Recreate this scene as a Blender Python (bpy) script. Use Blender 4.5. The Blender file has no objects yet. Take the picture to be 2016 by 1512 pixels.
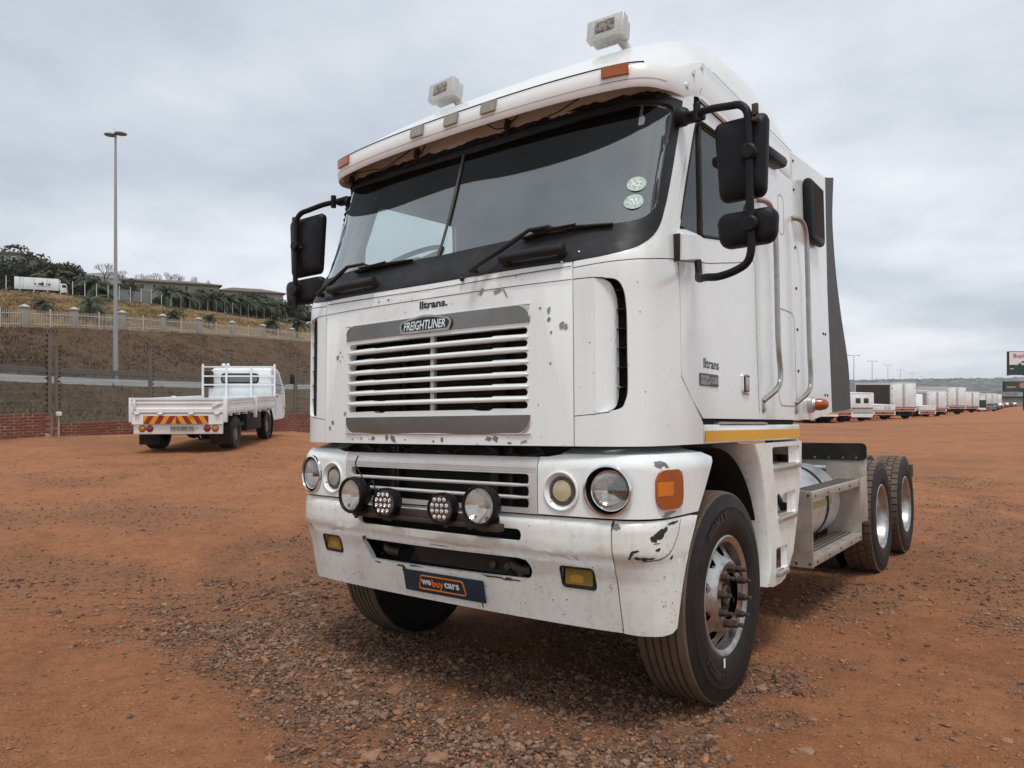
import bpy, bmesh, math, random
import numpy as np
from mathutils import Vector, Matrix, geometry
random.seed(7); rng = np.random.default_rng(7)
sc = bpy.context.scene
COL = sc.collection
rad = math.radians

# ------------------------------------------------------------------ camera
FPX = 1433.261                       # focal length in pixels of the 2016 px wide photograph
def axes(yaw, pitch, roll):
    f = np.array([math.sin(yaw)*math.cos(pitch), math.cos(yaw)*math.cos(pitch), math.sin(pitch)])
    r = np.cross(f, [0, 0, 1]); r /= np.linalg.norm(r); u = np.cross(r, f)
    return np.stack([math.cos(roll)*r+math.sin(roll)*u, -math.sin(roll)*r+math.cos(roll)*u, f], 1)
# the truck stands on ground that falls away from the camera; the camera itself is level
TILT = axes(-.646, 0, 0) @ axes(-.646, .058, -.004).T
CAM = TILT @ np.array([2.571, -2.628, 1.377])
CR, CU, CF = axes(-.646, 0, 0).T
cam = bpy.data.cameras.new('camera'); cam.sensor_fit = 'HORIZONTAL'; cam.sensor_width = 36
cam.lens = 36*FPX/2016; cam.clip_start = .05; cam.clip_end = 9000
camo = bpy.data.objects.new('camera', cam); COL.objects.link(camo)
camo.location = CAM; camo.rotation_euler = (rad(90), 0, .646)
sc.camera = camo
sc.render.resolution_x, sc.render.resolution_y = 1024, 768

# ------------------------------------------------------------------ sky, sun, exposure
SUN_EL, SUN_AZ = rad(69), rad(-84)   # azimuth measured from the camera's right, towards the viewer's back
sd = CR*math.cos(SUN_AZ) + CF*math.sin(SUN_AZ)
sdir = Vector((sd[0]*math.cos(SUN_EL), sd[1]*math.cos(SUN_EL), math.sin(SUN_EL)))
world = bpy.data.worlds.new('World'); sc.world = world; world.use_nodes = True
nt = world.node_tree; nt.nodes.clear()
def N(t, kind, **kw):
    n = t.nodes.new(kind)
    for k, v in kw.items():
        if k == 'ins':
            for i, val in v.items(): n.inputs[i].default_value = val
        else: setattr(n, k, v)
    return n
def ramp(t, stops, interp='LINEAR'):
    n = t.nodes.new('ShaderNodeValToRGB'); cr = n.color_ramp; cr.interpolation = interp
    while len(cr.elements) < len(stops): cr.elements.new(.5)
    for e, (p, c) in zip(cr.elements, stops):
        e.position = p; e.color = (*c, 1) if len(c) == 3 else c
    return n
L = nt.links.new
tc = N(nt, 'ShaderNodeTexCoord'); sep = N(nt, 'ShaderNodeSeparateXYZ'); L(tc.outputs['Generated'], sep.inputs[0])
mx = N(nt, 'ShaderNodeMath', operation='MAXIMUM', ins={1: 0.0}); L(sep.outputs[2], mx.inputs[0])
ad = N(nt, 'ShaderNodeMath', operation='ADD', ins={1: .22}); L(mx.outputs[0], ad.inputs[0])
dx = N(nt, 'ShaderNodeMath', operation='DIVIDE'); L(sep.outputs[0], dx.inputs[0]); L(ad.outputs[0], dx.inputs[1])
dy = N(nt, 'ShaderNodeMath', operation='DIVIDE'); L(sep.outputs[1], dy.inputs[0]); L(ad.outputs[0], dy.inputs[1])
cmb = N(nt, 'ShaderNodeCombineXYZ'); L(dx.outputs[0], cmb.inputs[0]); L(dy.outputs[0], cmb.inputs[1])
cmb.inputs[2].default_value = 3.3
n1 = N(nt, 'ShaderNodeTexNoise', ins={'Scale': .8, 'Detail': 6, 'Roughness': .45, 'Distortion': .3}); L(cmb.outputs[0], n1.inputs['Vector'])
n2 = N(nt, 'ShaderNodeTexNoise', ins={'Scale': 2.4, 'Detail': 6, 'Roughness': .55}); L(cmb.outputs[0], n2.inputs['Vector'])
mxn = N(nt, 'ShaderNodeMath', operation='MULTIPLY_ADD', ins={1: .28}); L(n2.outputs[0], mxn.inputs[0])
sc1 = N(nt, 'ShaderNodeMath', operation='MULTIPLY', ins={1: .72}); L(n1.outputs[0], sc1.inputs[0]); L(sc1.outputs[0], mxn.inputs[2])
cl = ramp(nt, [(.34, (.37, .41, .47)), (.43, (.465, .505, .56)), (.52, (.57, .605, .655)), (.62, (.74, .76, .79))], 'B_SPLINE')
L(mxn.outputs[0], cl.inputs[0])
sky = N(nt, 'ShaderNodeTexSky', sky_type='NISHITA', sun_disc=False, sun_elevation=SUN_EL,
        sun_rotation=math.atan2(sdir.x, sdir.y), dust_density=3.0)
bs = N(nt, 'ShaderNodeVectorMath', operation='SCALE', ins={3: .09}); L(sky.outputs[0], bs.inputs[0])
mixs = N(nt, 'ShaderNodeMix', data_type='RGBA', ins={0: .90}); L(bs.outputs[0], mixs.inputs[6]); L(cl.outputs[0], mixs.inputs[7])
bg = N(nt, 'ShaderNodeBackground', ins={'Strength': 1.0}); L(mixs.outputs[2], bg.inputs[0])
wo = N(nt, 'ShaderNodeOutputWorld'); L(bg.outputs[0], wo.inputs[0])
sun = bpy.data.lights.new('sun', 'SUN'); sun.energy = 1.5; sun.angle = rad(14); sun.color = (1, .96, .9)
suno = bpy.data.objects.new('sun', sun); COL.objects.link(suno)
suno.rotation_euler = (-sdir).to_track_quat('-Z', 'Y').to_euler()
sc.view_settings.view_transform = 'Standard'; sc.view_settings.look = 'None'
sc.view_settings.exposure = 0.46; sc.view_settings.gamma = 1

# ------------------------------------------------------------------ helpers
def tag(o, label=None, cat=None, group=None, kind=None):
    if label: o['label'] = label
    if cat: o['category'] = cat
    if group: o['group'] = group
    if kind: o['kind'] = kind
    return o
def empty(name, label=None, cat=None, loc=(0, 0, 0), rz=0, group=None):
    o = bpy.data.objects.new(name, None); COL.objects.link(o); o.location = loc; o.rotation_euler = (0, 0, rz)
    return tag(o, label, cat, group)
def link(name, me, m, parent=None):
    if m: me.materials.append(m)
    o = bpy.data.objects.new(name, me); COL.objects.link(o); o.parent = parent
    return o
def copy_tree(o, parent=None):
    c = o.copy(); COL.objects.link(c); c.parent = parent
    for ch in list(o.children):
        if ch is not c: copy_tree(ch, c)
    return c
class MB:
    def __init__(s): s.v = []; s.f = []
    def add(s, v, f):
        b = len(s.v); s.v += [tuple(p) for p in v]; s.f += [tuple(i+b for i in q) for q in f]; return s
    def box(s, a, b, bev=0, rot=None, org=None):
        x0, y0, z0 = [min(p, q) for p, q in zip(a, b)]; x1, y1, z1 = [max(p, q) for p, q in zip(a, b)]
        e = min(bev, .49*min(x1-x0, y1-y0, z1-z0))
        if e <= 0:
            v = [(x, y, z) for z in (z0, z1) for y in (y0, y1) for x in (x0, x1)]
            f = [(0, 2, 3, 1), (4, 5, 7, 6), (0, 1, 5, 4), (2, 6, 7, 3), (0, 4, 6, 2), (1, 3, 7, 5)]
        else:
            bm = bmesh.new(); bmesh.ops.create_cube(bm, size=1)
            for q in bm.verts:
                q.co = ((x0+x1)/2+q.co.x*(x1-x0), (y0+y1)/2+q.co.y*(y1-y0), (z0+z1)/2+q.co.z*(z1-z0))
            bmesh.ops.bevel(bm, geom=bm.edges[:], offset=e, segments=2, profile=.5, affect='EDGES')
            bm.verts.index_update()
            v = [tuple(q.co) for q in bm.verts]; f = [tuple(q.index for q in fc.verts) for fc in bm.faces]; bm.free()
        if rot is not None:
            o = Vector(org if org else ((x0+x1)/2, (y0+y1)/2, (z0+z1)/2)); v = [rot @ (Vector(p)-o)+o for p in v]
        return s.add(v, f)
    def tube(s, pts, r, n=10, closed=False, cap=True):
        P = [Vector(p) for p in pts]; m = len(P); R = r if hasattr(r, '__len__') else [r]*m
        v = []; up = None
        for i in range(m):
            t = (P[(i+1) % m]-P[i-1]) if closed else (P[min(i+1, m-1)]-P[max(i-1, 0)])
            if t.length < 1e-9: t = Vector((0, 0, 1))
            t.normalize()
            if up is None:
                up = Vector((0, 0, 1)) if abs(t.z) < .9 else Vector((1, 0, 0))
            a = t.cross(up)
            if a.length < 1e-6: a = t.orthogonal()
            a.normalize(); up = a.cross(t); up.normalize()
            for k in range(n):
                an = 2*math.pi*k/n; v.append(P[i]+(a*math.cos(an)+up*math.sin(an))*R[i])
        f = []
        for i in range(m if closed else m-1):
            j = (i+1) % m
            for k in range(n):
                l = (k+1) % n; f.append((i*n+k, j*n+k, j*n+l, i*n+l))
        if cap and not closed:
            f.append(tuple(range(n))); f.append(tuple((m-1)*n+k for k in reversed(range(n))))
        return s.add(v, f)
    def lathe(s, prof, c=(0, 0, 0), ax=(0, 0, 1), n=24, close=False):
        # prof: (radius, height along ax)
        ax = Vector(ax).normalized(); a = ax.orthogonal().normalized()
        if abs(ax.z) < .5: a = (Vector((0, 0, 1))-ax*ax.z).normalized()
        b = ax.cross(a); c = Vector(c); v = []; f = []; m = len(prof)
        for (r, h) in prof:
            for k in range(n):
                t = 2*math.pi*k/n; v.append(c+ax*h+(a*math.cos(t)+b*math.sin(t))*max(r, 1e-5))
        for i in range(m if close else m-1):
            j = (i+1) % m
            for k in range(n):
                l = (k+1) % n; f.append((i*n+k, i*n+l, j*n+l, j*n+k))
        return s.add(v, f)
    def prism(s, poly, fmap, h0, h1):
        # poly: 2-D outline, fmap(a,b,h) -> point; a closed plate between two levels
        n = len(poly)
        ar = sum(poly[i][0]*poly[(i+1) % n][1]-poly[(i+1) % n][0]*poly[i][1] for i in range(n))
        if ar < 0: poly = poly[::-1]
        v = [fmap(a, b, h0) for a, b in poly]+[fmap(a, b, h1) for a, b in poly]
        f = [tuple(range(n, 2*n)), tuple(reversed(range(n)))]
        f += [(i, (i+1) % n, n+(i+1) % n, n+i) for i in range(n)]
        return s.add(v, f)
    def sphere(s, c, r, nu=12, nv=8, sc=(1, 1, 1)):
        return s.add(*_sph(c, r, nu, nv, sc))
    def mesh(s, name, smooth=True, angle=35):
        me = bpy.data.meshes.new(name); me.from_pydata([tuple(p) for p in s.v], [], s.f); me.validate()
        if smooth and len(me.polygons):
            me.polygons.foreach_set('use_smooth', [True]*len(me.polygons)); me.set_sharp_from_angle(angle=rad(angle))
        me.update(); return me
    def build(s, name, m, parent=None, smooth=True, angle=35):
        return link(name, s.mesh(name, smooth, angle), m, parent)
def _sph(c, r, nu, nv, sc):
    v = [(c[0], c[1], c[2]-r*sc[2])]
    for i in range(1, nv):
        p = math.pi*i/nv
        for k in range(nu):
            t = 2*math.pi*k/nu
            v.append((c[0]+r*sc[0]*math.sin(p)*math.cos(t), c[1]+r*sc[1]*math.sin(p)*math.sin(t), c[2]-r*sc[2]*math.cos(p)))
    v.append((c[0], c[1], c[2]+r*sc[2])); f = []
    for k in range(nu):
        l = (k+1) % nu; f.append((0, 1+l, 1+k)); e = len(v)-1; b = 1+(nv-2)*nu; f.append((e, b+k, b+l))
    for i in range(nv-2):
        for k in range(nu):
            l = (k+1) % nu; a = 1+i*nu; f.append((a+k, a+l, a+nu+l, a+nu+k))
    return v, f
def rr(a0, b0, a1, b1, r, n=6):
    out = []
    for cx, cy, t0 in ((a1-r, b0+r, -90), (a1-r, b1-r, 0), (a0+r, b1-r, 90), (a0+r, b0+r, 180)):
        for k in range(n+1):
            t = rad(t0+90*k/n); out.append((cx+r*math.cos(t), cy+r*math.sin(t)))
    return out
def circ(a, b, r, n=32, rb=None):
    rb = rb or r
    return [(a+r*math.cos(2*math.pi*k/n), b+rb*math.sin(2*math.pi*k/n)) for k in range(n)]
def crom(P, n=10):
    P = np.array(P, float); Q = np.vstack([2*P[0]-P[1], P, 2*P[-1]-P[-2]]); out = []
    for i in range(1, len(Q)-2):
        for k in range(n):
            t = k/n; a, b, c, d = Q[i-1:i+3]
            out.append(.5*(2*b+(c-a)*t+(2*a-5*b+4*c-d)*t*t+(3*b-a-3*c+d)*t**3))
    out.append(P[-1]); return np.array(out)
def smooth(P, n=5): return [tuple(p) for p in crom(P, n)]
def patch(name, poly, fmap, m, parent=None, holes=(), da=.06, db=.12, thick=.02, shade=True):
    """A panel cut to an outline (with openings) laid on a curved surface fmap(a,b,offset), with real thickness."""
    loops = [poly]+list(holes); flat = [p for l in loops for p in l]
    tri = geometry.tessellate_polygon([[Vector((p[0], p[1], 0)) for p in l] for l in loops])
    bm = bmesh.new(); bv = [bm.verts.new((p[0], p[1], 0)) for p in flat]
    for t in tri:
        a, b, c = [flat[i] for i in t]; cr = (b[0]-a[0])*(c[1]-a[1])-(b[1]-a[1])*(c[0]-a[0])
        if abs(cr) < 1e-12: continue
        try: bm.faces.new([bv[i] for i in (t if cr > 0 else t[::-1])])
        except ValueError: pass
    A = [p[0] for p in poly]; B = [p[1] for p in poly]
    for step, lo, hi, ax in ((da, min(A), max(A), (1, 0, 0)), (db, min(B), max(B), (0, 1, 0))):
        if not step: continue
        k = math.floor(lo/step)+1
        while k*step < hi-1e-6:
            bmesh.ops.bisect_plane(bm, geom=bm.verts[:]+bm.edges[:]+bm.faces[:], dist=1e-6, plane_co=Vector(ax)*(k*step+.00013), plane_no=ax)
            k += 1
    bmesh.ops.remove_doubles(bm, verts=bm.verts[:], dist=1e-5)
    bm.verts.index_update(); bm.edges.index_update()
    ab = [(v.co.x, v.co.y) for v in bm.verts]; nv = len(ab)
    tris = [tuple(v.index for v in f.verts) for f in bm.faces]
    bnd = []
    for e in bm.edges:
        if len(e.link_faces) == 1:
            l = e.link_loops[0]; bnd.append((l.vert.index, l.link_loop_next.vert.index))
    bm.free()
    V = [fmap(a, b, 0) for a, b in ab]; F = list(tris); NL = []
    h = 1e-3
    def nrm(a, b):
        p = np.array(fmap(a+h, b, 0))-np.array(fmap(a-h, b, 0)); q = np.array(fmap(a, b+h, 0))-np.array(fmap(a, b-h, 0))
        n = np.cross(p, q); return tuple(n/(np.linalg.norm(n)+1e-12))
    NV = [nrm(a, b) for a, b in ab]
    for t in tris: NL += [NV[i] for i in t]
    if thick:
        V += [fmap(a, b, -thick) for a, b in ab]
        for t in tris:
            q = tuple(i+nv for i in reversed(t)); F.append(q); NL += [tuple(-c for c in NV[i-nv]) for i in q]
        V += [fmap(a, b, 0) for a, b in ab]+[fmap(a, b, -thick) for a, b in ab]
        for i, j in bnd:
            F.append((2*nv+j, 2*nv+i, 3*nv+i, 3*nv+j))
            p = np.array(V[j])-np.array(V[i]); n = np.cross(p, np.array(NV[i])); n = tuple(n/(np.linalg.norm(n)+1e-12)); NL += [n]*4
    me = bpy.data.meshes.new(name); me.from_pydata([tuple(float(c) for c in p) for p in V], [], F)
    me.polygons.foreach_set('use_smooth', [True]*len(me.polygons))
    if shade: me.normals_split_custom_set(NL)
    me.update()
    return link(name, me, m, parent)
def text_mesh(s, size=1, shear=0, bold=0, spacing=1):
    cu = bpy.data.curves.new('t', 'FONT'); cu.body = s; cu.size = size; cu.shear = shear; cu.offset = bold
    cu.space_character = spacing; cu.align_x = 'CENTER'; cu.align_y = 'CENTER'; cu.resolution_u = 3
    o = bpy.data.objects.new('t', cu); COL.objects.link(o)
    me = bpy.data.meshes.new_from_object(o); COL.objects.unlink(o); bpy.data.objects.remove(o)
    v = [(p.co.x, p.co.y) for p in me.vertices]; f = [tuple(p.vertices) for p in me.polygons]
    bpy.data.meshes.remove(me); return v, f
def lettering(name, s, fmap, m, parent, a, b, size, width=None, shear=0, bold=0, h=.001, spacing=1, rot=0):
    v, f = text_mesh(s, size, shear, bold, spacing)
    x = [p[0] for p in v]; k = (width/(max(x)-min(x))) if width else 1; cx = (max(x)+min(x))/2
    y = [p[1] for p in v]; cy = (max(y)+min(y))/2; co, si = math.cos(rot), math.sin(rot)
    mb = MB()
    vv = []
    for p in v:
        q = ((p[0]-cx)*k, p[1]-cy); vv.append(fmap(a+q[0]*co-q[1]*si, b+q[0]*si+q[1]*co, h))
    mb.add(vv, f); return mb.build(name, m, parent, smooth=False)

# ------------------------------------------------------------------ materials
def mat(name, col, rough=.5, metal=0, n=None, n2=None, spots=None, streak=None, bump=None, coat=0, spec=.5, emit=None, alpha=None, trans=0, rvar=0):
    """Principled material; n/n2 = (scale, colour, amount, low, high) noise tints; spots = (scale, colour, size, amount)."""
    m = bpy.data.materials.new(name); m.use_nodes = True; t = m.node_tree; p = t.nodes['Principled BSDF']; l = t.links.new
    p.inputs['Roughness'].default_value = rough; p.inputs['Metallic'].default_value = metal
    p.inputs['Coat Weight'].default_value = coat; p.inputs['Coat Roughness'].default_value = .12
    p.inputs['Specular IOR Level'].default_value = spec; p.inputs['Transmission Weight'].default_value = trans
    tc = N(t, 'ShaderNodeTexCoord'); co = tc.outputs['Object']
    base = N(t, 'ShaderNodeRGB'); base.outputs[0].default_value = (*col, 1); cur = base.outputs[0]; last = None
    def mix(cur, fac, c, amt):
        mu = N(t, 'ShaderNodeMath', operation='MULTIPLY', ins={1: amt}); l(fac, mu.inputs[0])
        x = N(t, 'ShaderNodeMix', data_type='RGBA'); l(mu.outputs[0], x.inputs[0]); l(cur, x.inputs[6]); x.inputs[7].default_value = (*c, 1)
        return x.outputs[2]
    for q in (n, n2):
        if q:
            s, c, amt, lo, hi = q
            no = N(t, 'ShaderNodeTexNoise', ins={'Scale': s, 'Detail': 8, 'Roughness': .62}); l(co, no.inputs['Vector'])
            mr = N(t, 'ShaderNodeMapRange', ins={1: lo, 2: hi}); l(no.outputs[0], mr.inputs[0]); cur = mix(cur, mr.outputs[0], c, amt); last = mr.outputs[0]
    if streak:
        s, c, amt = streak
        mp = N(t, 'ShaderNodeMapping'); mp.inputs['Scale'].default_value = (s, s, s*.05); l(co, mp.inputs[0])
        no = N(t, 'ShaderNodeTexNoise', ins={'Scale': 1, 'Detail': 5, 'Roughness': .6}); l(mp.outputs[0], no.inputs['Vector'])
        mr = N(t, 'ShaderNodeMapRange', ins={1: .52, 2: .75}); l(no.outputs[0], mr.inputs[0]); cur = mix(cur, mr.outputs[0], c, amt)
    if spots:
        s, c, size, amt = spots
        vo = N(t, 'ShaderNodeTexVoronoi', ins={'Scale': s}); l(co, vo.inputs['Vector'])
        nz = N(t, 'ShaderNodeTexNoise', ins={'Scale': s*.12, 'Detail': 3}); l(co, nz.inputs['Vector'])
        g = N(t, 'ShaderNodeMapRange', ins={1: .5, 2: .72, 3: 0, 4: size}); l(nz.outputs[0], g.inputs[0])
        le = N(t, 'ShaderNodeMath', operation='LESS_THAN'); l(vo.outputs['Distance'], le.inputs[0]); l(g.outputs[0], le.inputs[1])
        cur = mix(cur, le.outputs[0], c, amt)
    l(cur, p.inputs['Base Color'])
    if rvar:
        no = N(t, 'ShaderNodeTexNoise', ins={'Scale': 9, 'Detail': 6}); l(co, no.inputs['Vector'])
        mr = N(t, 'ShaderNodeMapRange', ins={1: .3, 2: .7, 3: max(rough-rvar, .03), 4: min(rough+rvar, 1)}); l(no.outputs[0], mr.inputs[0]); l(mr.outputs[0], p.inputs['Roughness'])
    if bump:
        s, st, di = bump
        no = N(t, 'ShaderNodeTexNoise', ins={'Scale': s, 'Detail': 5}); l(co, no.inputs['Vector'])
        b = N(t, 'ShaderNodeBump', ins={'Strength': st, 'Distance': di}); l(no.outputs[0], b.inputs['Height']); l(b.outputs[0], p.inputs['Normal'])
    if emit: p.inputs['Emission Color'].default_value = (*emit[:3], 1); p.inputs['Emission Strength'].default_value = emit[3]
    return m
def glass(name, tint, refl=1.0, dust=.05, dustcol=(.4, .42, .4), rough=.02):
    m = bpy.data.materials.new(name); m.use_nodes = True; t = m.node_tree; t.nodes.clear(); l = t.links.new
    tr = N(t, 'ShaderNodeBsdfTransparent'); tr.inputs[0].default_value = (*tint, 1)
    gl = N(t, 'ShaderNodeBsdfGlossy', ins={'Roughness': rough}); gl.inputs[0].default_value = (.92, .95, .95, 1)
    ge = N(t, 'ShaderNodeNewGeometry'); dt = N(t, 'ShaderNodeVectorMath', operation='DOT_PRODUCT'); l(ge.outputs['Normal'], dt.inputs[0]); l(ge.outputs['Incoming'], dt.inputs[1])
    ab = N(t, 'ShaderNodeMath', operation='ABSOLUTE'); l(dt.outputs['Value'], ab.inputs[0])
    om = N(t, 'ShaderNodeMath', operation='SUBTRACT', ins={0: 1.0}); l(ab.outputs[0], om.inputs[1])
    pw = N(t, 'ShaderNodeMath', operation='POWER', ins={1: 5.0}); l(om.outputs[0], pw.inputs[0])
    mu = N(t, 'ShaderNodeMath', operation='MULTIPLY_ADD', ins={1: .92*refl, 2: .075*refl}); mu.use_clamp = True; l(pw.outputs[0], mu.inputs[0])
    m1 = N(t, 'ShaderNodeMixShader'); l(mu.outputs[0], m1.inputs[0]); l(tr.outputs[0], m1.inputs[1]); l(gl.outputs[0], m1.inputs[2])
    df = N(t, 'ShaderNodeBsdfDiffuse'); df.inputs[0].default_value = (*dustcol, 1)
    tc = N(t, 'ShaderNodeTexCoord'); no = N(t, 'ShaderNodeTexNoise', ins={'Scale': 4, 'Detail': 7, 'Roughness': .6}); l(tc.outputs['Object'], no.inputs['Vector'])
    mr = N(t, 'ShaderNodeMapRange', ins={1: .3, 2: .75, 3: dust*.5, 4: dust*1.6}); l(no.outputs[0], mr.inputs[0])
    m2 = N(t, 'ShaderNodeMixShader'); l(mr.outputs[0], m2.inputs[0]); l(m1.outputs[0], m2.inputs[1]); l(df.outputs[0], m2.inputs[2])
    o = N(t, 'ShaderNodeOutputMaterial'); l(m2.outputs[0], o.inputs[0]); return m
WHITE = mat('white_paint', (.81, .86, .85), .28, n=(1.1, (.75, .755, .715), .35, .42, .75), streak=(26, (.52, .47, .38), .10), spots=(75, (.25, .22, .2), .14, .7), coat=.5, rvar=.08)
BUMPER = mat('dirty_white_paint', (.80, .84, .81), .36, n=(3.5, (.60, .54, .43), .42, .42, .72), n2=(28, (.36, .27, .18), .30, .56, .72), streak=(34, (.42, .34, .24), .2), spots=(60, (.10, .08, .07), .24, .85), coat=.15, rvar=.12, bump=(9, .10, .006))
TRIM = mat('black_trim', (.016, .016, .018), .5, n=(12, (.04, .038, .036), .5, .45, .75), rvar=.12, spec=.3)
RUBBER = mat('black_rubber', (.014, .0135, .013), .65, spec=.3, n=(9, (.07, .052, .04), .6, .45, .75))
MIRP = mat('mirror_plastic', (.007, .007, .008), .48, n=(20, (.018, .017, .017), .5, .5, .75), bump=(220, .15, .002), spec=.22)
DARK = mat('dark_cavity', (.012, .011, .010), .8)
INTER = mat('interior_grey', (.045, .047, .047), .85, n=(2, (.065, .066, .065), .5, .4, .7))
STEEL = mat('bracket_steel', (.045, .036, .03), .6, metal=.3, n=(18, (.11, .06, .035), .6, .45, .7))
CHROME = mat('brushed_chrome', (.20, .19, .175), .2, metal=1, n=(5, (.145, .128, .112), .6, .4, .7), rvar=.08)
BRIGHT = mat('bright_chrome', (.78, .78, .77), .12, metal=1, n=(30, (.45, .42, .4), .5, .5, .75))
ALU = mat('dull_aluminium', (.56, .55, .53), .42, metal=.85, n=(7, (.36, .33, .30), .6, .42, .72), spots=(70, (.2, .18, .16), .2, .6), rvar=.14)
ALUD = mat('dusty_aluminium', (.50, .47, .43), .5, metal=.6, n=(5, (.36, .26, .18), .7, .42, .72), spots=(45, (.13, .1, .08), .22, .7), rvar=.15)
TANKM = mat('polished_tank', (.76, .755, .74), .36, metal=.6, n=(6, (.5, .47, .43), .5, .45, .75), streak=(20, (.4, .36, .3), .3), rvar=.1)
TYRE = mat('tyre_rubber', (.013, .012, .012), .6, spec=.3, n=(7, (.055, .038, .028), .45, .48, .80), n2=(40, (.012, .011, .011), .4, .5, .7))
TREADM = mat('dusty_tread', (.135, .095, .066), .85, n=(9, (.06, .046, .036), .7, .42, .68), n2=(45, (.16, .10, .065), .5, .5, .75))
LETT = mat('tyre_lettering', (.032, .030, .029), .5)
RIM = mat('aluminium_rim', (.50, .49, .47), .38, metal=.9, n=(11, (.20, .165, .135), .8, .45, .68), spots=(120, (.1, .08, .07), .2, .7), rvar=.12)
NUTM = mat('rusty_nut_steel', (.10, .085, .075), .5, metal=.7, n=(40, (.16, .09, .05), .6, .45, .7))
GLASS = glass('windscreen_glass', (.80, .88, .86), 3.0, .12, (.36, .42, .41))
SIDEG = glass('door_glass', (.82, .91, .89), .9, .03)
STRIP = glass('visor_reflection_tint', (.10, .095, .085), .30, .02, (.1, .09, .08))  # dark tint standing in for the visor underside mirrored in the glass
AMBER = mat('amber_lens', (.36, .085, .010), .25, n=(25, (.26, .055, .008), .6, .4, .7), coat=.4)
RAILM = mat('worn_rail_steel', (.42, .41, .39), .3, metal=1, n=(14, (.28, .26, .24), .6, .42, .7), rvar=.1)
CLEARL = mat('clear_lens', (.55, .55, .52), .1, metal=.55, n=(14, (.25, .23, .2), .7, .4, .7), coat=.8)
CREAM = mat('cream_lens', (.50, .45, .28), .3, n=(18, (.42, .36, .2), .5, .4, .7), coat=.4)
YELL = mat('yellow_fog_lens', (.24, .175, .03), .2, n=(14, (.12, .085, .02), .8, .42, .7), coat=.8)
GREYL = mat('milky_marker_lens', (.34, .34, .28), .3, n=(20, (.2, .19, .16), .6, .4, .7), coat=.4)
REFL = mat('orange_reflective_tape', (.76, .38, .02), .35, n=(30, (.66, .30, .014), .5, .45, .7), spots=(30, (.5, .46, .4), .2, .8))
YTAPE = mat('yellow_tape', (.42, .37, .13), .45, n=(25, (.36, .32, .18), .7, .4, .7))
NAVY = mat('navy_plate', (.010, .034, .06), .35, n=(30, (.03, .05, .07), .4, .5, .8))
WTXT = mat('white_print', (.8, .8, .8), .5); OTXT = mat('orange_print', (.75, .22, .02), .5)
BTXT = mat('black_print', (.012, .012, .012), .45); GTXT = mat('grey_print', (.5, .5, .49), .4)
CHIP = mat('bare_grey_chip', (.19, .185, .18), .6, n=(60, (.05, .05, .05), .6, .45, .7))
BCHIP = mat('bare_black_plastic', (.022, .022, .023), .55)
STICK = mat('licence_disc_paper', (.50, .62, .58), .5, n=(70, (.24, .34, .31), .8, .42, .6))
GREYF = mat('grey_rubber_flap', (.05, .048, .047), .6, n=(6, (.085, .08, .078), .6, .45, .72), streak=(18, (.12, .115, .11), .35))
RADI = mat('radiator_core', (.03, .022, .018), .7, n=(14, (.06, .035, .022), .6, .4, .7))
LAMPP = mat('peeling_silver_lamp', (.50, .49, .46), .35, metal=.4, n=(60, (.64, .63, .60), .7, .45, .6), spots=(70, (.24, .21, .18), .2, .6))
ROOFW = mat('roof_paint', (.80, .81, .79), .25, n=(2, (.72, .715, .68), .4, .42, .75), spots=(60, (.3, .27, .24), .12, .6), coat=.5)
# ------------------------------------------------------------------ the big white cab-over truck
TR = empty('truck_tractor', 'large white cab-over truck tractor parked at the centre of the yard', 'truck')
TR.rotation_euler = Matrix(TILT.tolist()).to_euler()
CAB = crom([(0, .058), (.3, .062), (.6, .077), (.85, .105), (1.0, .135), (1.07, .165), (1.12, .21), (1.15, .27), (1.165, .35), (1.17, .54), (1.17, 1.0), (1.17, 2.41)], 12)
BUM = crom([(0, .085), (.3, .087), (.6, .097), (.85, .113), (1.02, .135), (1.1, .165), (1.16, .22), (1.195, .31), (1.205, .5), (1.205, .9)], 12)
def arc(P): return np.concatenate([[0], np.cumsum(np.hypot(*np.diff(P, axis=0).T))])
def nrms(P):
    t = np.gradient(P, axis=0); t /= np.linalg.norm(t, axis=1)[:, None]; return np.stack([t[:, 1], -t[:, 0]], 1)
sC, sB = arc(CAB), arc(BUM); nC, nB = nrms(CAB), nrms(BUM)
DZ = crom([(1.9, 0), (2.09, 0), (2.17, .03), (2.256, .083), (2.487, .173), (2.745, .256), (2.945, .315), (3.1, .36)], 6)
BZ = np.array([(.40, .14), (.47, .10), (.6, .07), (.70, .05), (.768, .024), (.782, .026), (.79, .030), (.797, .018), (.81, .006), (.86, 0), (.93, 0), (.955, .006), (.972, .022)])
def dz(z): return float(np.interp(z, DZ[:, 0], DZ[:, 1]))
def onrow(P, S, NN, s, off):
    a = abs(s); g = 1 if s >= 0 else -1
    if a > S[-1]: x, y, nx, ny = P[-1, 0], P[-1, 1]+a-S[-1], 1, 0
    else: x, y, nx, ny = (np.interp(a, S, P[:, 0]), np.interp(a, S, P[:, 1]), np.interp(a, S, NN[:, 0]), np.interp(a, S, NN[:, 1]))
    return g*(x+nx*off), y+ny*off
def cab(s, z, h=0):
    x, y = onrow(CAB, sC, nC, s, h); return (x, y+dz(z), z)
def vis(s, z, h=0):
    x, y = onrow(CAB, sC, nC, s, h); return (x, y+.197, z)
def bum(s, z, h=0):
    b = np.interp(z, BZ[:, 0], BZ[:, 1]); a = abs(s); k = 1 if a < 1.1 else max(.25, 1-(a-1.1)*1.5)
    x, y = onrow(BUM, sB, nB, s, h-b*(1-k)*.35); return (x, y+b*k, z)
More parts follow.
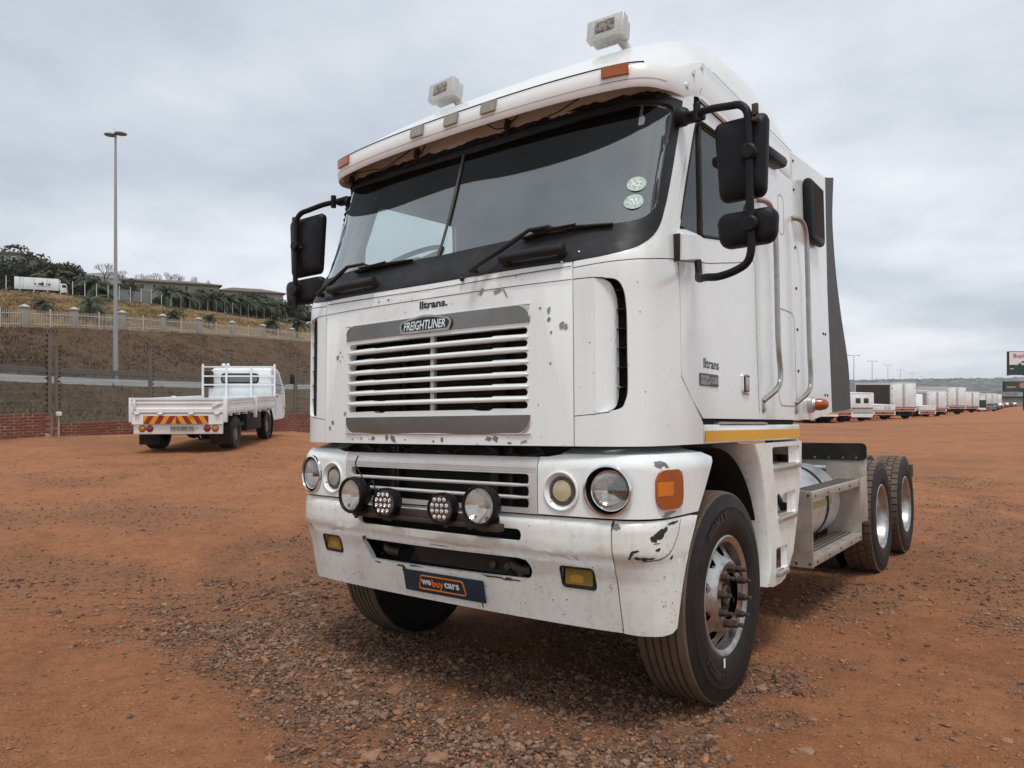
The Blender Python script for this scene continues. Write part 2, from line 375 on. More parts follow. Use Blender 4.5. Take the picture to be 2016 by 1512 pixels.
def hdl(s, z, h=0):                       # headlamp panels and lower grille: upright
    t = max(0, (z-1.19)/.06); x, y = onrow(BUM, sB, nB, s, h-.035*t*t); return (x, y, z)
def side(g):
    return lambda y, z, h=0: (g*(1.17+h), y, z)
def sf(g):                                # side map with the outline always running left to right as seen from outside
    return lambda a, z, h=0: (g*(1.17+h), g*a, z)
def flip(P, g): return [(g*a, b) for a, b in P] if g > 0 else [(g*a, b) for a, b in P][::-1]
def sY(y, z): return y-dz(z)+.948         # arc length on the cab outline of a point of its side

# front hood panel with seven slots
slots = []
zs = [1.8165, 1.759, 1.7015, 1.644, 1.588, 1.531, 1.4725]
for z in zs:
    h = .0188; p = rr(-.615, z-h, .622, z+h, .0205)
    top = [q for q in p if q[1] >= z]; bot = []
    e = .007
    for a, b in [(-.60, z-h+e*.6), (-.405, z-h+e), (-.375, z-h-.003), (-.325, z-h-.003), (-.30, z-h+e*.5), (.30, z-h+e*.5), (.345, z-h-.003), (.405, z-h-.003), (.43, z-h+e), (.60, z-h+e*.6)]: bot.append((a, b))
    right = [(.616, z-.012)]; left = [(-.609, z-.012)]
    slots.append(bot+right+top+left)
panel_top = [(x, 2.104+.008*abs(x)/.85) for x in np.linspace(.851, -.851, 9)]
patch('hood_panel', [(-.851, 1.288), (.851, 1.288)]+panel_top, cab, WHITE, TR, slots, da=.1, db=0, thick=.045)
for i, z in enumerate((zs[k]+zs[k+1])/2 for k in range(6)):
    mb = MB(); n = 40; ring = []
    for k in range(n+1):
        s = -.622+1.25*k/n; e = min(1, min(k, n-k)/2.0); r = .0028+.0092*e**.5
        ring.append([cab(s, z+r*math.sin(t), .001+.9*r*(math.cos(t)+.35)) for t in np.linspace(-2.0, 2.0, 7)])
    v = [p for q in ring for p in q]; f = [(a*7+b, (a+1)*7+b, (a+1)*7+b+1, a*7+b+1) for a in range(n) for b in range(6)]
    mb.add(v, f).build('grille_bar', WHITE, TR, angle=80)
MB().box((-.013, .10, 1.44), (.013, .125, 1.85), .003).build('grille_post', WHITE, TR)
rad_ = MB().box((-.78, .26, 1.30), (.78, .30, 2.05)).build('radiator', RADI, TR)
mb = MB()
for k in range(46): z = 1.33+.015*k; mb.box((-.76, .245, z), (.76, .262, z+.005))
mb.build('radiator_fins', RADI, rad_)
for x0, x1 in ((-.33, -.30), (.36, .39), (-.72, -.35)): MB().box((x0, .21, 1.32), (x1, .245, 2.0)).build('radiator_frame', DARK, rad_)
# seam lines of the hood
def seam(pts, fm, w=.0035, parent=TR, name='panel_seam', m=DARK, h=.0008):
    P = np.array(pts, float); d = np.gradient(P, axis=0); d /= np.linalg.norm(d, axis=1)[:, None]; n = np.stack([-d[:, 1], d[:, 0]], 1)*w/2
    mb = MB(); v = [fm(*p, h) for p in (P+n)]+[fm(*p, h) for p in (P-n)]; k = len(P)
    mb.add(v, [(k+i, k+i+1, i+1, i) for i in range(k-1)]); return mb.build(name, m, parent)
seam([(x, 2.083+.010*(abs(x)/.85)**2-.008*(1-abs(x))) for x in np.linspace(-.85, .85, 24)], cab)
seam([(x, 2.029+.002*abs(x)) for x in np.linspace(-.85, .85, 24)], cab)
# chrome trims, badge, name
def halfround(z0, z1, xa, xb, up, r=.075):
    P = [(-xa, z0), (xa, z0)]
    for k in range(9):
        t = rad(90*k/8); P.append((xb-r+r*math.cos(t), z1-(r if up else r)*0+(-(r*.75)+r*.75*math.sin(t))))
    for k in range(9):
        t = rad(90+90*k/8); P.append((-xb+r+r*math.cos(t), z1-r*.75+r*.75*math.sin(t)))
    return P
up = halfround(1.857, 1.938, .634, .634, True)
t1 = patch('chrome_trim', up, lambda a, b, h=0: cab(a, b, h+.006), CHROME, TR, da=.1, db=0, thick=.008)
lo = [(a, 1.429-(b-1.857)*1.09) for a, b in up][::-1]
patch('chrome_trim', lo, lambda a, b, h=0: cab(a, b, h+.006), CHROME, TR, da=.1, db=0, thick=.008)
for P in (up, lo):
    P = P[2:] if P is up else P[:-2]
    MB().tube([cab(a, b, .006) for a, b in smooth(P, 2)], .004, 6).build('trim_edge', BRIGHT, TR)
oval = [(-.178, 1.88)]+smooth([(-.178, 1.88), (-.176, 1.908), (-.14, 1.925), (0, 1.946), (.14, 1.925), (.176, 1.908), (.178, 1.885), (.165, 1.862), (.14, 1.857), (-.14, 1.857), (-.165, 1.862)], 4)[1:]
bd = patch('name_badge', oval, lambda a, b, h=0: cab(a, b, h+.016), RAILM, TR, da=.1, db=0, thick=.012)
inn = [(a*.93, 1.9+(b-1.9)*.74) for a, b in oval]
patch('badge_field', inn, lambda a, b, h=0: cab(a, b, h+.0172), BTXT, bd, da=.1, db=0, thick=.002)
lettering('badge_lettering', 'FREIGHTLINER', lambda a, b, h=0: cab(a, b+.02*(1-(a/.15)**2)*(b-1.88)/.05*.35, .0195), BRIGHT, bd, 0, 1.893, .056, .290, shear=.25, bold=.001)
lettering('company_name', 'lltrans.', lambda a, b, h=0: cab(a, b, .0015), BTXT, TR, .05, 1.999, .052, .192, bold=.0018)
# inner dark shell behind the seams and slots
patch('inner_bulkhead', [(-1.3, 1.30), (1.3, 1.30), (1.3, 2.06), (-1.3, 2.06)], lambda a, b, h=0: cab(a, b, h-.30 if abs(a) < .8 else h-.1), DARK, TR, da=.1, db=.4, thick=.005)

# corner panels, with crescent intake openings
for g in (1, -1):
    cres = smooth([(.955, 2.029), (1.049, 2.017), (1.082, 1.98), (1.094, 1.927), (1.099, 1.84), (1.099, 1.70), (1.099, 1.54), (1.087, 1.483), (1.06, 1.45), (.955, 1.433)], 4)+[(.953, 1.5), (.953, 1.7), (.953, 1.95)]
    bot = [(.857, 1.288)]+[(s, 1.288) for s in np.linspace(.95, 1.70, 9)]+[(1.728, 1.288), (1.728, 1.392), (1.60, 1.50), (1.481, 1.602), (1.481, 1.85), (1.481, 2.06)]
    topc = [(1.44, 2.146), (1.419, 2.144), (1.30, 2.124), (1.211, 2.109), (1.087, 2.096), (.975, 2.089), (.857, 2.080)]
    cp = patch('corner_panel', flip(bot+topc, g), cab, WHITE, TR, [flip(cres, g)], da=.035, db=.2, thick=.02)
    edge_ = smooth([(1.0, 1.440), (1.03, 1.452), (1.05, 1.48), (1.060, 1.54), (1.061, 1.725), (1.058, 1.906), (1.043, 1.968), (1.02, 2.008), (.99, 2.024)], 3)
    patch('intake_flap', flip([(.9535, 1.4345)]+edge_+[(.9535, 2.0275)], g), lambda a, b, h=0: cab(a, b, h-.052*max(0, (abs(a)-.955)/.1)**1.3), WHITE, cp, da=.02, db=.1, thick=.008)
    patch('intake_liner', flip([(.95, 1.40), (1.14, 1.40), (1.14, 2.06), (.95, 2.06)], g), lambda a, b, h=0: cab(a, b, h-.085), DARK, cp, da=.03, db=0, thick=.004)
    mb = MB()
    for z in (1.97, 1.885, 1.80, 1.715, 1.63, 1.545): mb.add([cab(g*1.05, z, -.012), cab(g*1.102, z+.004, -.012), cab(g*1.102, z+.004, -.08), cab(g*1.05, z, -.08), cab(g*1.05, z-.003, -.012), cab(g*1.102, z+.001, -.012)], [(0, 1, 2, 3), (0, 4, 5, 1)])
    mb.build('intake_fins', TRIM, cp)
    seam(flip([(.857, 2.031), (.94, 2.031), (1.0, 2.026)], g), cab, parent=cp); seam(flip([(.857, 1.421), (.95, 1.428), (1.02, 1.437)], g), cab, parent=cp)
    # windscreen pillar: between the black surround, the corner panel and the door
    outer = [(.857, 2.113), (1.014, 2.127), (1.122, 2.157), (1.182, 2.207), (1.223, 2.283), (1.236, 2.372), (1.242, 2.45), (1.252, 2.67), (1.258, 2.83), (1.262, 2.96)]
    low = [(.857, 2.085), (.975, 2.094), (1.087, 2.101), (1.211, 2.114), (1.30, 2.129), (1.419, 2.150), (sY(.525, 2.17), 2.17)]
    edge = [(sY(y, z), z) for y, z in ((.505, 2.28), (.55, 2.45), (.625, 2.65), (.70, 2.83), (.735, 2.92), (.75, 3.03))]
    patch('windscreen_pillar', flip(low+edge+[(1.262, 3.03)]+smooth(outer, 3)[::-1], g), cab, WHITE, TR, da=.04, db=.06, thick=.03)
patch('header_panel', [(-1.26, 2.95), (-1.1, 2.952), (-.95, 2.949), (-.7, 2.938), (-.4, 2.928), (0, 2.920), (.4, 2.928), (.7, 2.938), (.95, 2.949), (1.1, 2.952), (1.26, 2.95), (1.26, 3.12), (-1.26, 3.12)], cab, WHITE, TR, da=.05, db=.1, thick=.02)

# black windscreen surround, glass, divider
half = [(0, 2.108), (.3, 2.109), (.6, 2.111), (.855, 2.114)]+smooth([(.857, 2.115), (1.014, 2.129), (1.122, 2.159), (1.182, 2.209), (1.221, 2.285), (1.233, 2.372), (1.239, 2.45), (1.249, 2.67), (1.255, 2.83), (1.258, 2.945)], 4)+[(1.1, 2.948), (.95, 2.945), (.7, 2.934), (.4, 2.924), (.0, 2.916)]
surr = half+[(-a, b) for a, b in half[::-1]][1:-1]
gh = [(0, 2.268), (.45, 2.280), (.67, 2.294), (.975, 2.284)]+smooth([(1.06, 2.29), (1.122, 2.308), (1.166, 2.35), (1.188, 2.415), (1.19, 2.571), (1.195, 2.735), (1.203, 2.86), (1.195, 2.893), (1.17, 2.905)], 4)+[(1.02, 2.912), (.88, 2.905), (.6, 2.88), (.3, 2.868), (0, 2.866)]
gfull = gh+[(-a, b) for a, b in gh[::-1]][1:-1]
patch('windscreen_surround', surr, lambda a, b, h=0: cab(a, b, h+.003), TRIM, TR, [gfull], da=.06, db=.05, thick=.03)
for g in (1, -1):
    P = [(max(a, .012), b) for a, b in gh]
    pane = patch('windscreen_pane', flip(P, g), lambda a, b, h=0: cab(a, b, h-.008), GLASS, TR, da=.08, db=.08, thick=0)
MB().tube([cab(0, z, .0) for z in np.linspace(2.262, 2.87, 12)], .008, 8).build('windscreen_divider', mat('divider_rubber', (.05, .047, .045), .6), TR)
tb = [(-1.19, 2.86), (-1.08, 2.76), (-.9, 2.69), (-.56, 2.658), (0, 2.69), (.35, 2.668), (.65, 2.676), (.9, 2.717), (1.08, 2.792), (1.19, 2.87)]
patch('visor_reflection_band', smooth(tb, 4)+[(1.185, 2.885), (1.0, 2.905), (.6, 2.875), (0, 2.862), (-.6, 2.875), (-1.0, 2.905), (-1.185, 2.885)], lambda a, b, h=0: cab(a, b, h-.004), STRIP, TR, da=.1, db=.06, thick=0)  # added dark film: puts the visor's dark reflection into the glass colour
for z in (2.484, 2.393):
    st = patch('licence_disc', circ(1.07, z, .046, 28, .037), lambda a, b, h=0: cab(a, b, h-.004), STICK, TR, da=.03, db=0, thick=.001)
    patch('disc_print', rr(1.048, z-.016, 1.092, z+.016, .004), lambda a, b, h=0: cab(a, b, h-.0032), mat('disc_print', (.72, .80, .77), .5, n=(110, (.2, .3, .27), .9, .45, .55)), st, da=.03, db=0, thick=.0005)
# ragged sealant at the windscreen head
mb = MB()
for k in range(150):
    s = random.uniform(-1.15, 1.15); z = 2.922+.024*min(1, abs(s)/.95)**2+random.gauss(0, .007); w = random.uniform(.02, .09); hh = random.uniform(.004, .012)
    mb.add([cab(s-w, z, .0105), cab(s, z-hh, .012), cab(s+w, z+random.uniform(-.004, .004), .0105), cab(s+w*.3, z+hh*1.6, .0105)], [(0, 1, 2, 3)])
tag(mb.build('sealant_rags', TRIM, TR, smooth=False), kind='stuff')
# wiring under the visor
for A in ([(-.95, 2.99), (-.78, 2.965), (-.66, 2.94), (-.55, 2.965), (-.43, 3.0)], [(.16, 3.0), (.23, 2.955), (.30, 2.952), (.36, 3.0)], [(.72, 3.0), (.62, 2.955), (.55, 2.94)], [(-.36, 3.0), (-.33, 2.95), (-.30, 3.0)]):
    MB().tube([cab(a, b, .03) for a, b in smooth(A, 6)], .0035, 5).build('loose_wire', TRIM, TR)
for s in (-.36, .30, -1.02): MB().lathe([(0, .05), (.016, .05), (.018, 0), (0, 0)], cab(s, 2.985, .03), (0, -.3, -1), 10).build('visor_bracket', STEEL, TR)
# grab handles on the black cowl, wipers
for pts in (((.482, 2.135), (.50, 2.168), (.795, 2.172), (.815, 2.142)), ((-.80, 2.142), (-.78, 2.172), (-.40, 2.170), (-.38, 2.135))):
    (a0, b0), (a1, b1), (a2, b2), (a3, b3) = pts
    hb = MB().tube([cab(a1-.02, b1, .045), cab((a1+a2)/2, (b1+b2)/2, .05), cab(a2+.02, b2, .045)], .023, 12).build('grab_handle', TRIM, TR)
    for a, b in ((a1, b1), (a2, b2)):
        MB().tube([cab(a, b-.022, -.005), cab(a, b-.012, .02), cab(a, b, .045)], [.026, .022, .022], 10).sphere(cab(a, b, .046), .024, 10, 7).build('handle_foot', TRIM, hb)
def wiper(piv, elbow, tip, b0, b1, b2):
    w = MB().tube([cab(*piv, .02), cab(*piv, .06)], .016, 10).tube([cab(*p, .062) for p in smooth([piv, elbow], 4)]+[cab(*tip, .045)], [.013]*4+[.010, .009], 8).build('wiper', TRIM, TR)
    q = MB().tube([cab(*b0, .024), cab(*b1, .034), cab(*b2, .022)], [.006, .011, .005], 6)
    q.add([cab(b0[0], b0[1]-.006, .004), cab(b2[0], b2[1]-.006, .004), cab(b2[0], b2[1]+.006, .024), cab(b0[0], b0[1]+.006, .024)], [(0, 1, 2, 3)]); q.build('wiper_blade', RUBBER, w)
    MB().tube([cab(*tip, .045), cab(*b1, .036)], .007, 6).tube([cab(b0[0]*.65+b1[0]*.35, b0[1]*.65+b1[1]*.35+.012, .04), cab(*b1, .045), cab(b2[0]*.4+b1[0]*.6, b2[1]*.4+b1[1]*.6+.01, .04)], .005, 6).build('wiper_yoke', TRIM, w)
wiper((.336, 2.124), (.60, 2.297), (.70, 2.305), (.545, 2.272), (.72, 2.292), (1.0, 2.280))
wiper((-.886, 2.155), (-.69, 2.30), (-.56, 2.300), (-.655, 2.268), (-.50, 2.278), (-.175, 2.270))
MB().sphere(cab(.245, 2.10, .01), .012, 8, 6).tube([cab(.245, 2.10, .012), cab(.29, 2.105, .02), cab(.336, 2.12, .02)], .003, 5).build('washer_jet', TRIM, TR)
for p in ((.875, 2.155), (.80, 2.115)): MB().sphere(cab(*p, .004), .007, 8, 6).build('rivet', BRIGHT, TR)

# roof cap with sun visor lip: rings along the outline, closed over the middle
def ztop(y): return float(np.interp(y, [.25, 1.15, 1.5, 1.9, 2.2, 2.40], [3.56, 3.57, 3.63, 3.66, 3.63, 3.52]))
def roofmap():
    S = np.concatenate([np.linspace(0, .95, 20)[:-1], np.linspace(.95, 1.62, 26)[:-1], np.linspace(1.62, 3.02, 20), [3.06, 3.09, 3.11]])
    prof = []
    for s in S:
        x, y = onrow(CAB, sC, nC, s, 0); y += .197; y = min(y, 2.40)
        f = min(1, max(0, (y-.42)/.50)); f = f*f*(3-2*f)
        zb0 = float(np.interp(y, [.25, .45, .63, .80, 1.0], [2.955, 2.948, 2.972, 3.035, 3.04]))
        zb1 = 3.062+f*.178; p = 1.45+f*12.5
        zt = float(np.interp(y, [.25, 1.15, 1.5, 1.9, 2.2, 2.40], [3.56, 3.56, 3.63, 3.66, 3.63, 3.52]))
        if y > 2.25: zt = zb1+(zt-zb1)*math.sqrt(max(.0, 1-((y-2.25)/.155)**2))
        nx, ny = np.interp(min(s, sC[-1]), sC, nC[:, 0]), np.interp(min(s, sC[-1]), sC, nC[:, 1])
        col = []
        inn = .16*(1-f)
        for off, z in ((-inn*.25-.004, zb0+.10*(1-f)), (-.03*(1-f)-.004, zb0+.012), (-.006, zb0), (0, zb0+.012), (.004*(1-f), zb0+.05), (.003, zb1-.006), (-.004, zb1)):
            col.append((x+nx*off, y+ny*off, z))
        bx, by, _ = col[-1]; sy = max(by, 1.15)
        for t in (.006, .014, .025, .04, .06, .085, .12, .17, .24, .33, .45, .58, .72, .86, 1):
            X = bx*(1-t); Y = by+(sy-by)*t
            fb = min(1, max(0, (Y-.42)/.50)); fb = fb*fb*(3-2*fb); zb = 3.062+fb*.178 if Y > by+.02 else zb1
            i = min(abs(X), 1.165); yf = float(np.interp(i, CAB[:, 0]+np.arange(len(CAB))*1e-9, CAB[:, 1]))+.197
            tt = min(1, max(0, (Y-yf)/.93)); zt_ = 3.062+(ztop(Y)-3.062)*(1-(1-tt)**1.5)
            if Y > 2.25: zt_ = zb+(zt_-zb)*math.sqrt(max(0, 1-((Y-2.25)/.155)**2))
            ks = 1-(abs(X)/1.166)**13 if abs(X) < 1.166 else 0
            zbb = min(zb, zt_+1) if fb > 0 else zb1
            col.append((X, Y, max(zb1 if t < .03 else 0, zb+(max(zt_, zb)-zb)*ks) if fb > 0 else zb1+(zt_-zb1)*max(ks, 0)))
        prof.append(col)
    return prof
RP = roofmap(); mb = MB(); m = len(RP[0])
full = [[(-p[0], p[1], p[2]) for p in c] for c in RP[:0:-1]]+RP
v = [p for c in full for p in c]; nf = len(full)
mb.add(v, [(i*m+k, (i+1)*m+k, (i+1)*m+k+1, i*m+k+1) for i in range(nf-1) for k in range(m-1)])
last = RP[-1]; b = len(mb.v); mb.add([p for p in last]+[(-p[0], p[1], p[2]) for p in last], [(k, k+1, m+k+1, m+k) for k in range(m-1)])
roof = mb.build('roof_cap', ROOFW, TR, angle=80)
seam([(s, 3.064) for s in np.linspace(-1.10, 1.10, 60)], lambda a, b, h=0: vis(a, b, h+.004), .008, roof, 'visor_groove')
seam([(s, 2.988) for s in np.linspace(-1.22, 1.22, 60)], lambda a, b, h=0: vis(a, b, h+.0035), .003, roof, 'visor_fold', mat('seam_grey', (.25, .24, .22), .6))
for s in (-.257, 0, .257):
    patch('marker_lamp', [(s-.052, 3.004), (s+.042, 3.004), (s+.052, 3.056), (s-.042, 3.056)], lambda a, b, h=0: vis(a, b, h+.020), GREYL, TR, da=0, db=0, thick=.017)
for s in (-.966, .966):
    patch('marker_lamp', [(s-.065, 3.010), (s+.065, 3.010), (s+.065, 3.062), (s-.065, 3.062)], lambda a, b, h=0: vis(a, b, h+.018), AMBER, TR, da=.03, db=0, thick=.015)
for y, z in ((.849, 3.208), (.737, 3.132), (.659, 3.037)):
    for g in (1, -1): MB().lathe([(.017, 0), (.017, .006), (.010, .010), (0, .011)], (g*1.172, y, z), (g, 0, 0), 12).build('bolt', BRIGHT, roof)
for g in (1, -1):
    seam([(g*.816, 3.05), (g*.88, 3.15), (g*.955, 3.245)], sf(g), .004, roof)
    seam([(g*y, 3.238) for y in np.linspace(1.0, 2.40, 8)], sf(g), .005, roof)
    MB().box((g*1.172, .80, 3.012), (g*1.190, 2.05, 3.030), .004).build('rain_gutter', WHITE, roof)
# roof work lamps
for g, dzz in ((1, 0), (-1, 0)):
    c = Vector((g*.618, .87, 3.597)); a = MB()
    rt = Matrix.Rotation(rad(-9), 3, 'X') @ Matrix.Rotation(rad(g*3), 3, 'Z')
    a.box(c+Vector((-.105, -.005, -.055)), c+Vector((.105, .075, .055)), .012, rt, c)
    a.box(c+Vector((-.115, -.04, -.062)), c+Vector((.115, .02, .062)), .010, rt, c)
    w = a.build('work_lamp', LAMPP, TR)
    MB().box(c+Vector((-.06, -.046, -.034)), c+Vector((.06, -.036, .036)), .004, rt, c).build('lamp_lens', mat('dirty_lens', (.30, .26, .22), .3, n=(55, (.07, .055, .045), .9, .42, .55), coat=.5), w)
    MB().tube([c+Vector((.05, .06, -.05)), c+Vector((.075, .08, -.095)), c+Vector((.09, .10, -.17))], [.026, .024, .02], 10).build('lamp_stalk', LAMPP, w)

# cab sides: doors, rear side, extender
for g in (1, -1):
    S = sf(g); fl = lambda P: flip(P, g)
    win = smooth([(.548, 2.31), (.60, 2.46), (.69, 2.70), (.755, 2.865), (.80, 2.905), (.86, 2.915)], 3)+[(1.50, 2.945)]+smooth([(1.55, 2.94), (1.575, 2.90), (1.58, 2.47), (1.56, 2.43)], 3)+[(1.2, 2.38), (.83, 2.325)]
    dpoly = [(.79, 1.412), (1.618, 1.412), (1.618, 2.2), (1.63, 2.99), (1.60, 3.005), (.80, 3.005), (.742, 2.93), (.708, 2.83), (.632, 2.65), (.558, 2.45), (.512, 2.28), (.532, 2.17), (.540, 2.06), (.540, 1.61), (.66, 1.50)]
    door = patch('door', fl(dpoly), S, WHITE, TR, [fl(win)], da=.3, db=.3, thick=.03)
    patch('door_trim', fl(dpoly), lambda a, b, h=0: S(a, b, h-.032), INTER, door, [fl(win)], da=0, db=0, thick=.02)
    patch('window_pane', fl(win), lambda a, b, h=0: S(a, b, h-.016), SIDEG, door, da=0, db=0, thick=0)
    wc = [S(a, b, -.006) for a, b in fl(win)]
    MB().tube(wc, .011, 6, closed=True).build('window_seal', RUBBER, door)
    if g > 0: MB().box((g*1.148, .812, 2.325), (g*1.166, .842, 2.912), .004).build('window_bar', RUBBER, door)
    seam(fl([(.545, 2.148), (.9, 2.20), (1.3, 2.275), (1.575, 2.335), (1.595, 2.325), (1.60, 2.25), (1.60, 1.8), (1.615, 1.45)]), S, .004, door)
    # door handle: recess with chrome frame
    hp = rr(1.335, 1.555, 1.435, 1.655, .012, 4)
    fr = MB().tube([S(a, b, .004) for a, b in fl(hp)], .008, 6, closed=True).build('handle_frame', BRIGHT, door)
    patch('handle_cup', fl(hp), lambda a, b, h=0: S(a, b, h+.0015), BTXT, fr, da=0, db=0, thick=.001)
    MB().box((g*1.172, 1.375, 1.565), (g*1.184, 1.425, 1.645), .004).build('handle_flap', ALU, fr)
    rs = [(1.626, 1.412), (2.406, 1.412), (2.406, 3.03), (1.638, 3.03), (1.626, 2.2)]
    rsp = patch('rear_side_panel', fl(rs), S, WHITE, TR, da=.4, db=.4, thick=.03)
    def groove(P, w=.006):
        seam(fl(P+[P[0]]), S, w, rsp, 'pressed_outline', mat('groove_grey', (.30, .29, .27), .6))
    groove(rr(2.07, 2.61, 2.185, 2.865, .045, 5)); groove(rr(1.995, 1.50, 2.365, 2.118, .07, 6), .008)
    patch('sill_gap', fl([(.60, 1.30), (2.40, 1.30), (2.40, 1.42), (.60, 1.42)]), lambda a, b, h=0: S(a, b, h-.035), DARK, TR, da=0, db=0, thick=.01)
    # chrome grab rails
    def rail(ytop, ztop, yb, zb, bow):
        P = [(ytop, ztop, 0), (ytop+.05, ztop-.02, .05), (ytop+.11, ztop-.10, .06), (ytop+.125+bow, ztop-.28, .06), (ytop+.12+bow, zb+.4, .06), (yb+.15, zb+.17, .06), (yb+.08, zb+.09, .055), (yb, zb+.02, 0)]
        r_ = MB().tube([(g*(1.172+h), y, z) for y, z, h in smooth(P, 5)], .016, 10).build('grab_rail', RAILM, TR)
        MB().box((g*1.170, yb-.015, zb-.05), (g*1.178, yb+.015, zb+.03), .003).lathe([(.010, 0), (.010, .008), (0, .010)], (g*1.178, yb, zb-.03), (g, 0, 0), 8).build('rail_foot', RAILM, r_)
    rail(1.66, 2.72, 1.68, 1.50, .02); rail(2.36, 2.77, 2.34, 1.50, .0)
    ext = patch('side_extender', fl([(2.412, 1.415), (2.75, 1.415), (3.30, 1.475), (3.262, 2.4), (3.275, 2.9), (3.295, 3.30), (2.412, 3.235)]), S, WHITE, TR, da=.4, db=.4, thick=.025)
    patch('extender_flap', fl([(3.305, 1.475), (3.92, 1.508)]+smooth([(3.92, 1.508), (3.885, 1.873), (3.70, 2.235), (3.563, 2.565), (3.495, 2.902), (3.50, 3.1), (3.567, 3.376)], 4)[1:]+[(3.30, 3.305), (3.28, 2.9), (3.267, 2.4)]), S, GREYF, ext, da=.3, db=.3, thick=.012)
    for z in (3.18, 2.98, 2.78, 2.58, 2.30, 2.02, 1.74): MB().lathe([(.010, 0), (.010, .005), (0, .008)], (g*1.171, 2.425, z), (g, 0, 0), 8).build('bolt', STEEL, ext)
    for y, z in ((3.10, 2.06), (3.16, 2.06), (3.10, 1.60), (3.17, 1.60), (3.06, 3.1), (3.17, 3.12)): MB().lathe([(.010, 0), (.010, .004), (0, .007)], (g*1.171, y, z), (g, 0, 0), 8).build('rivet', STEEL, ext)
    # black side grille
    vg = MB().box((g*1.171, 2.63, 2.68), (g*1.235, 2.99, 3.12), .03).build('vent_housing', MIRP, ext)
    mb = MB()
    for k in range(26): mb.tube([(g*1.2375, 2.70, 2.74+k*.0135), (g*1.2375, 2.945, 2.755+k*.0135)], .0022, 4)
    for k in range(14): mb.tube([(g*1.2375, 2.70+k*.019, 2.73), (g*1.2375, 2.70+k*.019, 3.09)], .0016, 4)
    mb.build('vent_mesh', mat('vent_mesh', (.06, .05, .045), .5), vg)
    al = MB().lathe([(.058, 0), (.058, .03), (.045, .034), (.04, .05)], (g*1.17, 2.66, 1.52), (g, 0, 0), 20).build('marker_base', ALU, ext)
    MB().lathe([(.042, .03), (.043, .075), (.034, .11), (.018, .125), (0, .128)], (g*1.17, 2.66, 1.52), (g, .25, 0), 20).build('marker_lens', AMBER, al)
    # sill with tread plate and reflective strips
    sl = MB().box((g*.95, .80, 1.285), (g*1.172, 2.425, 1.382), .012).build('side_sill', WHITE, TR)
    MB().box((g*1.03, 1.00, 1.383), (g*1.176, 1.75, 1.392), .003).build('sill_tread', ALU, sl)
    mb = MB()
    for a in range(38):
        for b in range(5): mb.box((g*(1.04+.027*b), 1.012+.0194*a, 1.390), (g*(1.055+.027*b), 1.022+.0194*a, 1.397))
    mb.build('tread_studs', ALU, sl)
    for y0, y1 in ((.80, 1.70), (1.708, 2.41)): MB().box((g*1.1722, y0, 1.297), (g*1.1745, y1, 1.352)).build('reflective_strip', REFL, sl)
MB().box((-1.13, 2.37, 1.42), (1.13, 2.40, 3.24), .01).build('cab_rear_wall', WHITE, TR)
lettering('company_name', 'lltrans', lambda a, b, h=0: (1.1715, a, b), BTXT, TR, .90, 1.686, .07, .20, bold=.001)
bdg = patch('series_badge', rr(.745, 1.572, .985, 1.634, .012, 4), lambda a, b, h=0: (1.17+h+.004, a, b), mat('badge_dark', (.03, .03, .032), .35), TR, da=0, db=0, thick=.005)
for s_, a_, b_, h_, w_ in (('DETROIT DIESEL', .806, 1.617, .018, .105), ('SERIES 60', .806, 1.589, .027, .110), ('530', .938, 1.603, .046, .078), ('3', .876, 1.603, .04, .018)):
    lettering('badge_print', s_, lambda a, b, h=0: (1.1752, a, b), GTXT, bdg, a_, b_, h_, w_, bold=.0008)
MB().box((1.1742, .755, 1.6035), (1.1752, .86, 1.6055)).build('badge_line', GTXT, bdg)
# ------------------------------------------------------------------ truck: lower front
def ringlathe(name, prof, c, ax, m, parent, n=36, angle=30): return MB().lathe(prof, c, ax, n).build(name, m, parent, angle=angle)
HGLASS = glass('headlamp_glass', (.88, .88, .86), 1.6, .06, (.5, .48, .45), .04)
# lower grille panel of brushed aluminium colour
WALU = mat('worn_grille_paint', (.62, .61, .59), .38, metal=.25, n=(4, (.48, .45, .41), .6, .42, .7), streak=(20, (.4, .36, .31), .3), spots=(60, (.14, .12, .1), .2, .7), rvar=.12)
lg = [rr(-.61, z0, .61, z1, .015, 4) for z0, z1 in ((1.112, 1.158), (1.056, 1.100), (1.002, 1.044))]
lgp = patch('lower_grille', [(-.655, .978), (.655, .978), (.655, 1.236), (-.655, 1.236)], hdl, WALU, TR, lg, da=.1, db=.05, thick=.03)
for z in (1.106, 1.050):
    mb = MB(); n = 32; ring = []
    for k in range(n+1):
        s = -.615+1.23*k/n; r = .003+.006*min(1, min(k, n-k)/2)
        ring.append([hdl(s, z+r*math.sin(t), .001+.9*r*(math.cos(t)+.35)) for t in np.linspace(-2, 2, 7)])
    mb.add([p for q in ring for p in q], [(a*7+b, (a+1)*7+b, (a+1)*7+b+1, a*7+b+1) for a in range(n) for b in range(6)]).build('grille_bar', WALU, lgp, angle=80)
for z in (1.168, 1.178, 1.186): seam([(s, z) for s in np.linspace(-.65, .65, 14)], hdl, .0025, lgp, 'pressed_line', mat('line_grey', (.4, .39, .37), .5))
MB().box((-.80, .24, .98), (.80, .27, 1.28)).build('lower_bulkhead', DARK, TR)
for x, w in ((-.40, .03), (-.36, .02), (.30, .05), (.42, .02)): MB().box((x, .20, 1.0), (x+w, .225, 1.27)).build('grille_strut', STEEL, TR)
mb = MB()
for k in range(9): x = -.6+.15*k; mb.tube([(x, .18, 1.275), (x+random.uniform(-.1, .1), .17, 1.25), (x+random.uniform(-.15, .15), .19, 1.22)], .008, 6)
tag(mb.build('hose_bundle', STEEL, TR), kind='stuff')
